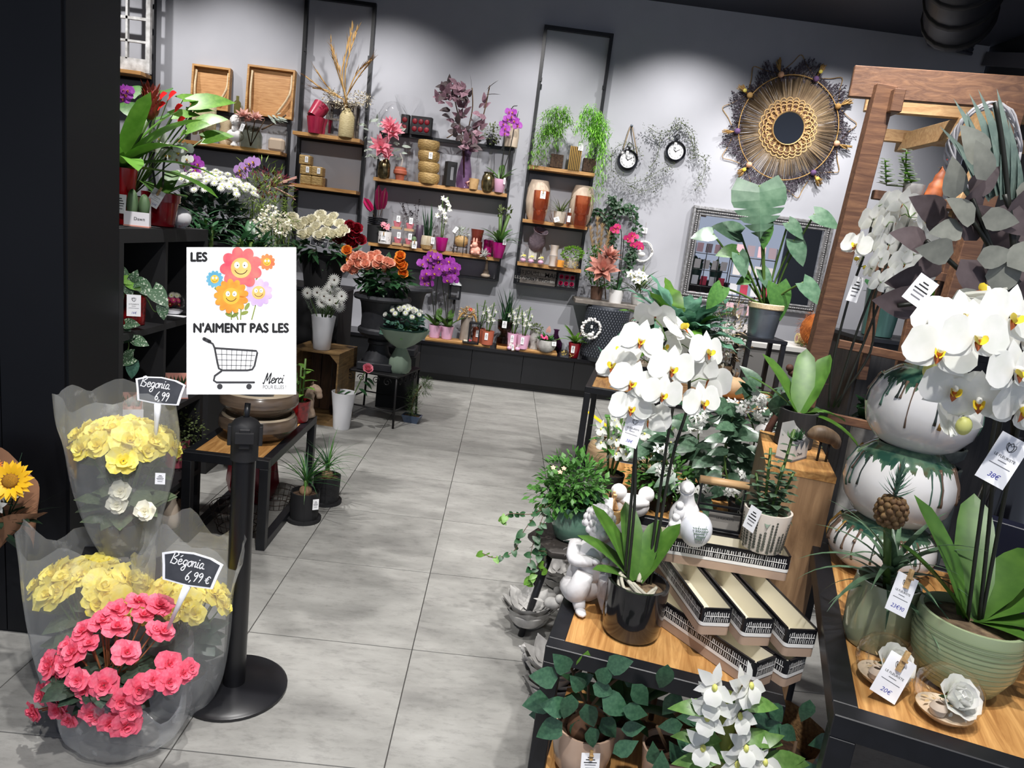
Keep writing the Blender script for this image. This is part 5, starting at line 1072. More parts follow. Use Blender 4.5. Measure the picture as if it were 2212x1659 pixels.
p = sh(830, z, 7.05); t = E('gift_plant', 'spotted white pot gift with pink flowers and pinned card', 'pot plant', p); pot(t, .066, .062, .12, mk('spotted', (228, 224, 222), .4, 0, (60, 50, 46), 34, lo=.62, hi=.66)); 
for k in range(9): flower(t, 'star', (U(-.05, .05), U(-.05, .03), .15+U(0, .05)), (U(-.5, .5), -.7, .6), .05, ROSEP)
g = M(GR5); bush(g, (0, 0, .14), (.06, .05, .04), 40, .04, .02); g.ob('foliage', t, 'stuff'); tag(t, (0, -.072, .07), (0, -1, .05), .045, .07, pin=True)
PKC = mk('pink_candle', (214, 112, 128), .5)
for k, (px, dz) in enumerate(((858, 0), (882, 0), (857, .155), (884, .15))):
    t = E('candle_box', 'clear box with pink flower candle, '+('lower one beside spotted pot', 'lower one beside purple vase', 'upper one with price card', 'upper one by dark twigs')[k], 'candle', sh(px, z+dz+.001, 7.08), 'boxed pink candles'); M(SLEEVE).box((0, 0, .075), (.1, .09, .148)).ob('clear_box', t); M(mk('cork', (196, 160, 118), .8)).box((0, 0, .012), (.09, .08, .022)).ob('base', t)
    M(PKC).lathe([(.001, .024), (.025, .024), (.038, .07), (.034, .078), (.001, .07)], 14, fn=lambda a, z_, r: r*(1+.1*cos(5*a))).ob('candle', t); tag(t, (.015, -.047, .1), (0, -1, 0), .035, .06)
t = E('mini_cactus', 'tiny green cactus pot with pinned card before the candle boxes', 'cactus', sh(893, z, 7.0)); pot(t, .035, .03, .05, mk('cream_pot', (206, 198, 176), .5)); M(CACT).ball((0, 0, .075), (.025, .02, .035), 12, 8).ob('cactus', t); tag(t, (.012, -.036, .03), (0, -1, 0), .045, .07, pin=True)
solo(M(mk('plum_ceramic', (72, 58, 74), .35)).lathe([(.001, 0), (.03, 0), (.036, .1), (.034, .22), (.03, .225)], 40, fn=lambda a, z_, r: r*(1+.05*cos(10*a))), 'ribbed_vase', 'slim ribbed plum vase beside the candle boxes', 'vase', sh(903, z, 7.1))
p = sh(921, z, 7.08); t = E('striped_pot', 'cream dipped pot of upright dark green snake plant', 'pot plant', p); pot(t, .062, .05, .13, mk('cream_dip', (210, 200, 178), .5, 0, (176, 160, 132), 8, (6, 6, 1)), prof=[(.05, 0), (.062, .04), (.06, .1), (.055, .13)]); M(RATT).lathe([(.052, .0), (.064, .04)], 24).ob('basket_base', t)
for k in range(14): leafobj(t, (U(-.03, .03), U(-.03, .03), .12), (U(-.18, .18), U(-.1, .1), 1), U(.2, .35), GR5 if k % 2 else GR2, .1, 'blade', .15)
tag(t, (.06, -.05, .09), (.3, -1, 0), .035, .065)
p = sh(895, z, 7.24); t = E('dark_twigs', 'dark burgundy eucalyptus twigs behind the candle boxes', 'dried flowers', p); M(BLKM).lathe([(.001, 0), (.04, 0), (.045, .12)], 14).ob('vase', t); g = M(mk('dark_berry', (44, 26, 34), .6))
for k in range(9):
    e = loc_(t, at(855+U(0, 80), 432+U(0, 30), 7.2)); g.tube(spl([(0, 0, .1), e*.5+V((0, 0, .05)), e]), .002, 4)
    for j in range(12): g.leaf(frame(V((0, 0, .1)).lerp(e, .45+.05*j), dirv(U(0, 6.28), U(-.5, 1))), .03, .02, 'round', .2, .1, 2)
g.ob('twigs', t, 'stuff')
def dendro(t, z0, canes, mat=WHP, fsz=.05, lm=GR1, lL=.09, nl=7, nf=6, rg=R):
    """dendrobium: canes of (dx, dy, height)"""
    for cx, cy, h in canes:
        e = V((cx, cy, z0+h)); M(STEMG).tube(spl([(cx*.2, cy*.2, z0), (cx*.6, cy*.6, z0+h*.55), e]), .0055, 6).ob('cane', t)
        for k in range(nl):
            b = V((cx*.2, cy*.2, z0)).lerp(e, .3+.7*k/nl); a = k*2.6+cx*9; leafobj(t, b, dirv(a, .45), lL*rg.uniform(.7, 1.1), lm, .26, 'lance', .7)
        for k in range(nf):
            b = V((cx*.2, cy*.2, z0)).lerp(e, .45+.55*k/nf); a = k*2.1+cx*30+.9; d = dirv(a, .15); d.y -= .5; flower(t, 'dendro', b+V((d.x, d.y, 0)).normalized()*fsz*.6, d, fsz, mat)
p = sh(952, z, 7.07); t = E('potted_dendrobium', 'white dendrobium in magenta pot on the wall shelf', 'orchid', p); pot(t, .062, .047, .13, MAG)
dendro(t, .12, ((.02, 0, .4), (-.03, 0, .36)), WHP, .06, GR1, .08, 6, 3)
for a, b in ((958, 428), (968, 440), (952, 450), (960, 458), (945, 465), (962, 468), (972, 452), (965, 432)): flower(t, 'dendro', loc_(t, at(a, b, 7.02)), (U(-.4, .4), -1, .2), .06, WHP)
p = sh(993, z, 7.08); t = E('string_pot', 'round wicker pot of grey succulents on black wire legs', 'pot plant', p)
M(RATT).lathe([(.001, .06), (.04, .065), (.068, .1), (.068, .14), (.05, .17), (.001, .17)], 24).ob('pot', t)
for k in range(4): a = k*pi/2+.5; M(BLK).tube([(cos(a)*.07, sin(a)*.07, 0), (cos(a)*.07, sin(a)*.07, .18)], .004, 5).ob('leg', t)
M(BLK).lathe([(.068, .06), (.072, .06), (.072, .066), (.068, .066)], 24).ob('ring', t); g = M(SAGEL); bush(g, (0, 0, .2), (.07, .06, .05), 90, .035, .014, 'lance', .2, .5); g.ob('foliage', t, 'stuff'); tag(t, (-.06, -.06, .22), (-.2, -1, .3), .035, .06, tilt=-.5)
solo(M(mk('rust_ceramic', (112, 48, 38), .3)).lathe([(.001, 0), (.06, 0), (.06, .13), (.05, .14), (.065, .25), (.06, .25), (.045, .15)], 26), 'rust_vase', 'rust red two part vase behind the pink rabbit', 'vase', sh(1026, z, 7.17))
p = sh(1026, z, 7.04); t = E('rabbit_figurine', 'pale pink rabbit figurine sitting on the shelf', 'figurine', p); m = M(mk('rabbit_pink', (240, 176, 156), .5)); m.ball((0, 0, .045), (.05, .04, .045), 14, 10); m.ball((-.012, -.02, .1), (.03, .03, .028), 12, 8)
for s_ in (-1, 1): m.ball((-.012+s_*.014, -.015, .14), (.009, .007, .028), 8, 6); m.ball((s_*.03, -.035, .025), (.016, .02, .018), 8, 6)
m.ball((-.042, -.02, .085), (.016, .014, .014), 8, 6); m.ob('body', t)
p = sh(1046, z, 7.02); t = E('coral_ornament', 'grey spiky coral ornament beside the rabbit', 'ornament', p); m = M(CONC); bush(m, (0, 0, .03), (.03, .03, .03), 40, .04, .014, 'lance', 0, .4, .6); m.ball((0, 0, .025), .028, 10, 8); m.ob('coral', t)
def fountain(t, z0, n, L_, wr, mat, el=(.4, 1.2), bd=(.6, 1.4), rg=R):
    for k in range(n): leafobj(t, (0, 0, z0), dirv(k*2.4, rg.uniform(*el)), L_*rg.uniform(.75, 1.1), mat, wr, 'strap', rg.uniform(*bd), .2, n=6)
p = sh(1075, z, 7.04); t = E('potted_guzmania', 'dark green guzmania in tall magenta pot at shelf end', 'bromeliad', p); pot(t, .072, .045, .15, MAG); fountain(t, .14, 18, .26, .16, GR1)
for dx in (-.02, .06): M(STEMG).tube([(0, 0, .14), (dx, 0, .42)], [.012, .018], 8).ob('stem', t); m = M(OLIVE); bush(m, (dx, 0, .45), (.018, .018, .05), 24, .04, .02, 'lance', -.2, 1, .5); m.ob('flower_head', t)
tag(t, (.05, -.06, .16), (.3, -1, 0), .035, .05)
solo(M(MAG).lathe([(.001, 0), (.04, 0), (.05, .16), (.046, .16), (.038, .01)], 22), 'magenta_pot', 'small empty magenta pot behind the guzmania pot', 'pot', sh(1052, z, 7.2))
solo(M(BEIGE).ball((0, 0, .025), (.05, .04, .025), 12, 8).ball((.0, 0, .06), (.03, .03, .03), 12, 8).tube([(0, 0, .08), (0, 0, .17)], [.018, .01], 8), 'gnome_figurine', 'little beige gnome figure on the frame bottom ledge', 'figurine', V((on(1048, 7.22, 1.066).x, 7.22, 1.066)))
# tall frame 2
z = SZ['e']
for lab, px, c, r in (('asparagus fern trailing from the left glass cube', 1200, (-.07, -.03, .3), (.26, .12, .18)), ('asparagus fern trailing from the right glass cube', 1270, (.05, -.03, .3), (.26, .12, .2))):
    p = sh(px, z, 7.12); t = E('asparagus_fern', lab, 'fern', p, 'trailing ferns on the top shelf'); m = M(CLEAR); m.add([(x*.09, y*.07, zz) for zz in (0, .24) for x, y in ((-1, -1), (1, -1), (1, 1), (-1, 1))], [(0, 1, 5, 4), (1, 2, 6, 5), (2, 3, 7, 6), (3, 0, 4, 7), (3, 2, 1, 0)], False); m.ob('glass_cube', t); g = M(GRFERN); m2 = M(SOIL).box((0, 0, .07), (.12, .1, .12)); m2.ob('soil', t)
    left = px < 1230; T_ = [(1150, 340), (1160, 300), (1172, 260), (1190, 250), (1205, 262), (1220, 252), (1232, 270), (1195, 300), (1165, 330), (1150, 350), (1180, 290), (1210, 300), (1170, 345)] if left else [(1255, 255), (1268, 245), (1285, 262), (1300, 268), (1315, 290), (1300, 330), (1295, 380), (1285, 430), (1300, 410), (1308, 350), (1260, 300), (1245, 280), (1275, 330), (1290, 300), (1280, 280)]
    for q in T_:
        e = loc_(t, at(q[0], q[1], 7.02)); c_ = spl([(0, 0, .15), V((e.x*.55, e.y*.6, max(.36, e.z*.7+.2))), e]); g.tube(c_, .002, 4)
        for j in range(4, len(c_)):
            for _ in range(22): g.leaf(frame(c_[j]+V((U(-.04, .04), U(-.04, .04), U(-.04, .04))), dirv(U(0, 6.28), U(-1.1, .3))), U(.04, .07), .0085, 'lance', .3, .1, 2)
    g.ob('fronds', t, 'stuff')
p = sh(1238, z, 7.08); t = E('gold_striped_vase', 'square gold striped vase between the trailing ferns', 'vase', p); m = M(GOLD)
for k in range(7): m.box((-.05+k*.0167, 0, .11), (.01, .08, .22), .001)
m.ob('ribs', t); M(BLKM).box((0, 0, .109), (.1, .07, .215)).ob('core', t); tag(t, (.04, -.045, .22), TOCAM, .045, .07)
z = SZ['f']; RBG = mk('ribbed_sand', (206, 186, 166), .6)
for lab, px, px2 in (('left', 1156, 1163), ('right', 1250, 1252)):
    solo(M(RBG).lathe([(.001, 0), (.07, 0), (.1, .06), (.118, .18), (.112, .3), (.085, .385), (.08, .385)], 48, fn=lambda a, z_, r: r*(1+.01*cos(36*a+z_*60))), 'sand_vase', 'tall sand coloured vase '+('beside the air plant' if lab == 'right' else 'at the outer shelf end')+' behind amber glass', 'vase', sh(px, z, 7.19), 'sand coloured vases')
    t = E('amber_lantern', 'amber glass hurricane lantern '+('with pinned price card' if lab == 'left' else 'beside the small spray bottle'), 'lantern', sh(px2, z, 7.04), 'amber glass lanterns'); M(AMBG).lathe([(.001, 0), (.06, 0), (.062, .09), (.055, .1), (.073, .12), (.076, .28), (.072, .28), (.069, .125), (.05, .1), (.057, .09), (.055, .01)], 26).ob('glass', t)
    if lab == 'left': tag(t, (.01, -.085, .24), TOCAM, .05, .07, pin=True)
p = sh(1207, z, 7.06); t = E('air_plant_pot', 'white veined pot of air plants between amber lanterns', 'pot plant', p); pot(t, .062, .055, .11, mk('veined', (222, 210, 196), .5, 0, (176, 160, 140), 14)); m = M(OLIVE); tuft(m, (0, 0, .1), 60, .2, .008, (.2, 1.4), (.3, 1.5)); m.ob('air_plant', t, 'stuff'); leafobj(t, (.02, 0, .1), (.4, -.1, 1), .2, GR4, .4, 'ovate', .2); tag(t, (-.03, -.09, .03), TOCAM, .05, .045, tilt=.4)
p = sh(1227, z, 7.02); t = E('spray_bottle', 'small amber diffuser bottle with white label', 'bottle', p); M(AMBG).box((0, 0, .055), (.042, .03, .11), .004).ob('bottle', t); M(WHITE).lathe([(.008, .11), (.008, .15), (.001, .15)], 10).ob('cap', t); M(PAPER).box((0, -.016, .05), (.032, .001, .06)).ob('sticker', t)
z = SZ['g']
p = sh(1150, z, 7.19); o = solo(M(mk('lilac_knit', (122, 108, 116), .8, 0, (100, 86, 96), 40, bmp=.5)).lathe([(.001, 0), (.05, 0), (.08, .05), (.085, .12), (.06, .18), (.075, .23), (.07, .23), (.05, .18)], 26), 'knitted_vase', 'tilted lilac textured vase at the back of the lowest shelf', 'vase', p+V((0, 0, .13))); o.rotation_euler = (.5, .2, 0)
t = E('perfume_carton', 'clear carton of home fragrance under the tilted lilac vase', 'box', sh(1148, z, 7.16)); M(SLEEVE).box((0, 0, .09), (.13, .08, .18)).ob('clear_box', t); M(mk('cream_card', (226, 222, 214), .6)).box((0, 0, .1), (.08, .05, .12)).ob('insert', t)
for k, (px, yy) in enumerate(((1129, 7.06), (1146, 7.0), (1167, 7.02))):
    t = E('flower_jar', 'tiny jar of pink and white dried flowers '+('at the shelf corner', 'in the middle of three', 'nearest the white candle holder')[k], 'jar', sh(px, z, yy), 'dried flower jars'); M(CLEAR).lathe([(.001, 0), (.035, 0), (.038, .05), (.03, .06)], 16).ob('jar', t); M(PINKP).ball((0, 0, .025), (.03, .03, .022), 10, 6).ob('filling', t)
    for j in range(7): flower(t, 'mum', (cos(j*2.4)*.018, sin(j*2.4)*.018-.005, .055+.008*(j % 3)), (cos(j*2.4), -.6, .8), .03, (WHP, WHC, YEL)[j % 3])
    m = M(WHP); tuft(m, (0, 0, .06), 8, .06, .006, (.9, 1.5), (0, .3)); m.ob('dried_sprigs', t)
t = E('candle_holder', 'frosted white double candle holder with copper edge', 'candle holder', sh(1193, z, 7.04)); FRO = mk('frosted', (226, 214, 204), .6, transl=.3)
for zz in (.0, .105): M(FRO).lathe([(.001, zz), (.04, zz), (.034, zz+.05), (.042, zz+.1), (.038, zz+.1), (.03, zz+.05)], 4).ob('glass', t)
t = E('orange_candle', 'square orange scented candle in glass', 'candle', sh(1209, z, 7.02), None, .15); M(mk('orange_wax', (236, 160, 60), .5)).box((0, 0, .035), (.06, .06, .066)).ob('wax', t); M(CLEAR).box((0, 0, .046), (.07, .07, .09)).ob('glass', t)
t = E('moss_plant', 'white pot of round bright green mind-your-own-business', 'pot plant', sh(1233, z, 7.1)); pot(t, .07, .05, .1, mk('offwhite_pot', (214, 208, 200), .5)); m = M(leafm('bright_round', (92, 142, 40), (130, 176, 66))); bush(m, (0, 0, .14), (.11, .1, .075), 520, .02, .018, 'round', .3, .3, .7, seg=2); m.ob('foliage', t, 'stuff')
for k, px in enumerate((1221, 1241)):
    t = E('gold_globe', 'little glass globe with gold dried flowers '+('carrying white sticker' if k == 0 else 'at the shelf end'), 'ornament', sh(px, z, 6.98), 'gold globes on the lowest shelf'); M(CLEAR).ball((0, 0, .044), .042, 16, 10).ob('globe', t); m = M(mk('gold_fill', (206, 180, 90), .5)); bush(m, (0, 0, .04), (.028, .028, .028), 50, .014, .01, 'round', .2, 0, .3, seg=2); m.ob('filling', t)
# text board and rose box on the ledge of tall frame 2
p = on(1160, 7.2, 1.067); t = E('word_board', 'grey wooden board with printed French saying on ledge', 'sign', p); tx_ = .36
M(GREYW).box((0, 0, .075), (tx_, .016, .15)).ob('board', t)
def wtx(s, x, z_, size, m, bold=0): o = M(m); o.text(TR(x, -.0088, z_) @ RX(pi/2), s, size, bold); o.ob('lettering', t)
wtx('LES JOURS', -.105, .107, .05, INK, .008); wtx('sont longs', .03, .103, .04, mk('ink_pale', (210, 208, 204), .7)); wtx('MAIS', .135, .1, .066, INK, .01); wtx('LES ANNEES', -.115, .05, .044, mk('ink_pale', (1, 1, 1)), 0); wtx('SONT TROP', .0, .048, .046, INK, .008); wtx('courtes', .11, .045, .042, mk('ink_pale', (1, 1, 1)))
p = on(1221, 7.2, 1.067); t = E('rose_tray', 'grey framed box of six hot pink preserved roses', 'gift box', p); M(BLKM).box((0, 0, .075), (.19, .05, .15)).ob('box', t); M(mk('grey_insert', (96, 92, 96), .6)).box((0, -.026, .075), (.17, .003, .13)).ob('insert', t)
for i in range(3):
    for j in range(2): flower(t, 'rose', ((i-1)*.056, -.03, .045+.062*j), (0, -1, .1), .056, mk('fuchsia', (196, 40, 96), .5))
# ------------------------------------------------------------------ on the low cabinet
z = .425
def orch2(label, px, fl, seed):
    rg = random.Random(seed); p = sh(px, z, 7.04); t = E('potted_orchid', label, 'orchid', p, 'purple orchids in pink pots'); pot(t, .066, .05, .13, PINKP, BARK)
    st_ = [spl([(0, 0, .12), loc_(t, at(px+dx*.4, 640, 7.03)), loc_(t, at(px+dx, 585, 7.02)), loc_(t, at(px+dx*1.3, 560, 7.0))]) for dx in (-12, 10)]
    phal(t, (0, 0, .12), [(3.0, .7, .2, .3, .5), (.1, .8, .22, .3, .4), (1.4, 1.1, .22, .3, .3), (-1.2, .5, .16, .32, .5), (4, .9, .2, .3, .3)], st_, [(loc_(t, at(a, b, 7.0+rg.uniform(-.04, .06))), (rg.uniform(-.5, .5), -1, rg.uniform(-.2, .3))) for a, b in fl], PURP, .1)
orch2('purple orchid in pink pot beside the sage bouquet', 938, [(912, 570), (925, 560), (935, 575), (920, 590), (915, 600), (930, 598), (928, 612), (945, 565), (940, 590), (950, 580), (932, 552), (955, 570), (918, 612), (945, 555)], 1)
orch2('purple orchid in pink pot before the black lantern', 964, [(962, 570), (970, 580), (978, 575), (965, 592), (975, 598), (982, 590), (968, 605), (984, 578), (958, 585), (980, 605), (972, 565)], 2)
def lantern(label, px, y, z, w_, h, post=0):
    t = E('candle_lantern', label, 'lantern', sh(px, z, y), 'black metal lanterns'); 
    if post: M(BLK).tube([(0, 0, 0), (0, 0, post)], .008, 6).ob('pole', t); M(BLK).box((0, 0, .006), (.12, .12, .012)).ob('foot', t)
    for x in (-1, 1):
        for y_ in (-1, 1): M(BLK).box((x*w_/2, y_*w_/2, post+h/2), (.012, .012, h)).ob('post', t)
    for zz in (0, h): M(BLK).box((0, 0, post+zz), (w_+.012, w_+.012, .014)).ob('plate', t)
    if post: M(mk('roof_white', (200, 204, 206), .5)).add([(-.06, -.06, post+h+.007), (.06, -.06, post+h+.007), (.06, .06, post+h+.007), (-.06, .06, post+h+.007), (0, 0, post+h+.07)], [(0, 1, 4), (1, 2, 4), (2, 3, 4), (3, 0, 4), (3, 2, 1, 0)], False).ob('roof', t)
    return t
lantern('black lantern with pale roof on a tall pole', 972, 7.14, .4, .1, .13, .43); lantern('short black open lantern beside the terracotta pots', 1022, 7.02, z, .1, .2)
solo(M(mk('bark_grey', (130, 118, 108), .9, 0, (170, 160, 150), 14, (1, 1, .3), .4)).lathe([(.001, 0), (.06, 0), (.055, .1), (.06, .24), (.05, .24), (.045, .05)], 20), 'bark_vase', 'grey bark vase behind the dried posy', 'vase', sh(1004, z, 7.12))
t = E('dried_posy', 'small dried posy with red bloom and bunny tails', 'dried flowers', sh(1011, .665, 7.12)); m = M(PAMP); bush(m, (0, -.02, .04), (.09, .05, .05), 120, .03, .02, 'ovate', .2, .2); m.ob('dried_flowers', t, 'stuff'); flower(t, 'mum', (.02, -.06, .08), (0, -1, .4), .05, RED)
for dx in (-.1, .1): M(DRY).tube(spl([(0, 0, .02), (dx*.6, -.04, .03), (dx, -.05, -.05)]), [.004, .006, .008, .01, .012, .014, .014, .014, .012, .01, .006], 6).ob('tail', t)
t = E('candle_tile', 'small black tile with pink rose soap on oak board', 'ornament', sh(1012, z, 6.99)); M(BLKM).box((0, 0, .006), (.12, .08, .012)).ob('tile', t); flower(t, 'rose', (.01, 0, .012), (0, -.3, 1), .05, ROSEP); M(WHC).box((-.03, 0, .015), (.04, .04, .012)).ob('soap', t)
for lab, px, yy, m_, seed in (('white dendrobium in terracotta pot nearer the aisle', 1051, 7.0, TERRA, 3), ('leafy dendrobium in terracotta pot behind the black lantern', 1032, 7.12, TERRA, 4), ('white dendrobium in lilac pot beside the snake plant', 1106, 7.06, PINKP, 5), ('white dendrobium in lilac pot beside the concrete bowl', 1128, 7.0, PINKP, 6)):
    t = E('potted_dendrobium', lab, 'orchid', sh(px, z, yy), 'white dendrobiums on the cabinet'); pot(t, .065 if m_ == PINKP else .064, .05 if m_ == PINKP else .058, .14, m_); rg = random.Random(seed)
    dendro(t, .13, ((-.05, 0, .26), (.03, -.03, .3), (.06, .02, .22)), WHP, .055, GR1 if seed % 2 else GR4, .08, 6, 4 if seed != 4 else 0, rg); tag(t, (-.01, -.066, .09), (0, -1, 0), .032, .07)
t = E('snake_plant', 'spiky snake plant in smoked glass vase on the cabinet', 'pot plant', sh(1086, z-.02, 7.1)); M(BRNG).lathe([(.001, 0), (.075, 0), (.075, .1), (.045, .13), (.04, .15), (.075, .18), (.085, .27), (.08, .27), (.07, .19)], 26).ob('vase', t); M(SOIL).lathe([(.001, .19), (.068, .2), (.075, .25), (.001, .255)], 18).ob('soil', t)
for k in range(26): leafobj(t, (U(-.04, .04), U(-.03, .03), .25), (U(-.35, .35), U(-.2, .2), 1), U(.22, .38), GR5 if k % 2 else GR2, .07, 'blade', .2)
tag(t, (-.01, -.09, .24), (0, -1, 0), .045, .07)
t = E('face_planter', 'grey planter with moss hair beside the concrete bowl', 'planter', sh(1152, z, 7.1)); M(CONC).lathe([(.001, 0), (.05, 0), (.04, .04), (.055, .12), (.05, .2), (.045, .2)], 20).ob('pot', t); m = M(OLIVE); bush(m, (0, -.01, .21), (.07, .06, .05), 180, .02, .014, 'round', .2, .2, .5, seg=2); m.ob('moss', t, 'stuff')
t = E('kalanchoe_bowl', 'speckled concrete bowl with red kalanchoe and pink anthurium', 'pot plant', sh(1178, z, 7.0)); pot(t, .1, .06, .12, CONC, prof=[(.05, 0), (.085, .03), (.1, .07), (.098, .12)])
for k in range(22): leafobj(t, (U(-.06, .06), U(-.05, .05), .11), dirv(U(0, 6.28), U(.3, 1.3)), U(.07, .13), GR2 if k % 2 else GR1, .4, 'ovate', .6)
for k in range(14): flower(t, 'star', (-.03+U(-.035, .035), -.06+U(-.02, .02), .15+U(-.015, .02)), (U(-.5, .5), -.8, .7), .025, HOTP)
leafobj(t, (.0, -.02, .2), (.1, -.3, 1), .07, SALM, .7, 'heart', .2, up=(0, -1, .3), name='flower'); tag(t, (.07, -.09, .1), (.3, -1, .2), .045, .04)
solo(M(DKPG).lathe([(.001, 0), (.06, 0), (.08, .05), (.08, .1), (.04, .15), (.022, .19), (.022, .22), (.034, .235)], 24), 'plum_bottle', 'plum glass bottle vase against the wall', 'vase', sh(1196, .4, 7.2))
t = E('red_pot_plant', 'bright green bromeliad in glossy red pot on the cabinet', 'pot plant', sh(1238, .4, 7.0)); pot(t, .066, .045, .15, mk('glossy_red', (150, 14, 34), .15, coat=.5)); fountain(t, .14, 16, .24, .16, GR4, (.4, 1.3), (.5, 1.2)); tag(t, (-.02, -.066, .09), (0, -1, 0), .035, .07); leafobj(t, (.03, 0, .2), (.3, 0, 1), .18, SALM, .25, 'lance', .1)
for k, px in enumerate((1217, 1234)):
    t = E('gold_globe', 'glass globe with gold flakes before the red pot, '+('near the wood board' if k == 0 else 'near the dark barrel'), 'ornament', sh(px, .4, 6.965), 'gold globes on the cabinet'); M(CLEAR).ball((0, 0, .042), .04, 16, 10).ob('globe', t); m = M(mk('gold_fill', (1, 1, 1))); bush(m, (0, 0, .036), (.026, .026, .024), 50, .014, .01, 'round', .2, 0, .3, seg=2); m.ob('filling', t)
for k, px in enumerate((1100, 1117)):
    t = E('flower_jar', 'small jar of pink dried flowers before the lilac pots, '+('with white card' if k == 0 else 'with yellow bloom'), 'jar', sh(px, .4, 6.955), 'jars before lilac pots'); M(CLEAR).lathe([(.001, 0), (.03, 0), (.034, .05), (.028, .06)], 16).ob('jar', t); M(PINKP).ball((0, 0, .025), (.027, .027, .02), 10, 6).ob('filling', t); m = M(WHP); tuft(m, (0, 0, .04), 10, .07, .008, (.8, 1.5), (0, .3)); m.ob('dried_sprigs', t)
    if k == 0: tag(t, (.03, -.035, .04), (0, -1, 0), .025, .06, tilt=.2)
# dark embossed barrel with board
bx_ = on(1297, 7.06, .4); t = E('embossed_barrel', 'large dark grey barrel planter with scale relief', 'planter', bx_); BRL = mk('barrel_grey', (58, 62, 70), .35, .2); M(BRL).lathe([(.001, 0), (.19, 0), (.215, .06), (.215, .5), (.2, .55), (.001, .55)], 40).ob('body', t)
sc2 = M(BRL).ball((0, 0, 0), (.013, .007, .017), 6, 4).mesh('scale')
for j in range(20):
    for i in range(22): a = pi+pi*(i+.5*(j % 2))/22; ob('scale', sc2, t, TR(cos(a)*.216, sin(a)*.216, .05+.0245*j) @ RZ(a+pi/2)) if j*22+i < 300 or True else None
solo(M(GREYW).box((0, 0, .02), (.66, .34, .04), .004), 'grey_board', 'thick grey wooden board lying on the dark barrel', 'board', V((bx_.x-.02, 7.12, .951)))
t = E('bird_wreath', 'small white wreath with bird hanging on the dark barrel', 'wreath', V((on(1277, 6.835, .72).x, 6.835, .73))); m = M(PLAST)
for k in range(70): a = k*2*pi/70; m.ball((cos(a)*.09+U(-.01, .01), U(-.01, .01), sin(a)*.09+U(-.01, .01)), .012, 6, 4)
m.ob('ring', t); m = M(PLAST); m.ball((0, -.012, -.06), (.032, .018, .02), 10, 8); m.ball((.02, -.014, -.035), .014, 8, 6); m.leaf(frame((-.025, -.012, -.06), (-1, 0, .3)), .05, .02, 'lance', 0); m.ob('bird', t); tag(t, (0, -.012, .02), (0, -1, 0), .02, .03)
# ------------------------------------------------------------------ clocks, garlands and mirrors on the back wall
YW = 7.315
def clock(label, px, py, strap):
    c = at(px, py, YW); t = E('wall_clock', label, 'clock', c, 'black pocket watch clocks'); T = RX(pi/2)
    M(BLKG).at(T).lathe([(.001, 0), (.1, 0), (.104, .012), (.1, .035), (.078, .04), (.076, .03)], 40).ob('case', t); M(PAPER).at(T).lathe([(.077, .029), (.001, .029)], 40).ob('dial', t); n = M(INK)
    for k, s in enumerate(('XII', 'I', 'II', 'III', 'IIII', 'V', 'VI', 'VII', 'VIII', 'IX', 'X', 'XI')): a = pi/2-k*pi/6; n.text(T @ TR(cos(a)*.06, sin(a)*.06, .03) @ RZ(a-pi/2), s, .021)
    n.ob('numerals', t)
    for a, L_, w_ in ((2.5, .036, .006), (.55, .055, .005)): M(INK).at(T @ TR(0, 0, .032) @ RZ(a)).box((L_/2-.008, 0, 0), (L_, w_, .001)).ob('hand', t)
    M(BLKG).at(T).lathe([(.012, .01), (.012, .025), (.001, .025)], 10, (0, .112, 0)).ob('crown', t); M(BLKG).tube([(cos(a)*.022, -.02, .14+sin(a)*.022) for a in (2*pi*i/16 for i in range(17))], .004, 6).ob('ring', t); tag(t, (-.015, -.045, .06), (0, -1, 0), .025, .045)
    if strap:
        h = loc_(t, at(1364, 272, YW)); M(mk('leather', (150, 132, 108), .7)).tube(spl([(-.06, -.02, .09), h+V((-.02, -.02, -.05)), h, h+V((.02, -.02, -.05)), (.09, -.02, .05)], 5), .006, 6).ob('strap', t); M(ZINC).ball(h+V((0, -.02, 0)), .014, 8, 6).ob('hook', t)
clock('black round clock hanging from leather strap', 1355, 346, True); clock('black round clock without strap under green garland', 1458, 328, False)
g = E('eucalyptus_garland', 'thin olive leaf garland draped around the two wall clocks', 'garland', at(1420, 350, YW-.02)); m = M(OLIVE)
def sprig(pts, n, spread, L_=.022, W_=.011):
    c = spl([loc_(g, at(a, b, YW-.03)) for a, b in pts], 6); m.tube(c, .0025, 4)
    for _ in range(n):
        i = R.randrange(len(c)); q = c[i]+V((U(-1, 1)*spread, U(-.03, .03), U(-1, .7)*spread)); m.leaf(frame(q, dirv(U(0, 6.28), U(-.8, .8))), L_*U(.7, 1.3), W_, 'ovate', .3, .1, 2)
sprig(((1320, 370), (1322, 330), (1345, 312), (1375, 320), (1382, 340)), 130, .035); sprig(((1325, 370), (1350, 395), (1390, 388), (1430, 365), (1452, 358)), 300, .06); sprig(((1352, 400), (1390, 412), (1428, 395)), 160, .05)
sprig(((1398, 275), (1425, 290), (1450, 280), (1470, 265), (1490, 300), (1500, 340)), 420, .06); sprig(((1425, 290), (1418, 340), (1400, 365)), 80, .03); sprig(((1500, 330), (1522, 350), (1515, 385), (1505, 405)), 170, .05); sprig(((1470, 265), (1495, 290), (1500, 330)), 120, .04); sprig(((1520, 345), (1530, 337)), 20, .02)
m.ob('sprigs', g, 'stuff')
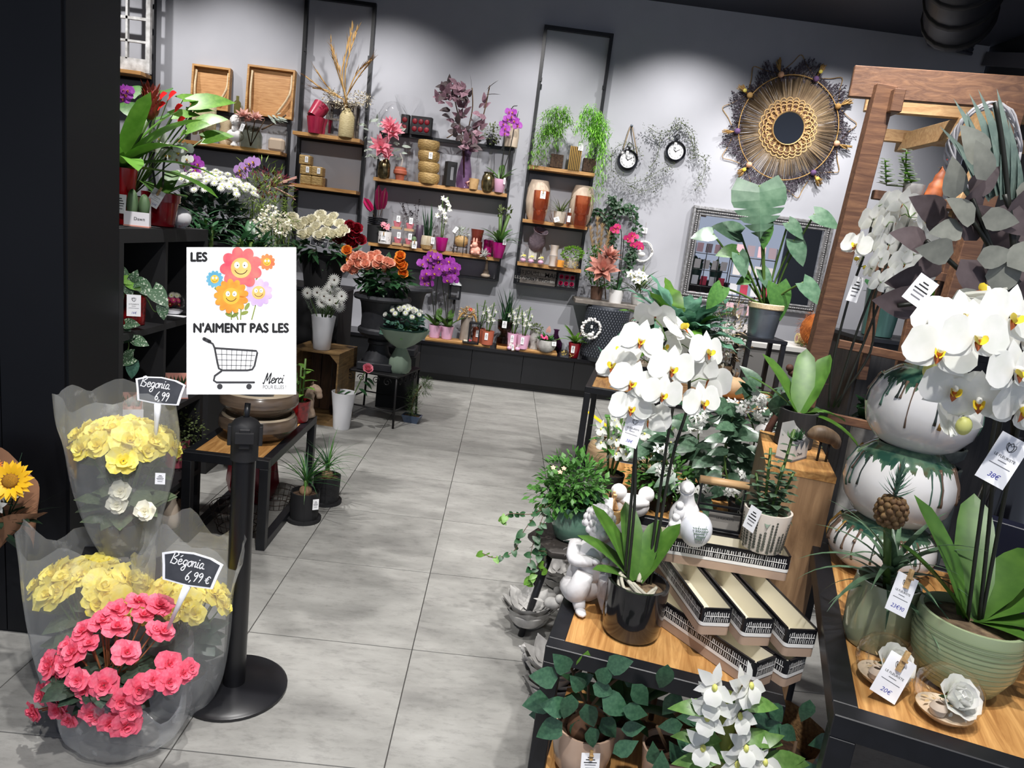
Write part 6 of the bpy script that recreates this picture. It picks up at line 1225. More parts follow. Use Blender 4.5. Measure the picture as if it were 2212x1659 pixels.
# sunburst mirror
c = at(1700, 278, YW); t = E('sunburst_mirror', 'round rattan mirror ringed with dried grass and thistles', 'mirror', c); T = RX(pi/2)
MIRR = mk('mirror_glass', (225, 228, 232), .02, 1); M(MIRR).at(T).lathe([(.148, .045), (.001, .045)], 40).ob('mirror_glass', t); M(RATT).at(T).lathe([(.148, .04), (.158, .055), (.162, .04), (.16, .02)], 40).ob('rim', t)
loop = M(RATT).tube([(cos(a)*.034, sin(a)*.034*1.15, 0) for a in (2*pi*i/14 for i in range(15))], .0055, 5).mesh('rattan_loop')
for r_, n, k in ((.255, 26, 0), (.225, 24, .5), (.195, 22, 0)):
    for i in range(n): a = 2*pi*(i+k)/n; ob('rattan_loop', loop, t, T @ TR(cos(a)*r_*.98, sin(a)*r_*.98, .035-.02*(r_-.19)/.06) @ RZ(a-pi/2) @ RX(.25))
M(mk('rattan_dark', (104, 74, 50), .8)).at(T).lathe([(.15, .02), (.275, .012)], 40).ob('backing', t)
GRA = mk('dried_grass', (150, 128, 98), .9, 0, (112, 92, 70), 8); GRB = mk('purple_grass', (82, 74, 84), .95)
m = M(GRA); m2 = M(GRB)
for i in range(520):
    a = 2*pi*i/520+U(-.01, .01); e = .6+.055*cos(9*a); r1 = U(.44, .54); m.at(T @ RZ(a)); m.quad((.26, -.0018, .02), (r1, -.003, .012+U(0, .02)), (r1, .003, .012), (.26, .0018, .02))
    m2.at(T @ RZ(a)); r2 = e+U(-.06, .02); m2.tube([(r1-.03, 0, .015), (r2, U(-.01, .01), U(.0, .04))], .0018, 3, False)
    for q in range(7): rr = U(r1-.02, r2); m2.leaf(T @ RZ(a+U(-.004, .004)) @ TR(rr, 0, U(.01, .04)) @ RZ(-pi/2+U(-.7, .7)), .026, .004, 'lance', .3, .1, 2) if 0 else m2.add([(rr, 0, .02), (rr+.02, U(-.014, .014), U(.0, .045)), (rr+.018, U(-.012, .012), .02)], [(0, 1, 2)], False)
m.ob('grass_rays', t, 'stuff'); m2.ob('grass_fringe', t, 'stuff'); M(DRY).at(T).tube([(cos(a)*.49, sin(a)*.49, .04) for a in (2*pi*i/60 for i in range(61))], .005, 5).ob('hoop', t)
for k in range(9):
    a = 2*pi*k/9+.18; M(DRY).at(T).tube(spl([(cos(a-.35)*.52, sin(a-.35)*.52, .01), (cos(a-.12)*.6, sin(a-.12)*.6, .01), (cos(a)*.68, sin(a)*.68, .01), (cos(a+.12)*.6, sin(a+.12)*.6, .01), (cos(a+.35)*.52, sin(a+.35)*.52, .01)], 4), .004, 4).ob('petal_wire', t)
    a2 = a+.35; fl = E and M((DRY, mk('thistle', (96, 70, 110), .8), mk('dry_peach', (206, 160, 130), .7))[k % 3]); q = V((cos(a2)*.53, sin(a2)*.53, 0)); fl.at(T)
    fl.ball(q*.95+V((0, 0, .05)), .03, 10, 6); fl.mat(DRY); 
    for j in range(22): b = a2+U(-.18, .18); fl.tube([q+V((0, 0, .04)), q+V((cos(b)*U(.06, .13), sin(b)*U(.06, .13), U(.03, .08)))], .004, 4)
    if k % 2: fl.mat(YEL); fl.ball(q*1.08+V((0, 0, .07)), (.02, .02, .012), 8, 5)
    fl.ob('dried_posy', t)
# ornate rectangular mirror
x0, x1, z0, z1 = 1.795, 3.235, 1.095, 2.035; t = E('ornate_mirror', 'large rectangular mirror in ornate silver frame on the wall', 'mirror', ((x0+x1)/2, YW, (z0+z1)/2))
SILV = mk('silver_leaf', (196, 196, 198), .35, .6, (136, 134, 134), 40, bmp=.4); w2, h2 = (x1-x0)/2, (z1-z0)/2
M(MIRR).box((0, -.012, 0), (2*w2-.12, .006, 2*h2-.12)).ob('mirror_glass', t)
for s in (-1, 1):
    for rr, d, wd in ((0, .05, .03), (.035, .035, .03), (.068, .045, .018)):
        M(SILV).box((0, -d/2, s*(h2-rr-wd/2)), (2*w2-2*rr, d, wd), .006).ob('moulding', t); M(SILV).box((s*(w2-rr-wd/2), -d/2, 0), (wd, d, 2*h2-2*rr-2*wd), .006).ob('moulding', t)
bd = M(SILV).ball((0, 0, 0), (.014, .01, .009), 8, 5).mesh('bead')
for k in range(60): x = -w2+.05+(2*w2-.1)*k/59; [ob('bead', bd, t, TR(x, -.045, s*(h2-.05))) for s in (-1, 1)]
for k in range(38): z_ = -h2+.06+(2*h2-.12)*k/37; [ob('bead', bd, t, TR(s*(w2-.05), -.045, z_) @ Matrix.Rotation(pi/2, 4, 'Y')) for s in (-1, 1)]
# ivy arch, hanging heart
t = E('ivy_arch', 'green artificial ivy garland looped on the wall', 'garland', at(1320, 500, YW-.02)); m = M(GR2); w_ = M(STEMB)
for pts in (((1268, 470), (1285, 455), (1310, 470), (1325, 500), (1322, 560)), ((1318, 425), (1325, 440), (1340, 455), (1362, 450), (1372, 480), (1368, 520), (1358, 560)), ((1330, 440), (1325, 480), (1318, 530), (1310, 575)), ((1360, 520), (1362, 560), (1350, 585))):
    cc_ = spl([loc_(t, at(a, b, YW-.04)) for a, b in pts], 6); w_.tube(cc_, .004, 4)
    for q in cc_:
        for _ in range(6): m.leaf(frame(q+V((U(-.04, .04), U(-.03, .02), U(-.04, .04))), dirv(U(0, 6.28), U(-.9, .6)), (0, -1, .4)), U(.035, .055), .032, 'ovate', .4, .15, 3)
w_.ob('vine', t); m.ob('leaves', t, 'stuff')
t = E('twig_wreath', 'white twig wreath with little bird hanging on the wall', 'wreath', at(1388, 543, YW-.02)); m = M(PLAST)
for k in range(5): m.tube([(cos(a)*(.095+.008*sin(5*a+k)), -.01+.012*cos(3*a+k*2), sin(a)*(.1+.008*cos(4*a+k))) for a in (2*pi*i/30 for i in range(31))], .005, 5)
m.ob('ring', t); M(PLAST).ball((-.01, -.02, -.03), (.04, .02, .025), 10, 7).ball((-.035, -.02, 0), .018, 8, 6).ob('bird', t); M(STEMB).tube([(0, -.01, .1), loc_(t, at(1396, 480, YW-.01))], .0015, 4).ob('string', t); tag(t, loc_(t, at(1393, 498, YW-.02)), (0, -1, 0), .05, .055)
# goods on the grey board above the barrel
z = .991
t = E('pampas_vase', 'brown pot with pampas plumes and boxwood sprigs', 'dried flowers', on(1287, 7.16, z)); pot(t, .07, .055, .13, mk('brown_pot', (96, 70, 56), .6)); m = M(PAMP)
for a, b in ((1290, 480), (1275, 500), (1315, 510), (1300, 495)):
    e = loc_(t, at(a, b, 7.1)); s = spl([(0, 0, .1), e*.6+V((0, 0, .05)), e])
    m.tube(s, .003, 4)
    for q in s[4:]:
        for _ in range(26): m.leaf(frame(q, (U(-.3, .3), U(-.3, .3), U(.4, 1))), .07, .004, 'lance', .3, .1, 2)
m.ob('plumes', t, 'stuff'); m = M(GR1); bush(m, loc_(t, at(1283, 570, 7.08)), (.09, .07, .2), 420, .028, .018, 'round', .3, .1, .2, seg=2); bush(m, loc_(t, at(1310, 610, 7.06)), (.12, .06, .06), 160, .028, .018, 'round', .3, 0, .2, seg=2); m.ob('boxwood', t, 'stuff')
t = E('copper_flower', 'large copper coloured artificial bloom in slim vase', 'flowers', on(1308, 7.08, z)); M(CLEAR).lathe([(.001, 0), (.045, 0), (.05, .15), (.03, .19)], 18).ob('vase', t); M(STEMB).tube([(0, 0, .02), loc_(t, at(1303, 575, 7.0))], .006, 6).ob('stem', t)
flower(t, 'lotus', loc_(t, at(1303, 582, 7.0)), (-.2, -.9, .5), .34, COPP); flower(t, 'lotus', loc_(t, at(1315, 555, 7.03)), (.2, -.4, .9), .26, COPP)
t = E('potted_orchid', 'artificial pink orchid in white ribbed pot on grey board', 'orchid', on(1328, 7.04, z)); M(PLAST).lathe([(.001, 0), (.06, 0), (.075, .13), (.07, .13), (.055, .01)], 28, fn=lambda a, z_, r: r*(1+.02*sin(z_*240))).ob('pot', t); M(SOIL).lathe([(.065, .11), (.001, .115)], 16).ob('soil', t)
s1 = spl([(0, 0, .1)]+[loc_(t, at(a, b, 7.02)) for a, b in ((1340, 560), (1342, 500), (1330, 490))]); s2 = spl([(0, 0, .1)]+[loc_(t, at(a, b, 7.0)) for a, b in ((1345, 550), (1350, 510), (1375, 520), (1388, 530))])
phal(t, (0, 0, .11), [(.3, .6, .2, .25, .6), (2.6, .6, .2, .25, .6), (1.2, 1, .2, .25, .4), (-.7, .4, .2, .25, .6), (4.2, .6, .18, .25, .5)], [s1, s2], [(loc_(t, at(a, b, 6.98)), (U(-.5, .5), -1, U(-.2, .3))) for a, b in ((1325, 495), (1334, 490), (1330, 500), (1355, 515), (1365, 508), (1362, 520), (1372, 512), (1380, 528), (1384, 535), (1368, 530))], HOTP, .07, GR2)
t = E('lily_planter', 'white lilies and long olive leaves spreading beside the orchid', 'flowers', on(1375, 7.12, z)); pot(t, .07, .055, .11, CONC)
for k in range(70): a = U(-.9, 1.2); leafobj(t, (U(-.03, .03), 0, .1+U(0, .08)), V((sin(a)*1.3+.25, U(-.5, .3), cos(a)*.55+.2)), U(.14, .34), OLIVE if k % 3 else GR1, .1, 'lance', U(.2, 1))
for a, b in ((1380, 590), (1370, 600), (1392, 598), (1362, 592), (1378, 606)): flower(t, 'star', loc_(t, at(a, b, 7.02)), (U(-.4, .4), -1, .5), .1, WHP)
# bird cage beside the barrel
t = E('bird_cage', 'domed beige wire bird cage behind the big orchid', 'bird cage', on(1372, 7.08, .401)); CW = mk('cage_wire', (160, 146, 130), .6); M(CW).lathe([(.001, 0), (.15, 0), (.155, .03), (.15, .03)], 28).ob('tray', t)
for k in range(22): a = 2*pi*k/22; M(CW).tube([(cos(a)*.148, sin(a)*.148, .03), (cos(a)*.148, sin(a)*.148, .34), (cos(a)*.12, sin(a)*.12, .43), (cos(a)*.07, sin(a)*.07, .49), (0, 0, .51)], .0035, 5).ob('wire', t)
for zz in (.2, .34, .3): M(CW).tube([(cos(a)*.15, sin(a)*.15, zz) for a in (2*pi*i/28 for i in range(29))], .005, 5).ob('hoop', t)
# counter with card rack under the mirror
ctr = E('wall_counter', 'pale stone topped counter under the ornate mirror', 'counter', (2.75, 6.62, 0)); ctr.name = 'service_counter'
M(mk('counter_grey', (120, 118, 116), .7)).box((0, 0, .4), (1.5, .48, .8)).ob('body', ctr); M(mk('counter_top', (206, 204, 200), .4)).box((0, 0, .82), (1.56, .54, .04)).ob('worktop', ctr)
t = E('card_rack', 'black wire rack of greeting cards before the mirror', 'card rack', on(1597, 6.62, .841)); m = M(BLK)
for x in (-.2, -.07, .07, .2): m.tube([(x, 0, 0), (x, 0, .85)], .005, 5)
for zz in (.02, .2, .38, .56, .74): m.tube([(-.2, 0, zz), (.2, 0, zz)], .004, 5); m.tube([(-.2, -.05, zz), (.2, -.05, zz)], .004, 5); [m.tube([(x, 0, zz), (x, -.05, zz)], .003, 4) for x in (-.2, 0, .2)]
m.ob('wire_frame', t); PCOL = [mk('card_%d' % i, c_, .5) for i, c_ in enumerate(((206, 200, 198), (176, 50, 76), (216, 176, 184), (196, 190, 190), (206, 206, 210), (150, 132, 140)))]
for j in range(5):
    for i in range(4): M(PCOL[(i*3+j*2) % 6]).at(TR(-.15+.1*i, -.025, .03+.18*j) @ RX(-.12)).box((0, 0, .055), (.07, .003, .1)).ob('card', t)
t = E('moss_ball', 'shaggy rust orange ball of fibre on dark wire bush', 'ornament', on(1752, 6.5, .842)); m = M(mk('rust_fibre', (176, 98, 34), .95, 0, (134, 66, 20), 20)); m.ball((0, -.02, .17), (.14, .13, .15), 14, 10); bush(m, (0, -.02, .17), (.15, .14, .16), 900, .05, .003, 'lance', .8, -.2, .85, seg=2); m.ob('fibre', t, 'stuff')
m = M(OLIVE); bush(m, (0, 0, .02), (.12, .1, .03), 120, .04, .012, 'lance', .4, 0); m.ob('sprigs', t, 'stuff')
t = E('candle_block', 'pale yellow printed candle lying behind the rust ball', 'candle', on(1732, 6.72, .842)); M(mk('candle_cream', (236, 222, 160), .5)).at(TR(0, 0, .05) @ Matrix.Rotation(pi/2, 4, 'Y')).lathe([(.001, -.06), (.05, -.06), (.05, .06), (.001, .06)], 22).ob('candle', t); M(SALM).at(TR(-.061, 0, .05) @ Matrix.Rotation(pi/2, 4, 'Y')).lathe([(.03, 0), (.001, 0)], 10).ob('print', t)
# ------------------------------------------------------------------ low bench between the tables
TD = .46
corner_table('plant_bench', 'low black bench with oak top crowded by white flowering plants', .47, 2.78, .64, .75, TD, .035, None, -.2)
# ------------------------------------------------------------------ stool with ivy pot
sp_ = V((.385, 2.63, 0)); t = E('plant_stool', 'small dark wooden stool with splayed legs under the green pot', 'stool', sp_); DKW = wood('dark_stool', (44, 40, 38), (66, 60, 56), (1.5, 10, 10), 3)
M(DKW).lathe([(.001, .35), (.165, .35), (.172, .36), (.172, .375), (.165, .38), (.001, .38)], 6).ob('seat', t)
for k in range(4): a = k*pi/2-.9; M(BLK).tube([(cos(a)*.1, sin(a)*.1, .35), (cos(a)*.2, sin(a)*.2, 0)], [.016, .013], 8).ob('leg', t)
t = E('ivy_pot', 'celadon green pot of parsley aralia and trailing ivy', 'pot plant', sp_+V((.0, .0, .381))); pot(t, .087, .06, .145, GREENP, prof=[(.055, 0), (.07, .008), (.088, .06), (.09, .1), (.084, .145)])
m = M(GR1); bush(m, (-.02, 0, .24), (.14, .13, .12), 620, .034, .02, 'ovate', .4, .2, .25, seg=2); bush(m, (-.08, -.03, .19), (.12, .1, .09), 260, .034, .02, 'ovate', .4, 0, .3, seg=2); m.ob('foliage', t, 'stuff')
for k in range(46): a = U(0, 6.28); leafobj(t, (cos(a)*.09*R.random(), sin(a)*.09*R.random()-.02, .15+U(0, .05)), dirv(a, U(-.2, .6)), U(.03, .05), GR2, .9, 'heart', .3, up=(0, -.5, 1))
vn = M(STEMB)
for pts in (((1190, 1090), (1150, 1110), (1100, 1110), (1085, 1125)), ((1180, 1080), (1130, 1150), (1110, 1190), (1070, 1205), (1042, 1195)), ((1175, 1110), (1150, 1180), (1145, 1230), (1150, 1260)), ((1180, 1120), (1160, 1160), (1165, 1200), (1155, 1240), (1140, 1255)), ((1165, 1190), (1180, 1195), (1170, 1235))):
    c = spl([loc_(t, at(a, b, sp_.y-.13)) for a, b in pts], 6); vn.tube(c, .0015, 4)
    for i, q in enumerate(c):
        if i % 2 == 0: leafobj(t, q, dirv(U(0, 6.28), U(-.9, .2)), U(.022, .038), GR4 if i > len(c)*.7 else GR2, .9, 'heart', .3, up=(0, -1, .6))
vn.ob('vines', t)
for a, b in ((1195, 1010), (1210, 1020), (1218, 1012)): flower(t, 'star', loc_(t, at(a, b, sp_.y-.1)), (0, -.6, .8), .022, PEACH)
# ------------------------------------------------------------------ concrete lotus bowls with sparrows on the floor
def lotus_bowl(label, p, r, bird=True, rz=0, z=0):
    t = E('lotus_bowl', label, 'bowl', V(p)+V((0, 0, z)), 'concrete lotus bowls', rz); m = M(CONC)
    m.lathe([(.001, 0), (r*.45, 0), (r*.6, .02), (r*.7, .05), (r*.6, .05), (r*.45, .025), (.001, .02)], 24); m.ob('base', t)
    for k in range(8):
        for j in (0,): o = M(CONC).leaf(RZ(2*pi*k/8) @ TR(0, r*.32, .014) @ RX(.55), r*.95, r*.72, 'ovate', -.5, .5, 6); o.leaf(RZ(2*pi*k/8) @ TR(0, r*.3, .03) @ RX(.57), r*.93, r*.68, 'ovate', -.5, .5, 6); o.ob('petal', t)
    if bird: m = M(CONC); m.ball((r*.75, -.02, .1), (.032, .024, .024), 12, 8); m.ball((r*.75+.026, -.026, .125), .017, 10, 7); m.leaf(frame((r*.75-.025, -.02, .1), (-1, 0, .25)), .05, .022, 'lance', 0, .3, 3); m.ball((r*.75+.044, -.028, .124), (.009, .005, .005), 6, 4); m.ob('sparrow', t)
lb = [('concrete lotus bowl on top of the stack in front', atz(1136, 1345, .07)-V((0, 0, .07)), .115, .075), ('concrete lotus bowl at the bottom of the front stack', atz(1140, 1345, 0), .125, 0), ('concrete lotus bowl behind the stool legs', atz(1205, 1262, 0), .12, 0), ('concrete lotus bowl on top by the table leg', atz(1190, 1470, .07)-V((0, 0, .07)), .12, .075), ('concrete lotus bowl at the bottom by the table leg', atz(1190, 1500, 0), .125, 0), ('concrete lotus bowl half under the display table', atz(1270, 1380, 0), .12, 0)]
for i, (lab, p, r, z) in enumerate(lb): lotus_bowl(lab, V((p.x, p.y, 0)), r, i != 3, i*.7, z)
# ------------------------------------------------------------------ display table: black pot orchid, cherub, troughs
p = V((.46, 1.77, TA)); t = E('potted_orchid', 'large white orchid in glossy black cylinder pot on display table', 'orchid', p); pot(t, .083, .075, .155, mk('black_glaze', (20, 20, 23), .12, 0, (32, 31, 32), 14, coat=.6), BARK, .009, 40, prof=[(.07, 0), (.078, .012), (.083, .06), (.084, .155)], fill=.82)
A_ = lambda a, b, y: loc_(t, at(a, b, y))
st_ = [spl([A_(1345, 1290, 1.78), A_(1362, 1100, 1.8), A_(1378, 920, 1.83), A_(1400, 800, 1.84), A_(1440, 735, 1.8)], 6), spl([A_(1352, 1290, 1.77), A_(1370, 1100, 1.79), A_(1375, 940, 1.81), A_(1390, 840, 1.78)], 5), spl([A_(1395, 1285, 1.8), A_(1420, 1100, 1.85), A_(1450, 900, 1.88), A_(1475, 800, 1.88), A_(1500, 735, 1.85)], 6), spl([A_(1400, 1290, 1.8), A_(1440, 1050, 1.84), A_(1460, 960, 1.84), A_(1485, 880, 1.84), A_(1490, 800, 1.82)], 6)]
FL = [(1385, 735, 1.74, -.15, -1, .1), (1415, 685, 1.85, .3, .8, .6), (1468, 712, 1.84, .5, -.4, .8), (1450, 795, 1.72, .1, -1, .1), (1365, 825, 1.72, -.05, -1, .05), (1430, 850, 1.7, .1, -1, 0), (1362, 880, 1.72, 0, -1, .1), (1330, 790, 1.8, -.7, -.7, .3), (1525, 760, 1.83, .5, -.9, .3), (1530, 820, 1.82, .4, .8, .1), (1515, 868, 1.76, .3, -1, .2), (1430, 750, 1.84, .2, -.9, .3), (1400, 905, 1.78, .3, .6, -.3), (1455, 745, 1.86, -.2, .8, .3), (1345, 760, 1.84, -.6, -.6, .5), (1500, 790, 1.9, .4, .6, .3)]
ROOTM = mk('orchid_root', (170, 166, 150), .8)
phal(t, (0, .02, .14), [(2.5, 1.0, .24, .28, .5), (2.75, .75, .2, .3, .6), (.55, 1.0, .2, .34, .2), (1.9, 1.2, .22, .32, .3), (3.3, .55, .13, .4, .6), (1.0, 1.15, .18, .3, .2)], st_, [(A_(a, b, y), (f, g, h)) for a, b, y, f, g, h in FL], WHP, .105)
m = M(ROOTM)
for k in range(9): a = U(0, 6.28); m.tube(spl([(cos(a)*.02, sin(a)*.02, .14), (cos(a)*.05, sin(a)*.05, .165), (cos(a+.8)*.06, sin(a+.8)*.06, .14), (cos(a+1.6)*.05, sin(a+1.6)*.05, .15)]), .005, 6)
m.ob('roots', t); tag(t, A_(1366, 930, 1.73), (-.3, -1, .05), .045, .085, (.15, 0, 1), '38€')
m = M(BLK); m.ob if 0 else None
t = E('cherub_statue', 'weathered grey kneeling cherub hugging its knees on display table', 'statue', V((.345, 1.93, TA)), None, .2)
m = M(STONE); m.ball((0, 0, .065), (.06, .062, .07), 18, 12); m.tube(spl([(.0, -.01, .1), (-.01, -.03, .15), (0, -.02, .19)], 4), [.055, .055, .053, .05, .048, .044, .04, .036, .03], 14); m.ball((.015, -.01, .235), (.038, .042, .045), 16, 12); m.ball((.012, -.052, .228), (.009, .009, .01), 8, 6)
for s in (-1, 1):
    m.tube(spl([(s*.045, 0, .04), (s*.05, -.07, .06), (s*.035, -.075, .12)], 4), [.034, .034, .034, .033, .033, .032, .03, .028, .024], 12); m.tube(spl([(s*.035, -.075, .11), (s*.04, -.06, .05), (s*.04, -.09, .015)], 4), [.026, .026, .025, .024, .023, .022, .02, .018, .016], 10); m.tube(spl([(s*.05, -.01, .18), (s*.065, -.05, .15), (s*.02, -.085, .16)], 4), [.022, .022, .021, .02, .019, .018, .017, .016, .013], 10); m.ball((s*.04, -.1, .012), (.016, .026, .011), 8, 6); m.ball((s*.015, -.09, .163), (.014, .012, .01), 8, 6)
m.ob('body', t); m = M(STONE)
for i in range(50): a = i*2.4; u = i/50; m.ball((.015+cos(a)*.04*sin(u*1.9+.1), -.006+sin(a)*.044*sin(u*1.9+.1)+.008, .24+.046*cos(u*1.9+.1)), .012, 6, 5)
m.ob('hair', t); m = M(STONE)
for s in (-1, 1): [m.leaf(frame((s*.02, .045, .16-.012*k), (s*(.35+.2*k), .7, -.2-.25*k)), .075-.008*k, .035, 'strap', .3, .2, 4) for k in range(4)]
m.ob('wings', t)
TRC = mk('trough_cream', (232, 226, 206), .25, coat=.3); TRT = mk('trough_taupe', (178, 152, 132), .6); TRK = mk('trough_black', (22, 22, 26), .3); TRS = mk('trough_stroke', (236, 234, 230), .4)
def trough_meshes():
    L_, W_, H_, e = .40, .086, .074, .006; out = {}
    def shell(mb, z0, z1, a, b, r=.012):
        P = []
        for cx, cy, q in ((a-r, b-r, 0), (-a+r, b-r, 1), (-a+r, -b+r, 2), (a-r, -b+r, 3)): P += [(cx+r*cos(q*pi/2+k*pi/8), cy+r*sin(q*pi/2+k*pi/8)) for k in range(5)]
        n = len(P); mb.add([(x, y, z0) for x, y in P]+[(x, y, z1) for x, y in P], [(i, (i+1) % n, n+(i+1) % n, n+i) for i in range(n)]); return P
    m = M(TRT); shell(m, 0, .026, L_/2-.001, W_/2-.001); m.box((0, 0, .004), (L_-.02, W_-.014, .006)); out['taupe_base'] = m.mesh('taupe_base')
    m = M(TRS); shell(m, .026, .036, L_/2, W_/2); out['white_band'] = m.mesh('white_band')
    m = M(TRK); shell(m, .036, H_, L_/2, W_/2); P = shell(m, H_, H_+.0001, L_/2, W_/2); a, b = L_/2, W_/2
    m.box((0, b-e/2, H_), (L_-.02, e, .003)); m.box((0, -b+e/2, H_), (L_-.02, e, .003)); m.box((a-e/2, 0, H_), (e, W_-.016, .003)); m.box((-a+e/2, 0, H_), (e, W_-.016, .003)); out['black_band'] = m.mesh('black_band')
    m = M(TRC); s = []
    shell(m, .012, H_-.001, a-e, b-e, .008); m.quad((-a+e, -b+e, .012), (a-e, -b+e, .012), (a-e, b-e, .012), (-a+e, b-e, .012)); out['glazed_inside'] = m.mesh('glazed_inside')
    m = M(TRS); rg = random.Random(5)
    for side, half, off in (('x', a, b), ('y', b, a)):
        n = int(half*2/.0066)
        for sg_ in (-1, 1):
            for row, (z0, z1) in enumerate(((.038, .0525), (.055, H_-.006))):
                for k in range(n):
                    u = -half+.008+(2*half-.016)*(k+rg.uniform(-.15, .15))/n; w_ = rg.uniform(.0007, .0013); sk = rg.uniform(-.001, .001); zt = z1-rg.uniform(0, .004); o = sg_*(off+.0006)
                    q = [(u-w_, z0), (u+w_, z0), (u+w_+sk, zt), (u-w_+sk, zt)]; q = [(x, o, z) if side == 'x' else (o, x, z) for x, z in q]; m.quad(*q)
            o = sg_*(off+.0006); q = [(-half+.01, .0525), (half-.01, .0525), (half-.01, .055), (-half+.01, .055)]; m.quad(*[(x, o, z) if side == 'x' else (o, x, z) for x, z in q])
    out['hand_painted_strokes'] = m.mesh('hand_painted_strokes'); return out
TRM = trough_meshes()
def trough(label, c, ang, z):
    t = E('trough_planter', label, 'planter', (c[0], c[1], z), 'striped ceramic troughs', ang)
    for k, me in TRM.items(): ob(k, me, t, None, 'stuff' if k.startswith('hand') else None)
for i, (lab, c, a, z) in enumerate((('striped trough at the bottom beside the black orchid pot', (.655, 1.745), -.99, TA), ('striped trough at the bottom farthest from the black pot', (.745, 1.77), -.99, TA),
        ('striped trough in the middle layer next to the orchid leaves', (.625, 1.86), -1.44, TA+.078), ('striped trough in the centre of the middle layer', (.725, 1.83), -1.44, TA+.078), ('striped trough in the middle layer beside the wooden pedestal', (.825, 1.80), -1.44, TA+.078),
        ('striped trough lying across the top of the stack', (.715, 1.93), -.13, TA+.156))): trough(lab, c, a, z)
TZ = TA+.156+.0745
# things on the top trough
t = E('egg_statue', 'white bird statue with chicks clutching a flower painted egg', 'statue', V((.605, 1.93, TZ))); m = M(PLAST); m.ball((0, .01, .055), (.045, .04, .058), 16, 12); m.tube(spl([(0, .01, .09), (-.005, 0, .12), (-.012, -.01, .145)], 4), [.03, .028, .025, .022, .02, .019, .019, .02, .021], 12); m.ball((-.014, -.014, .155), (.021, .024, .02), 12, 8); m.ball((-.02, -.037, .152), (.008, .012, .006), 8, 5)
for x, z in ((-.035, .05), (-.03, .085), (-.042, .025)): m.ball((x, -.03, z), (.018, .016, .022), 10, 8); m.ball((x-.003, -.038, z+.022), .012, 8, 6)
m.ob('bird', t); m = M(mk('egg_white', (226, 228, 234), .35)); m.ball((.022, -.05, .045), (.045, .04, .052), 20, 14, fn=lambda a, b: 1-.05*cos(b)*-1 if 0 else 1); m.ob('egg', t); g = M(mk('egg_print', (110, 130, 116), .6))
for k in range(7):
    x = -.02+.007*k*1.0; g.tube([(.022+x*.4, -.0905, .02), (.022+x, -.088+abs(x)*.1, .06+.006*(k % 3))], .0007, 3)
    for j in range(5): g.leaf(frame((.022+x*(.4+.12*j), -.091+abs(x)*.08, .03+.008*j), (1 if j % 2 else -1, 0, .8), (0, -1, 0)), .008, .004, 'ovate', 0, 0, 2)
g.ob('painted_sprigs', t)
t = E('wire_planter', 'black wire planter with round wooden handle on the top trough', 'planter', V((.735, 2.03, TZ)), None, -.13); W3, D3, H3 = .13, .05, .06
for x in (-1, 1):
    for y in (-1, 1): M(BLK).box((x*W3/2, y*D3/2, H3/2), (.006, .006, H3)).ob('post', t)
    M(BLK).box((x*W3/2, 0, .1), (.005, .012, .09)).ob('handle_arm', t)
    for z in (.003, H3): M(BLK).box((0, x*D3/2, z), (W3, .006, .006)).ob('bar', t); M(BLK).box((x*W3/2, 0, z), (.006, D3, .006)).ob('bar', t)
M(PERGL).tube([(-W3/2-.008, 0, .145), (W3/2+.008, 0, .145)], .0125, 14).ob('wooden_handle', t); o = M(mk('card_grey', (150, 146, 140), .7)).box((.02, -.012, .03), (.1, .002, .055)).ob('price_card', t)
q = M(INK); q.text(TR(.02, -.0135, .035) @ RX(pi/2), 'LE FLEURISTE', .009, .003); q.ob('print', o)
t = E('printed_pot_plant', 'cream pot with black eucalyptus print holding a kalanchoe', 'pot plant', V((.835, 1.915, TZ))); pot(t, .068, .058, .12, mk('cream_ceramic', (226, 216, 204), .35), mk('gravel', (190, 172, 140), .9, 0, (140, 120, 92), 70, bmp=.5), prof=[(.055, 0), (.058, .006), (.068, .12)])
g = M(mk('print_leaf', (96, 98, 86), .7, 0, (52, 54, 48), 40))
for k in range(9):
    a = -pi/2+(k-4)*.42; n = 7 if k % 2 else 11
    for j in range(n):
        z = .012+.0085*j; r = .0587+.0095*z/.12+.0006
        for s in (-1, 1):
            b = a+s*.09; T = Matrix(((-sin(b), 0, cos(b), cos(b)*r), (cos(b), 0, sin(b), sin(b)*r), (0, 1, 0, z+.004*s), (0, 0, 0, 1))); disc(g, T, 0, 0, .0052-.0002*j, .0042-.0001*j, s*.6, 0, 8)
g.ob('eucalyptus_print', t, 'stuff'); KAL = leafm('kalanchoe_leaf', (74, 100, 78), (104, 128, 102), .5)
for sx, sy, h in ((-.02, 0, .2), (.02, .01, .26), (.005, -.02, .16), (.03, -.01, .14), (-.035, .01, .12)):
    M(STEMG).tube([(sx*.5, sy*.5, .1), (sx*1.5, sy, .1+h)], .004, 6).ob('stem', t)
    for j in range(9):
        f = .15+.85*j/9; 
        for s in (0, pi): leafobj(t, (sx*(.5+f), sy, .1+h*f), dirv(j*1.3+s+sx*20, .25), .05*(1.15-f*.65), KAL, .62, 'ovate', .5, .15, ruf=.06)
for az in (-1.9, -.4, 3.4): leafobj(t, (0, 0, .12), dirv(az, .15), .085, KAL, .6, 'ovate', 1.2, .15, ruf=.08)
tag(t, (-.06, -.045, .1), (-.85, -.5, .1), .04, .07, (.3, 0, 1))
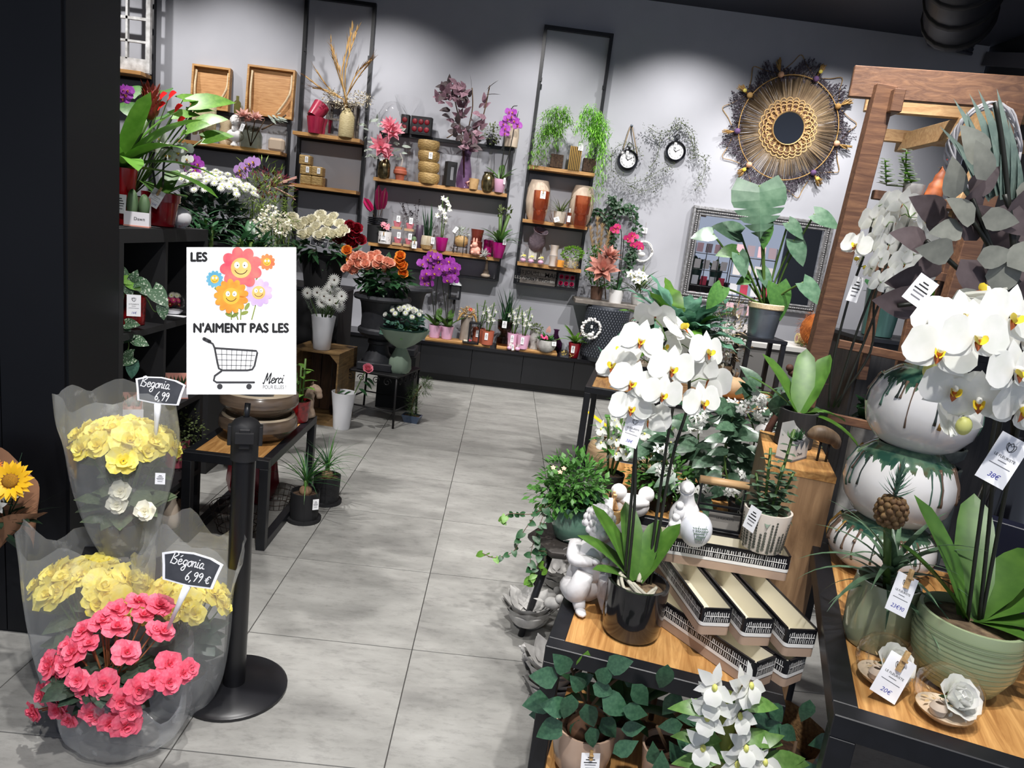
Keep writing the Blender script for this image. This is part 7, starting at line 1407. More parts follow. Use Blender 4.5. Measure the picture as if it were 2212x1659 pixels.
# ------------------------------------------------------------------ plants on the lower shelf and before the table
z = .101
t = E('ginseng_ficus', 'ginseng ficus with bulbous roots in glossy beige pot', 'bonsai', V((.37, 1.72, z))); pot(t, .085, .07, .135, BEIGEP, SOIL, .006, 32, prof=[(.062, 0), (.075, .02), (.086, .08), (.085, .135)], fill=.8); m = M(mk('ficus_root', (120, 86, 62), .75, 0, (92, 64, 44), 14))
for x, y, r in ((-.02, -.01, .034), (.028, .0, .038), (.0, .025, .03)): m.ball((x, y, .125), (r, r, r*1.15), 14, 10)
m.tube([(0, 0, .13), (.0, 0, .2)], [.02, .008], 8); m.ob('roots', t)
for k in range(4): M(STEMB).tube(spl([(0, 0, .18), (cos(k*1.7)*.04, sin(k*1.7)*.04, .25), (cos(k*1.7)*.09, sin(k*1.7)*.07, .31+.02*k)]), .004, 6).ob('branch', t)
for px, py, az, L_ in ((1205, 1465, 3.0, .075), (1230, 1450, 2.2, .07), (1258, 1445, 1.5, .06), (1310, 1440, .6, .07), (1345, 1465, .2, .06), (1195, 1510, 3.4, .085), (1235, 1500, -1.7, .07), (1300, 1505, -.4, .085), (1265, 1520, -1.2, .07), (1215, 1560, 3.8, .08), (1250, 1555, -1.5, .07), (1300, 1550, -.9, .07), (1240, 1475, .8, .06), (1280, 1480, -.2, .06), (1225, 1530, 2.9, .075), (1275, 1570, -1.3, .06), (1205, 1540, 3.2, .08), (1290, 1470, 1.1, .06), (1260, 1490, 2.2, .06)): leafobj(t, loc_(t, at(px, py, 1.62+U(-.04, .08))), V((cos(az), -.25, sin(az)*.8)), L_, GRF if px != 1258 else GR4, .72, 'ovate', .4, .12, (U(-.3, .3), -.9, .5))
tag(t, loc_(t, at(1275, 1648, 1.6)), (.1, -1, .3), .05, .05, pin=True)
t = E('ficus_plant', 'dark green rubber leaved ficus in beige pot', 'pot plant', V((.6, 1.68, z))); pot(t, .075, .06, .12, BEIGEP)
for k, (px, py, az) in enumerate(((1425, 1490, 1.5), (1430, 1545, 1.2), (1400, 1545, 2.8), (1395, 1570, 3.2), (1460, 1550, .3), (1380, 1600, 3.6), (1410, 1600, -1.4), (1430, 1620, -1.5), (1470, 1590, -.3), (1490, 1560, .2), (1455, 1575, -.6), (1400, 1525, 2.2), (1445, 1600, -.9), (1480, 1620, -.8), (1420, 1570, .4))): leafobj(t, loc_(t, at(px, py, 1.56+U(-.03, .06))), V((cos(az), -.3, sin(az))), U(.06, .085), GRF, .6, 'obov', .3, .1, (0, -1, .5))
M(STEMB).tube([(0, 0, .1), loc_(t, at(1420, 1570, 1.6))], .005, 6).ob('stem', t)
t = E('potted_dendrobium', 'white dendrobium with ribbed green canes beside the trough stack', 'orchid', V((.69, 1.44, .0))); pot(t, .07, .055, .2, BEIGEP)
for pts, r in ((((1560, 1659), (1570, 1580), (1570, 1500)), .017), (((1640, 1700), (1650, 1640), (1655, 1600)), .01)): c = [loc_(t, at(a, b, 1.4)) for a, b in pts]; s = spl([(0, 0, .18)]+c, 6); M(mk('cane', (122, 128, 46), .5, 0, (92, 104, 40), 10, (1, 1, .2))).tube(s, [r*(1+.22*abs(sin(i*.55))) for i in range(len(s))], 10).ob('cane', t)
for px, py, dx, dz, L_ in ((1555, 1535, -1, .25, .12), (1575, 1520, 1, .35, .125), (1560, 1600, -1, .3, .12), (1585, 1590, 1, .25, .13), (1610, 1659, -.9, .8, .14), (1640, 1640, .9, .3, .13), (1635, 1640, -.3, 1, .09), (1560, 1500, -.4, .1, .05), (1655, 1650, 1, .6, .1), (1560, 1640, -.8, .1, .12), (1600, 1620, .6, .6, .11)): leafobj(t, loc_(t, at(px, py, 1.38)), V((dx, -.2, dz)), L_, leafm('dendro_leaf', (84, 124, 58), (112, 150, 78), .35), .3, 'lance', 1.0, .15, (0, -.6, .8), n=7)
for px, py, f in ((1545, 1480, -.4), (1600, 1485, .5), (1530, 1545, -.5), (1595, 1540, .3), (1610, 1610, 0), (1520, 1610, -.4), (1545, 1510, -.6), (1650, 1640, .2), (1590, 1645, .1), (1618, 1475, .6)): flower(t, 'dendro', loc_(t, at(px, py, 1.36)), (f, -1, .35), .095, WHP)
t = E('ficus_plant', 'ficus with rounded leaves against the burlap wrap', 'pot plant', V((.82, 1.46, 0))); pot(t, .06, .05, .2, GPOT)
for px, py, az in ((1730, 1560, 1.5), (1720, 1600, 2.4), (1745, 1610, .6), (1700, 1580, 2.8), (1690, 1560, 2.2), (1735, 1640, -.8), (1680, 1600, 3.2), (1760, 1640, -.2), (1705, 1620, -2), (1670, 1570, 2.6), (1720, 1640, -1.4), (1750, 1650, -.4)): leafobj(t, loc_(t, at(px, py, 1.42)), V((cos(az), -.3, sin(az))), .065, GRF, .6, 'obov', .3, .1, (0, -1, .5))
M(STEMB).tube([(0, 0, .18), loc_(t, at(1720, 1600, 1.45))], .004, 6).ob('stem', t)
t = E('cordyline', 'broad dark leaved plant in grey pot under display table', 'pot plant', V((.48, 1.82, z))); pot(t, .06, .05, .1, ZINC); fountain(t, .1, 12, .2, .22, GR2, (.4, 1.2), (.4, 1))
t = E('bird_feeder', 'stone bird bath dish with resin bird under display table', 'ornament', V((.62, 1.95, z))); M(STEMB).tube([(0, 0, 0), (0, 0, .17)], .009, 8).ob('pole', t); M(mk('rust_dish', (104, 92, 84), .6)).lathe([(.001, .17), (.07, .175), (.1, .19), (.096, .192), (.06, .18)], 28).ob('dish', t); M(STEMB).ball((-.02, -.07, .02), (.03, .018, .018), 10, 7).ball((-.045, -.075, .035), .013, 8, 6).leaf(frame((.0, -.07, .025), (1, 0, .4)), .04, .016, 'lance', 0).ob('bird', t)
solo(M(mk('wicker_pale', (196, 178, 148), .8, 0, (160, 140, 110), 30, (1, 1, 4), .4)).lathe([(.001, 0), (.06, 0), (.08, .1), (.075, .1), (.055, .01)], 24), 'pale_basket', 'pale wicker basket on the lower shelf of display table', 'basket', V((.72, 1.84, z)))
t = E('grass_plant', 'thin leaved sedge grass on the floor in front of display table', 'grass', atz(1040, 1800, 0)); pot(t, .05, .04, .06, GPOT)
for k in range(40): leafobj(t, (0, 0, .05), dirv(U(0, 6.28), U(.4, 1.4)), U(.2, .36), GR5, .02, 'blade', U(.6, 1.8), .2, n=6)
t = E('burlap_wrap', 'burlap wrapped pot between the two tables', 'planter', V((.86, 1.66, 0))); M(mk('burlap', (150, 116, 74), .95, 0, (104, 78, 48), 110, bmp=.6)).lathe([(.001, 0), (.1, 0), (.12, .12), (.1, .24), (.13, .34)], 28, fn=lambda a, z_, r: r*(1+.05*sin(6*a+z_*8))).ob('burlap', t); M(SOIL).lathe([(.1, .25), (.001, .26)], 16).ob('soil', t)
# ------------------------------------------------------------------ bench plants
def benchp(name, label, px, py, y, cat='pot plant', r=.06, h=.11, m=None): p = at(px, py, y); return E(name, label, cat, V((p.x, p.y, TD)))
for lab, px, cs, sd in (('white dendrobium on the low bench beside the black leg', 1310, ((-.05, -.02, .26), (.02, .02, .33), (.06, -.03, .24)), 11), ('white dendrobium behind the price card of the big orchid', 1390, ((-.04, 0, .36), (.04, .02, .3)), 12)):
    p = on(px, 2.93, TD); t = E('potted_dendrobium', lab, 'orchid', p, 'white dendrobiums on the bench'); pot(t, .065, .05, .11, BLKM); rg = random.Random(sd); dendro(t, .1, cs, WHP, .075, GR1, .12, 9, 7, rg)
def stephanotis(label, px, y, z, h, seed, sp=.16):
    rg = random.Random(seed); t = E('stephanotis', label, 'pot plant', on(px, y, z), 'stephanotis with waxy white flowers'); pot(t, .07, .055, .12, BLKM); hp = M(STEMG).tube([(cos(a)*.13, sin(a)*.05, .1+h*.5+sin(a)*h*.45) for a in (2*pi*i/30 for i in range(31))], .004, 6); hp.ob('hoop', t)
    for i in range(58): a = rg.uniform(0, 6.28); q = V((cos(a)*sp*rg.uniform(.5, 1.1), rg.uniform(-.1, .1), .12+h*.5+sin(a)*h*.5*rg.uniform(.5, 1.1))); leafobj(t, q, V((cos(a), rg.uniform(-.9, .2), sin(a)*.5-.1)), rg.uniform(.085, .13), leafm('waxy_leaf', (52, 80, 60), (84, 112, 88), .3), .48, 'ovate', .4, .12, (rg.uniform(-.3, .3), -.7, .7))
    for i in range(9):
        a = rg.uniform(0, 6.28); q = V((cos(a)*sp*.9, -.08, .12+h*.5+sin(a)*h*.45))
        for k in range(5): flower(t, 'tubeflower', q, (rg.uniform(-1, 1), -.8, rg.uniform(-.6, .9)), .07, WHP)
    return t
stephanotis('stephanotis climbing a hoop behind the big white orchid', 1480, 2.85, TD, .34, 1, .2); stephanotis('stephanotis with hanging blooms at the bench middle', 1545, 3.1, TD, .36, 5, .2); stephanotis('stephanotis beside the black pot of the tall orchid', 1600, 2.72, TD, .5, 2, .17)
t = E('parsley_plant', 'bright fern leaved plant low behind the orchid stems', 'pot plant', on(1420, 2.86, TD)); pot(t, .06, .05, .09, BLKM); m = M(GR1); bush(m, (0, 0, .14), (.16, .12, .09), 420, .035, .02, 'ovate', .4, .2, .3, seg=2); m.ob('foliage', t, 'stuff')
for lab, px, y in (('brown ribbed wicker pot at the bench end', 1300, 3.35), ('brown ribbed wicker pot in the bench middle', 1400, 3.2)):
    solo(M(mk('brown_rib', (112, 82, 60), .7, 0, (196, 170, 130), 4, (1, 1, 30))).lathe([(.001, 0), (.06, 0), (.085, .05), (.085, .1), (.065, .14), (.06, .14)], 26, fn=lambda a, z_, r: r*(1+.02*sin(z_*300))), 'wicker_pot', lab, 'pot', on(px, y, TD), 'brown wicker pots')
t = E('angel_pair', 'white stone reclining figures on the low bench', 'statue', V((.62, 2.72, TD+.0))); m = M(STONE); m.ball((0, 0, .05), (.08, .05, .05), 14, 10); m.ball((-.06, -.02, .11), .034, 12, 8); m.ball((.06, .01, .1), .034, 12, 8); m.tube(spl([(-.06, 0, .08), (0, -.05, .08), (.06, -.01, .07)]), .02, 8); m.ob('figures', t)
t = E('clip_basket', 'small basket of wooden clothespin clips and cards', 'basket', V((.53, 2.66, TD))); M(RATT).lathe([(.001, 0), (.045, 0), (.06, .06), (.055, .06), (.04, .01)], 20).ob('basket', t)
for k in range(7): M(PERGL).at(TR(U(-.03, .03), U(-.03, .03), .06) @ RZ(U(0, 3)) @ RX(U(-.5, .5))).box((0, 0, .02), (.012, .01, .08)).ob('clothespin', t)
M(PAPER).at(TR(-.03, -.03, .08) @ RX(-.4)).box((0, 0, 0), (.06, .002, .05)).ob('card', t)
# ------------------------------------------------------------------ plant table
z = TB+.001
t = E('gold_pear', 'gilded pear ornament with white card at the table corner', 'ornament', on(1305, 4.25, z)); M(GOLD).ball((0, 0, .04), (.045, .045, .042), 14, 10).ball((0, 0, .09), (.026, .026, .035), 12, 8).ob('pear', t); tag(t, (-.02, -.05, .06), (-.2, -1, .2), .06, .08); M(GOLD).ball((.1, -.06, .03), (.035, .03, .03), 10, 8).ob('second_pear', t)
for k in range(6): leafobj(t, (0, .02, .1), dirv(k*1.1, .8), .12, GR3, .2, 'lance', .4)
t = E('wheat_basket', 'flat wicker basket holding dried wheat ears', 'basket', V((1.17, 4.05, z))); M(mk('wicker_pale', (1, 1, 1))).lathe([(.001, 0), (.1, 0), (.13, .08), (.125, .08), (.09, .01)], 28).ob('basket', t); m = M(PAMP)
for k in range(26): m.tube([(U(-.06, .06), U(-.05, .05), .03), (U(-.12, .12), U(-.08, .08), U(.1, .26))], [.002, .007], 4)
m.ob('wheat', t, 'stuff')
t = E('pumpkin', 'dried ribbed tan gourd on the plant table', 'gourd', V((1.4, 4.02, z))); M(mk('gourd_tan', (190, 158, 120), .7, 0, (150, 116, 82), 12)).ball((0, 0, .065), (.095, .085, .065), 32, 12, fn=lambda a, b: 1+.06*cos(9*a)*sin(b)).ob('gourd', t); M(STEMB).tube([(0, 0, .12), (.01, 0, .16)], .01, 6).ob('stalk', t)
t = E('blue_fern', 'large blue green wavy fern filling the plant table', 'fern', V((1.14, 4.4, z))); pot(t, .13, .1, .3, CONC); BF = leafm('blue_fern_leaf', (84, 132, 110), (116, 164, 138), .45, .25)
for k in range(58):
    a = k*2.4; el = 1.25-1.15*(k/58); leafobj(t, (cos(a)*.03, sin(a)*.03, .29), dirv(a, el), U(.3, .48), BF if k % 6 else GR4, .3, 'lance', U(.5, 1.1), .15, n=9, ruf=.35)
t = E('plant_stand', 'black metal plant stand carrying the philodendron bucket', 'stand', V((1.6, 4.28, z))); M(BLK).box((0, 0, .345), (.24, .24, .02)).ob('top', t)
for x in (-1, 1):
    for y in (-1, 1): M(BLK).box((x*.105, y*.105, .17), (.025, .025, .34)).ob('leg', t)
t = E('philodendron', 'silver green monstera and philodendron in galvanised bucket', 'pot plant', V((1.595, 4.28, z+.356))); M(ZINC).lathe([(.001, 0), (.078, 0), (.1, .18), (.102, .2), (.096, .2), (.075, .01)], 32, fn=lambda a, z_, r: r*(1+.008*sin(z_*420))).ob('bucket', t); M(ROPE).lathe([(.099, .17), (.106, .175), (.107, .2), (.101, .205)], 28).ob('rope_band', t); M(SOIL).lathe([(.09, .17), (.001, .175)], 20).ob('soil', t)
PHI = leafm('philo_leaf', (66, 100, 76), (112, 142, 116), .32, .1, 4)
def lobed(mat):
    m = M(mat); n = 7
    for s in (-1, 1):
        for k in range(n):
            u0, u1, b = k/n, (k+1)/n, lambda u: -(1-cos(.5*u))*1.2
            q = lambda u, f, e=0: (s*shape_w('heart', min(1, u))*.52*f, u-(.2*f*max(0, 1-u*3.2))+e, b(u)-.06*f)
            V4 = [q(u0, 0), q(u1, 0), q(u1, .5), q(u0, .5), q(u1, 1, -.05 if k > 1 else 0), q(u0, 1, 0)]
            m.add(V4, [(0, 1, 2, 3), (3, 2, 4, 5)] if s > 0 else [(3, 2, 1, 0), (5, 4, 2, 3)])
    return m.mesh('leaf')
LOB = lobed(PHI)
for px, py, tx_, ty_, L_, lob in ((1640, 400, .15, -1, .3, 1), (1650, 475, .2, -1, .17, 0), (1703, 480, .8, -.6, .14, 0), (1760, 462, 1, -.35, .17, 0), (1715, 518, .6, -1, .17, 0), (1600, 505, -1, .2, .19, 0), (1590, 540, -1, -.3, .13, 0), (1595, 548, .5, -1, .15, 0), (1680, 580, -.5, -1, .0, 0), (1645, 583, .6, -.9, .14, 0), (1680, 615, .25, -1, .22, 0), (1735, 610, .9, -.7, .19, 0), (1560, 620, -.5, -.9, .16, 0), (1650, 665, 0, -1, .07, 0), (1540, 505, -.9, -.2, .14, 0), (1620, 600, -.6, -.3, .1, 0)):
    if not L_: continue
    q = loc_(t, at(px, py, 4.2+U(-.08, .08))); d = V((tx_, -.3, ty_)); 
    o = ob('leaf', LOB, t, frame(q, d, (U(-.2, .2), -1, .4)) @ Matrix.Scale(L_, 4)) if lob else leafobj(t, q, d, L_, PHI if px % 3 else GR1, .68, 'heart', .4, .1, (U(-.2, .2), -1, .5), n=6)
    M(STEMG).tube(spl([(U(-.02, .02), 0, .17), q*.5+V((0, .02, .1)), q]), .006, 6).ob('stalk', t)
m = M(mk('dried_white', (206, 200, 186), .8)); t = E('dried_bouquet', 'large bouquet of white dried flowers and wheat by the stand', 'dried flowers', V((1.42, 4.42, z))); M(CONC).lathe([(.001, 0), (.07, 0), (.09, .14), (.085, .14)], 18).ob('pot', t)
bush(m, (0, -.03, .28), (.17, .12, .2), 420, .035, .016, 'ovate', .4, .2, .2, seg=2); m.mat(PAMP); bush(m, (0, -.05, .38), (.12, .1, .16), 120, .07, .006, 'lance', .3, .8, .3, seg=2); m.ob('dried_flowers', t, 'stuff')
# figures between table and pedestal
t = E('head_planter', 'white plaster head planter seen from behind', 'planter', V((1.52, 3.55, 0))); M(PLAST).lathe([(.001, .3), (.06, .3), (.07, .45)], 20).ob('neck', t); M(PLAST).box((0, 0, .15), (.2, .2, .3)).ob('block', t); M(PLAST).ball((0, 0, .6), (.13, .15, .18), 30, 18, fn=lambda a, b: 1+.035*sin(14*b+3*sin(2*a))).ob('head', t)
t = E('root_sculpture', 'rusty brown bird and branch sculpture on pole', 'sculpture', V((1.2, 2.95, 0))); RU = mk('rust_root', (84, 50, 38), .7)
c = spl([(0, 0, 0), (.02, 0, .4), (.0, 0, .75), (.05, 0, .95), (.1, 0, 1.08)], 6); M(RU).tube(c, .016, 8).ob('trunk', t); M(RU).tube(spl([(.05, 0, .9), (-.06, 0, .98), (-.1, 0, .9), (-.1, 0, .75)]), .009, 6).ob('branch', t); M(RU).tube(spl([(.08, 0, 1.0), (.16, -.02, .95), (.2, -.02, .85)]), .008, 6).ob('branch', t); M(RU).ball((.1, 0, 1.1), (.055, .025, .022), 12, 8).ball((.05, 0, 1.12), .017, 8, 6).leaf(frame((.14, 0, 1.1), (1, 0, .1)), .08, .03, 'lance', 0).ob('bird', t)
t = E('root_sculpture', 'twisted brown branch sculpture with perching bird', 'sculpture', V((1.5, 3.3, 0))); M(RU).tube(spl([(0, 0, 0), (.01, 0, .5), (-.01, 0, .85), (.01, 0, 1.0)], 6), .014, 8).ob('trunk', t); M(RU).ball((.02, 0, 1.01), (.06, .02, .016), 12, 8).leaf(frame((.06, 0, 1.01), (1, 0, .15)), .06, .02, 'lance', 0).leaf(frame((-.03, 0, 1.01), (-1, 0, .35)), .05, .018, 'lance', 0).ob('bird', t)
# ------------------------------------------------------------------ wooden pedestal
PZ = .915; pc = V((.9, 2.15, 0))+Matrix.Rotation(-.3, 3, 'Z') @ V((.105, .24, 0))
t = E('wood_pedestal', 'tall oak veneer pedestal beside the trough stack', 'pedestal', pc, None, -.3); M(PEDW).box((0, 0, PZ/2-.01), (.21, .48, PZ-.02)).ob('body', t); M(OAKY).box((0, 0, PZ-.01), (.212, .482, .02)).ob('top', t)
def pd(x, y): return pc+Matrix.Rotation(-.3, 3, 'Z') @ V((x, y, 0))+V((0, 0, PZ+.001))
t = E('succulent_box', 'grey zigzag carton holding potted succulents on the pedestal', 'gift box', pd(-.02, -.1), None, .75); GC = mk('carton_grey', (206, 204, 200), .5); GD = mk('carton_dark', (110, 112, 118), .5)
m = M(GC); zz = [(-.055+.11*k/6, .062 if k % 2 == 0 else .035) for k in range(7)]
m.add([(x, -.028, 0) for x, z in zz]+[(x, -.028, z) for x, z in zz], [(k, k+1, 8+k, 7+k) for k in range(6)], False); m.add([(-.055, -.028, 0), (-.055, .028, 0), (-.055, .028, .1), (-.055, -.028, .062)], [(3, 2, 1, 0)], False); m.add([(.055, -.028, 0), (.055, .028, 0), (.055, .028, .1), (.055, -.028, .062)], [(0, 1, 2, 3)], False); m.add([(-.055, .028, 0), (.055, .028, 0), (.055, .028, .1), (.03, .028, .12), (-.055, .028, .12)], [(0, 1, 2, 3, 4)], False); m.ob('carton', t); M(GD).box((0, 0, .003), (.112, .058, .006)).ob('base_strip', t)
M(INK).text(TR(-.005, -.0285, .022) @ RX(pi/2), 'Dawn', .016, .01).ob('print', t)
for k in range(3):
    x = -.036+.036*k; M(GD).lathe([(.001, .008), (.013, .008), (.017, .06), (.014, .06)], 14, (x, 0, 0)).ob('pot', t)
    for j in range(9): leafobj(t, (x, 0, .056), dirv(j*2.4, .5+.1*j), .045, GR1 if k == 0 else GR2, .26, 'blade', -.3, .35, n=4)
p = pd(.0, .09); t = E('potted_orchid', 'tall white orchid in black wooden cylinder on the pedestal', 'orchid', p); DW = mk('charred_wood', (34, 33, 34), .7, 0, (48, 46, 46), 6, (8, 8, 1), .4); pot(t, .065, .065, .13, DW, BARK, .01, 32)
B_ = lambda a, b, y: loc_(t, at(a, b, y)); y0 = p.y
S4 = [spl([B_(1790, 880, y0), B_(1800, 780, y0), B_(1835, 640, y0), B_(1870, 540, y0-.02), B_(1890, 450, y0-.05)], 5), spl([B_(1800, 880, y0), B_(1850, 720, y0), B_(1895, 600, y0-.03), B_(1930, 480, y0-.06)], 5), spl([B_(1810, 880, y0), B_(1870, 730, y0), B_(1920, 600, y0-.05), B_(1965, 470, y0-.08)], 5), spl([B_(1800, 880, y0+.02), B_(1880, 760, y0), B_(1890, 640, y0), B_(1930, 540, y0)], 5)]
F4 = [(1885, 475, -.3, .8), (1925, 440, -.2, .6), (1950, 440, .1, .7), (1985, 460, .4, -.8), (1995, 480, .5, -.6), (1960, 500, 0, .8), (1910, 490, -.4, .7), (1990, 520, .5, .5), (1975, 550, .3, .7), (1900, 560, -.4, .7), (1880, 580, -.5, .5), (1940, 600, 0, .9), (1965, 610, .3, .6), (1935, 640, .2, -.8), (1850, 530, -.6, -.5), (1860, 560, -.7, .4), (1955, 570, .2, .8), (1890, 530, -.3, .8), (1985, 590, .6, .4), (1920, 530, 0, .8), (1945, 465, 0, .7), (1900, 610, -.3, .6)]
phal(t, (0, 0, .12), [(2.3, 1.0, .25, .32, .3), (2.9, .7, .22, .2, .3), (1.3, 1.15, .25, .32, .2), (.7, 1.1, .25, .3, .2), (.1, .3, .18, .36, .7), (-.5, .1, .24, .26, 1.0)], S4, [(B_(a, b, y0-.06+U(-.04, .05)), (f, g, .15)) for a, b, f, g in F4], WHP, .095)
tag(t, B_(1848, 625, y0-.05), (-.3, -1, .05), .035, .085, (.15, 0, 1))
t = E('driftwood_duck', 'carved brown driftwood bird beside the drip glazed vases', 'figurine', pd(.075, -.07)); m = M(wood('driftwood', (96, 78, 60), (132, 110, 86), (12, 3, 3), 3)); m.tube(spl([(-.06, 0, .085), (-.02, 0, .095), (.03, 0, .08), (.05, 0, .05)], 5), [.008, .014, .02, .024, .026, .027, .028, .027, .026, .024, .022, .02, .018, .015, .012, .006], 12); m.ob('body', t)
for x in (-.01, .02): M(BLK).tube([(x, 0, .07), (x, 0, .0)], .004, 6).ob('leg', t)
# ------------------------------------------------------------------ drip glazed vases
def drip_mat():
    m, nt, b, out = nodes('drip_glaze'); tc = nt.nodes.new('ShaderNodeTexCoord'); sx = nt.nodes.new('ShaderNodeSeparateXYZ'); nt.links.new(tc.outputs['Object'], sx.inputs[0])
    at2 = nt.nodes.new('ShaderNodeMath'); at2.operation = 'ARCTAN2'; nt.links.new(sx.outputs['Y'], at2.inputs[0]); nt.links.new(sx.outputs['X'], at2.inputs[1])
    cb = nt.nodes.new('ShaderNodeCombineXYZ'); nt.links.new(at2.outputs[0], cb.inputs[0])
    n = nt.nodes.new('ShaderNodeTexNoise'); n.inputs['Scale'].default_value = 7; n.inputs['Detail'].default_value = 2; nt.links.new(cb.outputs[0], n.inputs['Vector'])
    mr = nt.nodes.new('ShaderNodeMapRange'); mr.inputs[1].default_value = .35; mr.inputs[2].default_value = .7; mr.inputs[3].default_value = .205; mr.inputs[4].default_value = .165; nt.links.new(n.outputs[0], mr.inputs[0])
    gt = nt.nodes.new('ShaderNodeMath'); gt.operation = 'GREATER_THAN'; nt.links.new(sx.outputs['Z'], gt.inputs[0]); nt.links.new(mr.outputs[0], gt.inputs[1])
    n2 = tex(nt, 'ShaderNodeTexNoise', 22, None, Detail=3); r = ramp(nt, n2.outputs[0], [(.35, (40, 74, 62)), (.55, (88, 116, 92)), (.75, (92, 74, 50))])
    mx = nt.nodes.new('ShaderNodeMixRGB'); nt.links.new(gt.outputs[0], mx.inputs[0]); mx.inputs[1].default_value = lin((226, 224, 222)); nt.links.new(r.outputs[0], mx.inputs[2]); nt.links.new(mx.outputs[0], b.inputs['Base Color'])
    b.inputs['Roughness'].default_value = .12; b.inputs['Coat Weight'].default_value = .6; return m
DRIP = drip_mat(); DC = [mk('drip_dark', (44, 52, 48), .15), mk('drip_green', (66, 96, 82), .15), mk('drip_amber', (168, 128, 62), .15), mk('drip_brown', (104, 84, 70), .15)]
def drip_vase(label, p, r, h, seed):
    rg = random.Random(seed); t = E('drip_vase', label, 'vase', p, 'white drip glazed vases'); k = h/.235
    pr = [(.001, 0), (.5*r, 0), (.72*r, .02*k), (.92*r, .06*k), (r, .11*k), (.97*r, .15*k), (.84*r, .195*k), (.6*r, .228*k), (.52*r, .235*k), (.48*r, .232*k), (.45*r, .2*k), (.001, .19*k)]
    o = M(DRIP).lathe([(a, z/k) for a, z in pr], 48).ob('body', t); o.scale = (1, 1, k)
    def rad(z):
        for (a, b), (c, d) in zip(pr, pr[1:]):
            if b <= z <= d and d > b: return a+(c-a)*(z-b)/(d-b)
        return r
    for i in range(26):
        a = rg.uniform(0, 2*pi); z0, z1 = .2*k, rg.uniform(.07, .16)*k; pts = [(cos(a)*(rad(z)+.0005), sin(a)*(rad(z)+.0005), z) for z in (z0+(z1-z0)*j/8 for j in range(9))]
        w_ = rg.uniform(.002, .0042); M(rg.choice(DC)).tube(pts, [w_*1.6, w_*1.2]+[w_*.8]*5+[w_*1.2, w_*1.5], 6).ob('glaze_run', t)
VC = V((1.215, 1.97, 0))
drip_vase('drip glazed vase at the bottom of the stack behind the pineapple', VC+V((0, 0, TC+.001)), .15, .165, 1); drip_vase('drip glazed vase in the middle of the stack', VC+V((.01, 0, TC+.16)), .152, .235, 2); drip_vase('drip glazed vase on top of the stack', VC+V((.025, 0, TC+.388)), .152, .235, 3)
# ------------------------------------------------------------------ gift table
z = TC+.001
t = E('pineapple_plant', 'miniature pineapple plant in translucent green glass pot', 'pot plant', V((.985, 1.53, z))); M(mk('olive_glaze', (158, 164, 132), .14, 0, (132, 138, 106), 4, coat=.5)).lathe([(.001, 0), (.062, 0), (.075, .03), (.078, .1), (.07, .165), (.066, .165), (.072, .1), (.068, .03), (.001, .01)], 32).ob('pot', t); M(SOIL).lathe([(.001, .02), (.062, .03), (.066, .13), (.001, .14)], 20).ob('soil', t)
PIN = leafm('pine_leaf', (64, 92, 66), (104, 132, 104), .4); bp_ = V((0, 0, .14))
for k in range(34): leafobj(t, bp_+V((0, 0, .002*k)), dirv(k*2.4, .15+.03*k), U(.16, .25), PIN, .09, 'blade', U(.7, 1.5), .3, n=8)
q = loc_(t, at(1925, 1105, 1.5)); M(STEMG).tube([(0, 0, .14), q-V((0, 0, .035))], .009, 8).ob('stalk', t); m = M(mk('pineapple_skin', (136, 108, 66), .7, 0, (96, 66, 42), 60)); m.ball(q, (.03, .03, .037), 16, 12)
for j in range(6):
    for i in range(10): a = 2*pi*(i+.5*(j % 2))/10; b = -.9+.36*j; m.ball(q+V((cos(a)*.03*cos(b), sin(a)*.03*cos(b), .036*sin(b))), (.0085, .0085, .0075), 6, 4)
m.ob('fruit', t)
for k in range(40): leafobj(t, q+V((0, 0, .032+.0017*k)), dirv(k*2.4, .35+.026*k), .05-.0004*k, leafm('pine_crown', (72, 104, 90), (98, 130, 112), .5), .18, 'blade', -.5, .3, n=4, name='crown_leaf')
tag(t, loc_(t, at(1948, 1284, 1.37)), (.1, -1, .35), .05, .085, (.35, 0, .94), '23€90', True)
def terrarium(label, p, r, seed, card):
    rg = random.Random(seed); t = E('rose_bowl', label, 'terrarium', p, 'glass bowls with white roses'); M(CLEAR).lathe([(.001, 0), (.55*r, .0), (.85*r, .3*r), (r, .8*r), (.93*r, 1.25*r), (.68*r, 1.55*r), (.7*r, 1.57*r)], 32).ob('bowl', t); M(mk('sand', (206, 186, 160), .9)).lathe([(.001, .03*r), (.5*r, .04*r), (.82*r, .32*r), (.001, .4*r)], 24).ob('sand', t)
    flower(t, 'rose', (.1*r, -.1*r, .75*r), (.1, -.8, .8), r*1.75, WHP); M(BEIGE).lathe([(.001, 0), (.2*r, .05*r), (.26*r, .25*r), (.16*r, .45*r), (.12*r, .4*r)], 16, (-.5*r, -.4*r, .33*r)).ob('seed_pod', t); m = M(WHP); bush(m, (.2*r, -.3*r, .5*r), (.45*r, .35*r, .3*r), 40, .014, .006, 'lance', .2, .4); m.mat(PAMP); bush(m, (0, 0, .6*r), (.6*r, .6*r, .4*r), 40, .014, .005, 'lance', .2, .5); m.ob('dried_sprigs', t, 'stuff')
    if card: tag(t, (-.32*r, -1.02*r, .85*r), (-.15, -1, .35), .056, .093, (.38, 0, .92), '20€', True)
terrarium('glass bowl with preserved white rose and clipped price card', V((.917, 1.365, z)), .062, 1, True); terrarium('glass bowl with preserved white rose without card', V((.99, 1.262, z)), .064, 2, False)
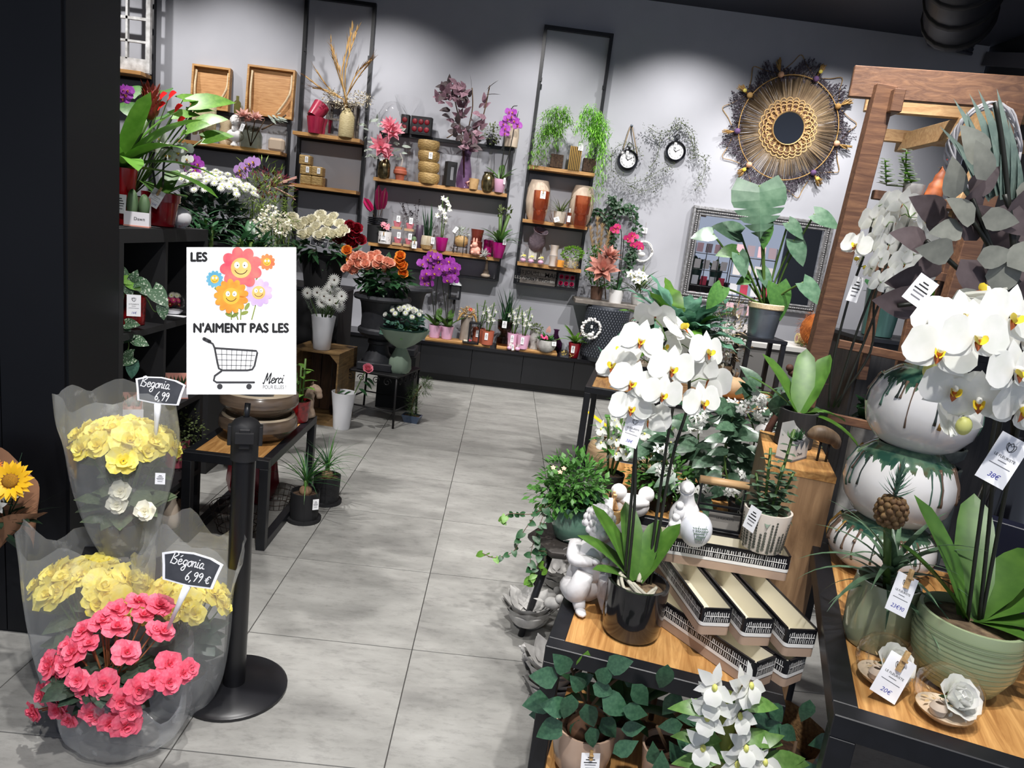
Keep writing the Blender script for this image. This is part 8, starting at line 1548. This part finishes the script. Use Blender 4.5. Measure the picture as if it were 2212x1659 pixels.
p = V((1.1, 1.395, z)); t = E('potted_orchid', 'giant white orchid in sage green grooved pot on gift table', 'orchid', p); pot(t, .106, .07, .165, SAGE, BARK, .008, 40, prof=[(.06, 0), (.075, .01), (.1, .06), (.108, .11), (.104, .165)]); g = M(mk('sage_groove', (116, 132, 100), .4))
for k in range(11): zz = .025+.0115*k; rr = .075+(.025*(zz-.01)/.05 if zz < .06 else .025+.008*(min(zz, .11)-.06)/.05) + .0004; g.lathe([(rr, zz), (rr+.0004, zz+.0015), (rr, zz+.003)], 40)
g.ob('grooves', t); B_ = lambda a, b, y: loc_(t, at(a, b, y)); y0 = p.y
S5 = [spl([B_(2090, 1340, y0), B_(2110, 1180, y0), B_(2135, 1000, y0), B_(2160, 850, y0-.02), B_(2175, 760, y0-.05)], 6), spl([B_(2115, 1340, y0), B_(2135, 1150, y0), B_(2150, 980, y0-.03), B_(2160, 880, y0-.06), B_(2100, 840, y0-.08), B_(2060, 820, y0-.1)], 6), spl([B_(2120, 1340, y0), B_(2150, 1180, y0), B_(2185, 1000, y0-.02), B_(2220, 820, y0-.05)], 6)]
F5 = [(2105, 730, 1.16, -.05, -1, .1), (2180, 685, 1.2, .1, -1, .15), (2030, 760, 1.22, -.5, -.9, .1), (2085, 690, 1.24, -.2, -.8, .4), (2190, 800, 1.16, .2, -1, .1), (2060, 840, 1.22, -.3, -.9, -.1), (2130, 640, 1.28, -.1, .3, .9), (2115, 865, 1.2, -.5, -.8, -.2), (2200, 880, 1.18, .3, -1, -.1), (2050, 700, 1.26, -.5, -.8, .3), (2205, 730, 1.24, .3, -1, .2), (2075, 900, 1.24, -.2, .6, -.3)]
phal(t, (0, .01, .15), [(2.2, 1.15, .28, .28, .3), (1.2, 1.1, .3, .28, .3), (.5, .8, .28, .34, .6), (.1, .55, .25, .34, .6), (2.9, .9, .22, .3, .3), (-.4, .4, .22, .3, .7), (-1.0, .3, .14, .34, .4)], S5, [(B_(a, b, y), (f, g_, h)) for a, b, y, f, g_, h in F5], WHP, .108)
for a, b, y in ((2082, 920, 1.2), (2010, 800, 1.26)): M(mk('bud', (206, 206, 120), .5)).ball(B_(a, b, y), (.013, .013, .017), 12, 8).ob('bud', t)
tag(t, B_(2166, 995, 1.2), (-.15, -1, .15), .054, .092, (.36, 0, .93), '38€')
t = E('blue_booklet', 'dark blue boxed print with silver edge behind the orchid', 'box', V((1.36, 1.62, z)), None, -.75); M(mk('navy', (24, 26, 44), .4)).box((0, 0, .15), (.22, .05, .3), .002).ob('box', t); M(ZINC).box((-.1, -.0265, .15), (.008, .002, .29)).ob('silver_edge', t); q = M(PAPER)
for k in range(5): q.box((-.02+.012*k, -.0262, .19-.008*k), (.0016, .0005, .1-.012*(k % 2)))
q.ob('print', t, 'stuff')
# ------------------------------------------------------------------ pergola and things around it
pg = E('wooden_pergola', 'brown wooden display pergola with slatted roof and trellis', 'pergola', V((1.25, 2.78, 0))); L2 = lambda p: V(p)-pg.location
def plank(a, b, w_, h, m, name):
    a, b = L2(a), L2(b); d = b-a; T = frame((a+b)/2, d, (0, 0, 1)); M(m).at(T).box((0, 0, 0), (w_, d.length, h), .003).ob(name, pg)
ux = V((.97, -.245, 0)); PB = V((1.193, 2.8, 0))
plank(PB+V((0, 0, 2.235)), PB+ux*1.6+V((0, 0, 2.235)), .03, .11, PERG, 'roof_beam')
for px, py, y in ((1868, 226, 3.12), (1860, 288, 3.5)): o = at(px, py, y); plank(o, o+ux*1.5, .03, .055, PERGL, 'roof_slat')
plank(at(1915, 185, 2.74), V((at(1740, 880, 2.74).x-.05, 2.74, .0)), .028, .075, PERG, 'post') if 0 else None
def post(top, bot, w_=.075, d_=.045, name='post', m=PERG):
    a, b = L2(bot), L2(top); T = frame((a+b)/2, b-a, (0, -1, 0)); M(m).at(T).box((0, 0, 0), (w_, (b-a).length, d_), .003).ob(name, pg)
a, b = at(1912, 185, 2.76), at(1735, 880, 2.76); post(a, b+(b-a)*((b.z)/(a.z-b.z)))
a, b = at(2188, 225, 2.66), at(2060, 640, 2.66); post(a, b+(b-a)*((b.z)/(a.z-b.z)))
for px in (1930, 2178): a = at(px, 215, 2.8); plank(V((a.x-.03, 2.7, 2.17)), V((a.x-.01, 2.9 if px < 2000 else 3.5, 2.17)), .04, .08, PERGL if px > 2000 else PERG, 'rafter')
a, b = at(2172, 230, 2.9), at(2060, 470, 2.9); post(a, b, .04, .03, 'brace', PERGL)
for p0, p1, y in (((1885, 420), (2140, 455), 2.8), ((1880, 575), (2110, 610), 2.8), ((1810, 742), (2040, 790), 2.8), ((1790, 900), (2020, 950), 2.8)): post(at(*p1, y), at(*p0, y), .035, .025, 'rail')
for p0, p1 in (((1990, 590), (1905, 960)), ((1935, 430), (1860, 820)), ((2075, 440), (2000, 780)), ((2040, 600), (1950, 960))): post(at(*p0, 2.83), at(*p1, 2.83), .035, .025, 'stile')
a = at(1960, 428, 2.95); plank(V((a.x-.08, 2.94, a.z-.02)), V((a.x+.45, 2.84, a.z-.02)), .16, .02, PERG, 'shelf')
t = E('eucalyptus_plant', 'two upright eucalyptus stems on the pergola shelf', 'foliage', V((a.x+.0, 2.92, a.z-.009))); pot(t, .04, .035, .06, CONC)
for pts in (((1955, 400), (1958, 325)), ((1915, 400), (1912, 345)), ((1970, 400), (1948, 340))):
    A, B = loc_(t, at(*pts[0], 2.93)), loc_(t, at(*pts[1], 2.93)); M(STEMG).tube([(0, 0, .05), A, B], .003, 5).ob('stem', t)
    for k in range(11):
        for s in (0, pi): leafobj(t, A.lerp(B, k/10), dirv(s+k*1.57, .3), .042*(1.1-.05*k), GR4 if k % 2 else SAGEL, .8, 'round', .3, n=4)
rp = at(2025, 418, 2.9); t = E('rooster_figurine', 'rust red metal rooster standing on the pergola shelf', 'figurine', V((rp.x, 2.9, a.z-.009))); RO = mk('rooster_rust', (176, 96, 48), .6, 0, (112, 56, 34), 20)
M(RO).tube(spl([(-.02, 0, 0), (-.01, 0, .05), (.0, 0, .1), (.01, 0, .135)], 4), [.035]*3+[.032]*3+[.024]*3+[.018]*3+[.015], 12).ob('neck', t); M(RED).leaf(frame((.01, 0, .14), (.1, 0, 1)), .035, .03, 'strap', 0, .2).leaf(frame((.0, -.008, .12), (-.2, 0, -1)), .035, .015, 'ovate', 0).ob('comb', t); M(LIPY).leaf(frame((.0, 0, .135), (-1, 0, -.1)), .025, .012, 'lance', 0).ob('beak', t)
t = E('twig_wreath', 'grey bark wreath hanging on the pergola brace', 'wreath', at(2125, 320, 2.2)); m = M(mk('bark_silver', (214, 212, 214), .7, 0, (160, 156, 158), 20))
for k in range(7): m.tube([(cos(q)*(.1+.01*sin(5*q+k)), .015*cos(3*q+k), sin(q)*(.12+.01*cos(4*q+k*2))) for q in (2*pi*i/36 for i in range(37))], .004, 5)
m.ob('ring', t); M(STEMB).tube([(0, 0, .13), loc_(t, at(2150, 215, 2.62))], .0015, 4).ob('string', t)
# artificial leaf arrangement in tall vase
vp = V((1.46, 1.86, z)); t = E('faux_arrangement', 'tall vase of grey plum artificial leaves with agave rosette', 'artificial plant', vp); M(BLKG).lathe([(.001, 0), (.07, 0), (.085, .1), (.06, .3), (.04, .45), (.045, .47)], 24).ob('vase', t)
B_ = lambda a, b, y: loc_(t, at(a, b, y)); nb = M(STEMD)
for pts in (((2180, 700), (2150, 560), (2100, 430)), ((2180, 690), (2080, 590), (2000, 520)), ((2190, 680), (2190, 500), (2170, 420)), ((2190, 700), (2060, 650), (1940, 660)), ((2200, 680), (2130, 520), (2050, 420)), ((2200, 660), (2170, 350), (2150, 220))): nb.tube([(0, 0, .4)]+spl([B_(*q, 1.8) for q in pts]), .006, 6)
nb.ob('branches', t)
LV = [(2105, 480, 2.6, .09, 0), (2080, 495, 3.3, .08, 0), (2120, 470, 0, .08, 0), (2040, 470, 2.8, .1, 1), (2005, 530, 2.9, .1, 1), (2060, 545, 3.2, .09, 0), (2110, 560, .3, .08, 0), (2140, 625, 1.2, .1, 0), (2175, 575, .8, .1, 0), (2090, 600, -.4, .09, 1), (2150, 540, 1.5, .09, 1), (2180, 480, 1.2, .1, 1), (2200, 520, .4, .1, 1), (2060, 430, 1.9, .09, 0), (2130, 390, 2.1, .09, 0), (2035, 560, -2.6, .09, 1), (2000, 600, -2.9, .1, 1), (1990, 655, 3.2, .12, 1), (2050, 655, .2, .1, 0), (2110, 520, 2.2, .1, 1), (2075, 560, -.9, .12, 1), (2200, 440, 1, .09, 0), (2160, 500, 2.6, .09, 1), (2190, 620, -.2, .1, 1), (2130, 580, -2, .1, 1), (2070, 480, 1.2, .1, 1), (2205, 560, -.8, .09, 1), (2095, 420, 1, .08, 1), (2030, 500, 2.2, .09, 1), (2150, 450, -.5, .1, 1), (2120, 660, -1, .1, 1), (2170, 660, -1.3, .1, 1), (2125, 350, 2.4, .1, 0)]
for px, py, az, L_, dk in LV: leafobj(t, B_(px, py, 1.78+.05*dk+U(-.03, .03)), V((cos(az), -.3, sin(az))), L_*1.15, PLUML if dk else GREYL, .66, 'ovate', .3, .08, (U(-.4, .4), -1, U(-.2, .6)), n=6)
AG = leafm('agave_leaf', (84, 102, 96), (112, 130, 120), .6)
for px, py, tx_, ty_ in ((2130, 420, 2115, 230), (2145, 420, 2095, 200), (2160, 420, 2130, 190), (2170, 420, 2150, 180), (2180, 430, 2175, 220), (2190, 430, 2205, 250), (2120, 430, 2085, 300), (2200, 440, 2215, 320), (2140, 430, 2060, 260), (2110, 450, 2060, 360), (2170, 430, 2190, 180)):
    A, B = B_(px, py, 1.85), B_(tx_, ty_, 1.82); leafobj(t, A, B-A, (B-A).length, AG, .16, 'blade', .3, .3, (0, -1, .3), n=7, name='agave_leaf')
tag(t, B_(1988, 628, 1.72), (-.2, -1, .3), .05, .075, (.5, 0, .85))
# filler plants behind the trellis
for lab, px, py, m_, sd in (('light green pothos behind the trellis opening', 2030, 640, GR4, 1), ('small leafy plant behind the trellis foot', 1900, 860, GR2, 2)):
    q = at(px, py, 3.15); t = E('pothos_plant', lab, 'pot plant', V((q.x, 3.15, 0)), 'pothos behind trellis'); pot(t, .09, .07, q.z-.1, CONC)
    for k in range(26): leafobj(t, (U(-.05, .05), U(-.05, .05), q.z-.12+U(0, .1)), dirv(U(0, 6.28), U(-.2, .9)), U(.08, .13), m_, .66, 'heart', .5)
t = E('stone_bowl_stack', 'dark stone bowls stacked behind the trellis', 'bowl', V((2.15, 3.25, 0)), None); STD = mk('dark_stone', (60, 66, 64), .7, 0, (84, 90, 86), 24); M(STD).lathe([(.001, 0), (.14, 0), (.14, .6), (.001, .6)], 20).ob('base', t)
for k in range(3): M(STD).lathe([(.001, .6+.1*k), (.07, .6+.1*k), (.13, .66+.1*k), (.135, .7+.1*k), (.12, .7+.1*k)], 24).ob('bowl', t)
dk = E('display_cabinet', 'dark display cabinet with green pots behind the trellis', 'cabinet', V((2.62, 4.0, 0))); M(DW).box((0, 0, .6), (1.3, .4, 1.2)).ob('body', dk); M(BLK).box((0, 0, 1.21), (1.34, .44, .02)).ob('top', dk)
for k in range(3): M(DW).box((-.43+.43*k, -.205, .6), (.41, .012, 1.12)).ob('door', dk)
TEAL = mk('teal_pot', (70, 104, 98), .3)
for k, (x, h, m_) in enumerate(((-.5, .26, GR2), (-.16, .2, GR4), (.2, .24, GR2), (.5, .2, GR4))):
    t = E('teal_pot_plant', 'leafy plant in teal pot on the dark cabinet, '+('beside the wooden post', 'behind the trellis bars', 'behind the orchid blooms', 'at the far cabinet end')[k], 'pot plant', V((2.62+x, 3.95, 1.221)), 'teal potted plants'); pot(t, .1, .08, h, TEAL)
    for j in range(18): leafobj(t, (U(-.04, .04), U(-.04, .04), h*.85), dirv(j*2.4, U(.2, 1.3)), U(.12, .22), m_, .5, 'heart', .6)
q = atz(1290, 905, .0); tagit(M(mk('yellow_tape', (240, 206, 30), .5)).at(RZ(.25)).box((0, 0, .002), (.045, .5, .002)).ob('floor_tape'), 'strip of yellow marking tape on the floor by the table leg', 'tape', None, q)
kb.location.y -= .07; g_ = bpy.data.objects['eucalyptus_garland']; g_.location.y -= .035; bpy.data.objects['ivy_arch'].location.y -= .035
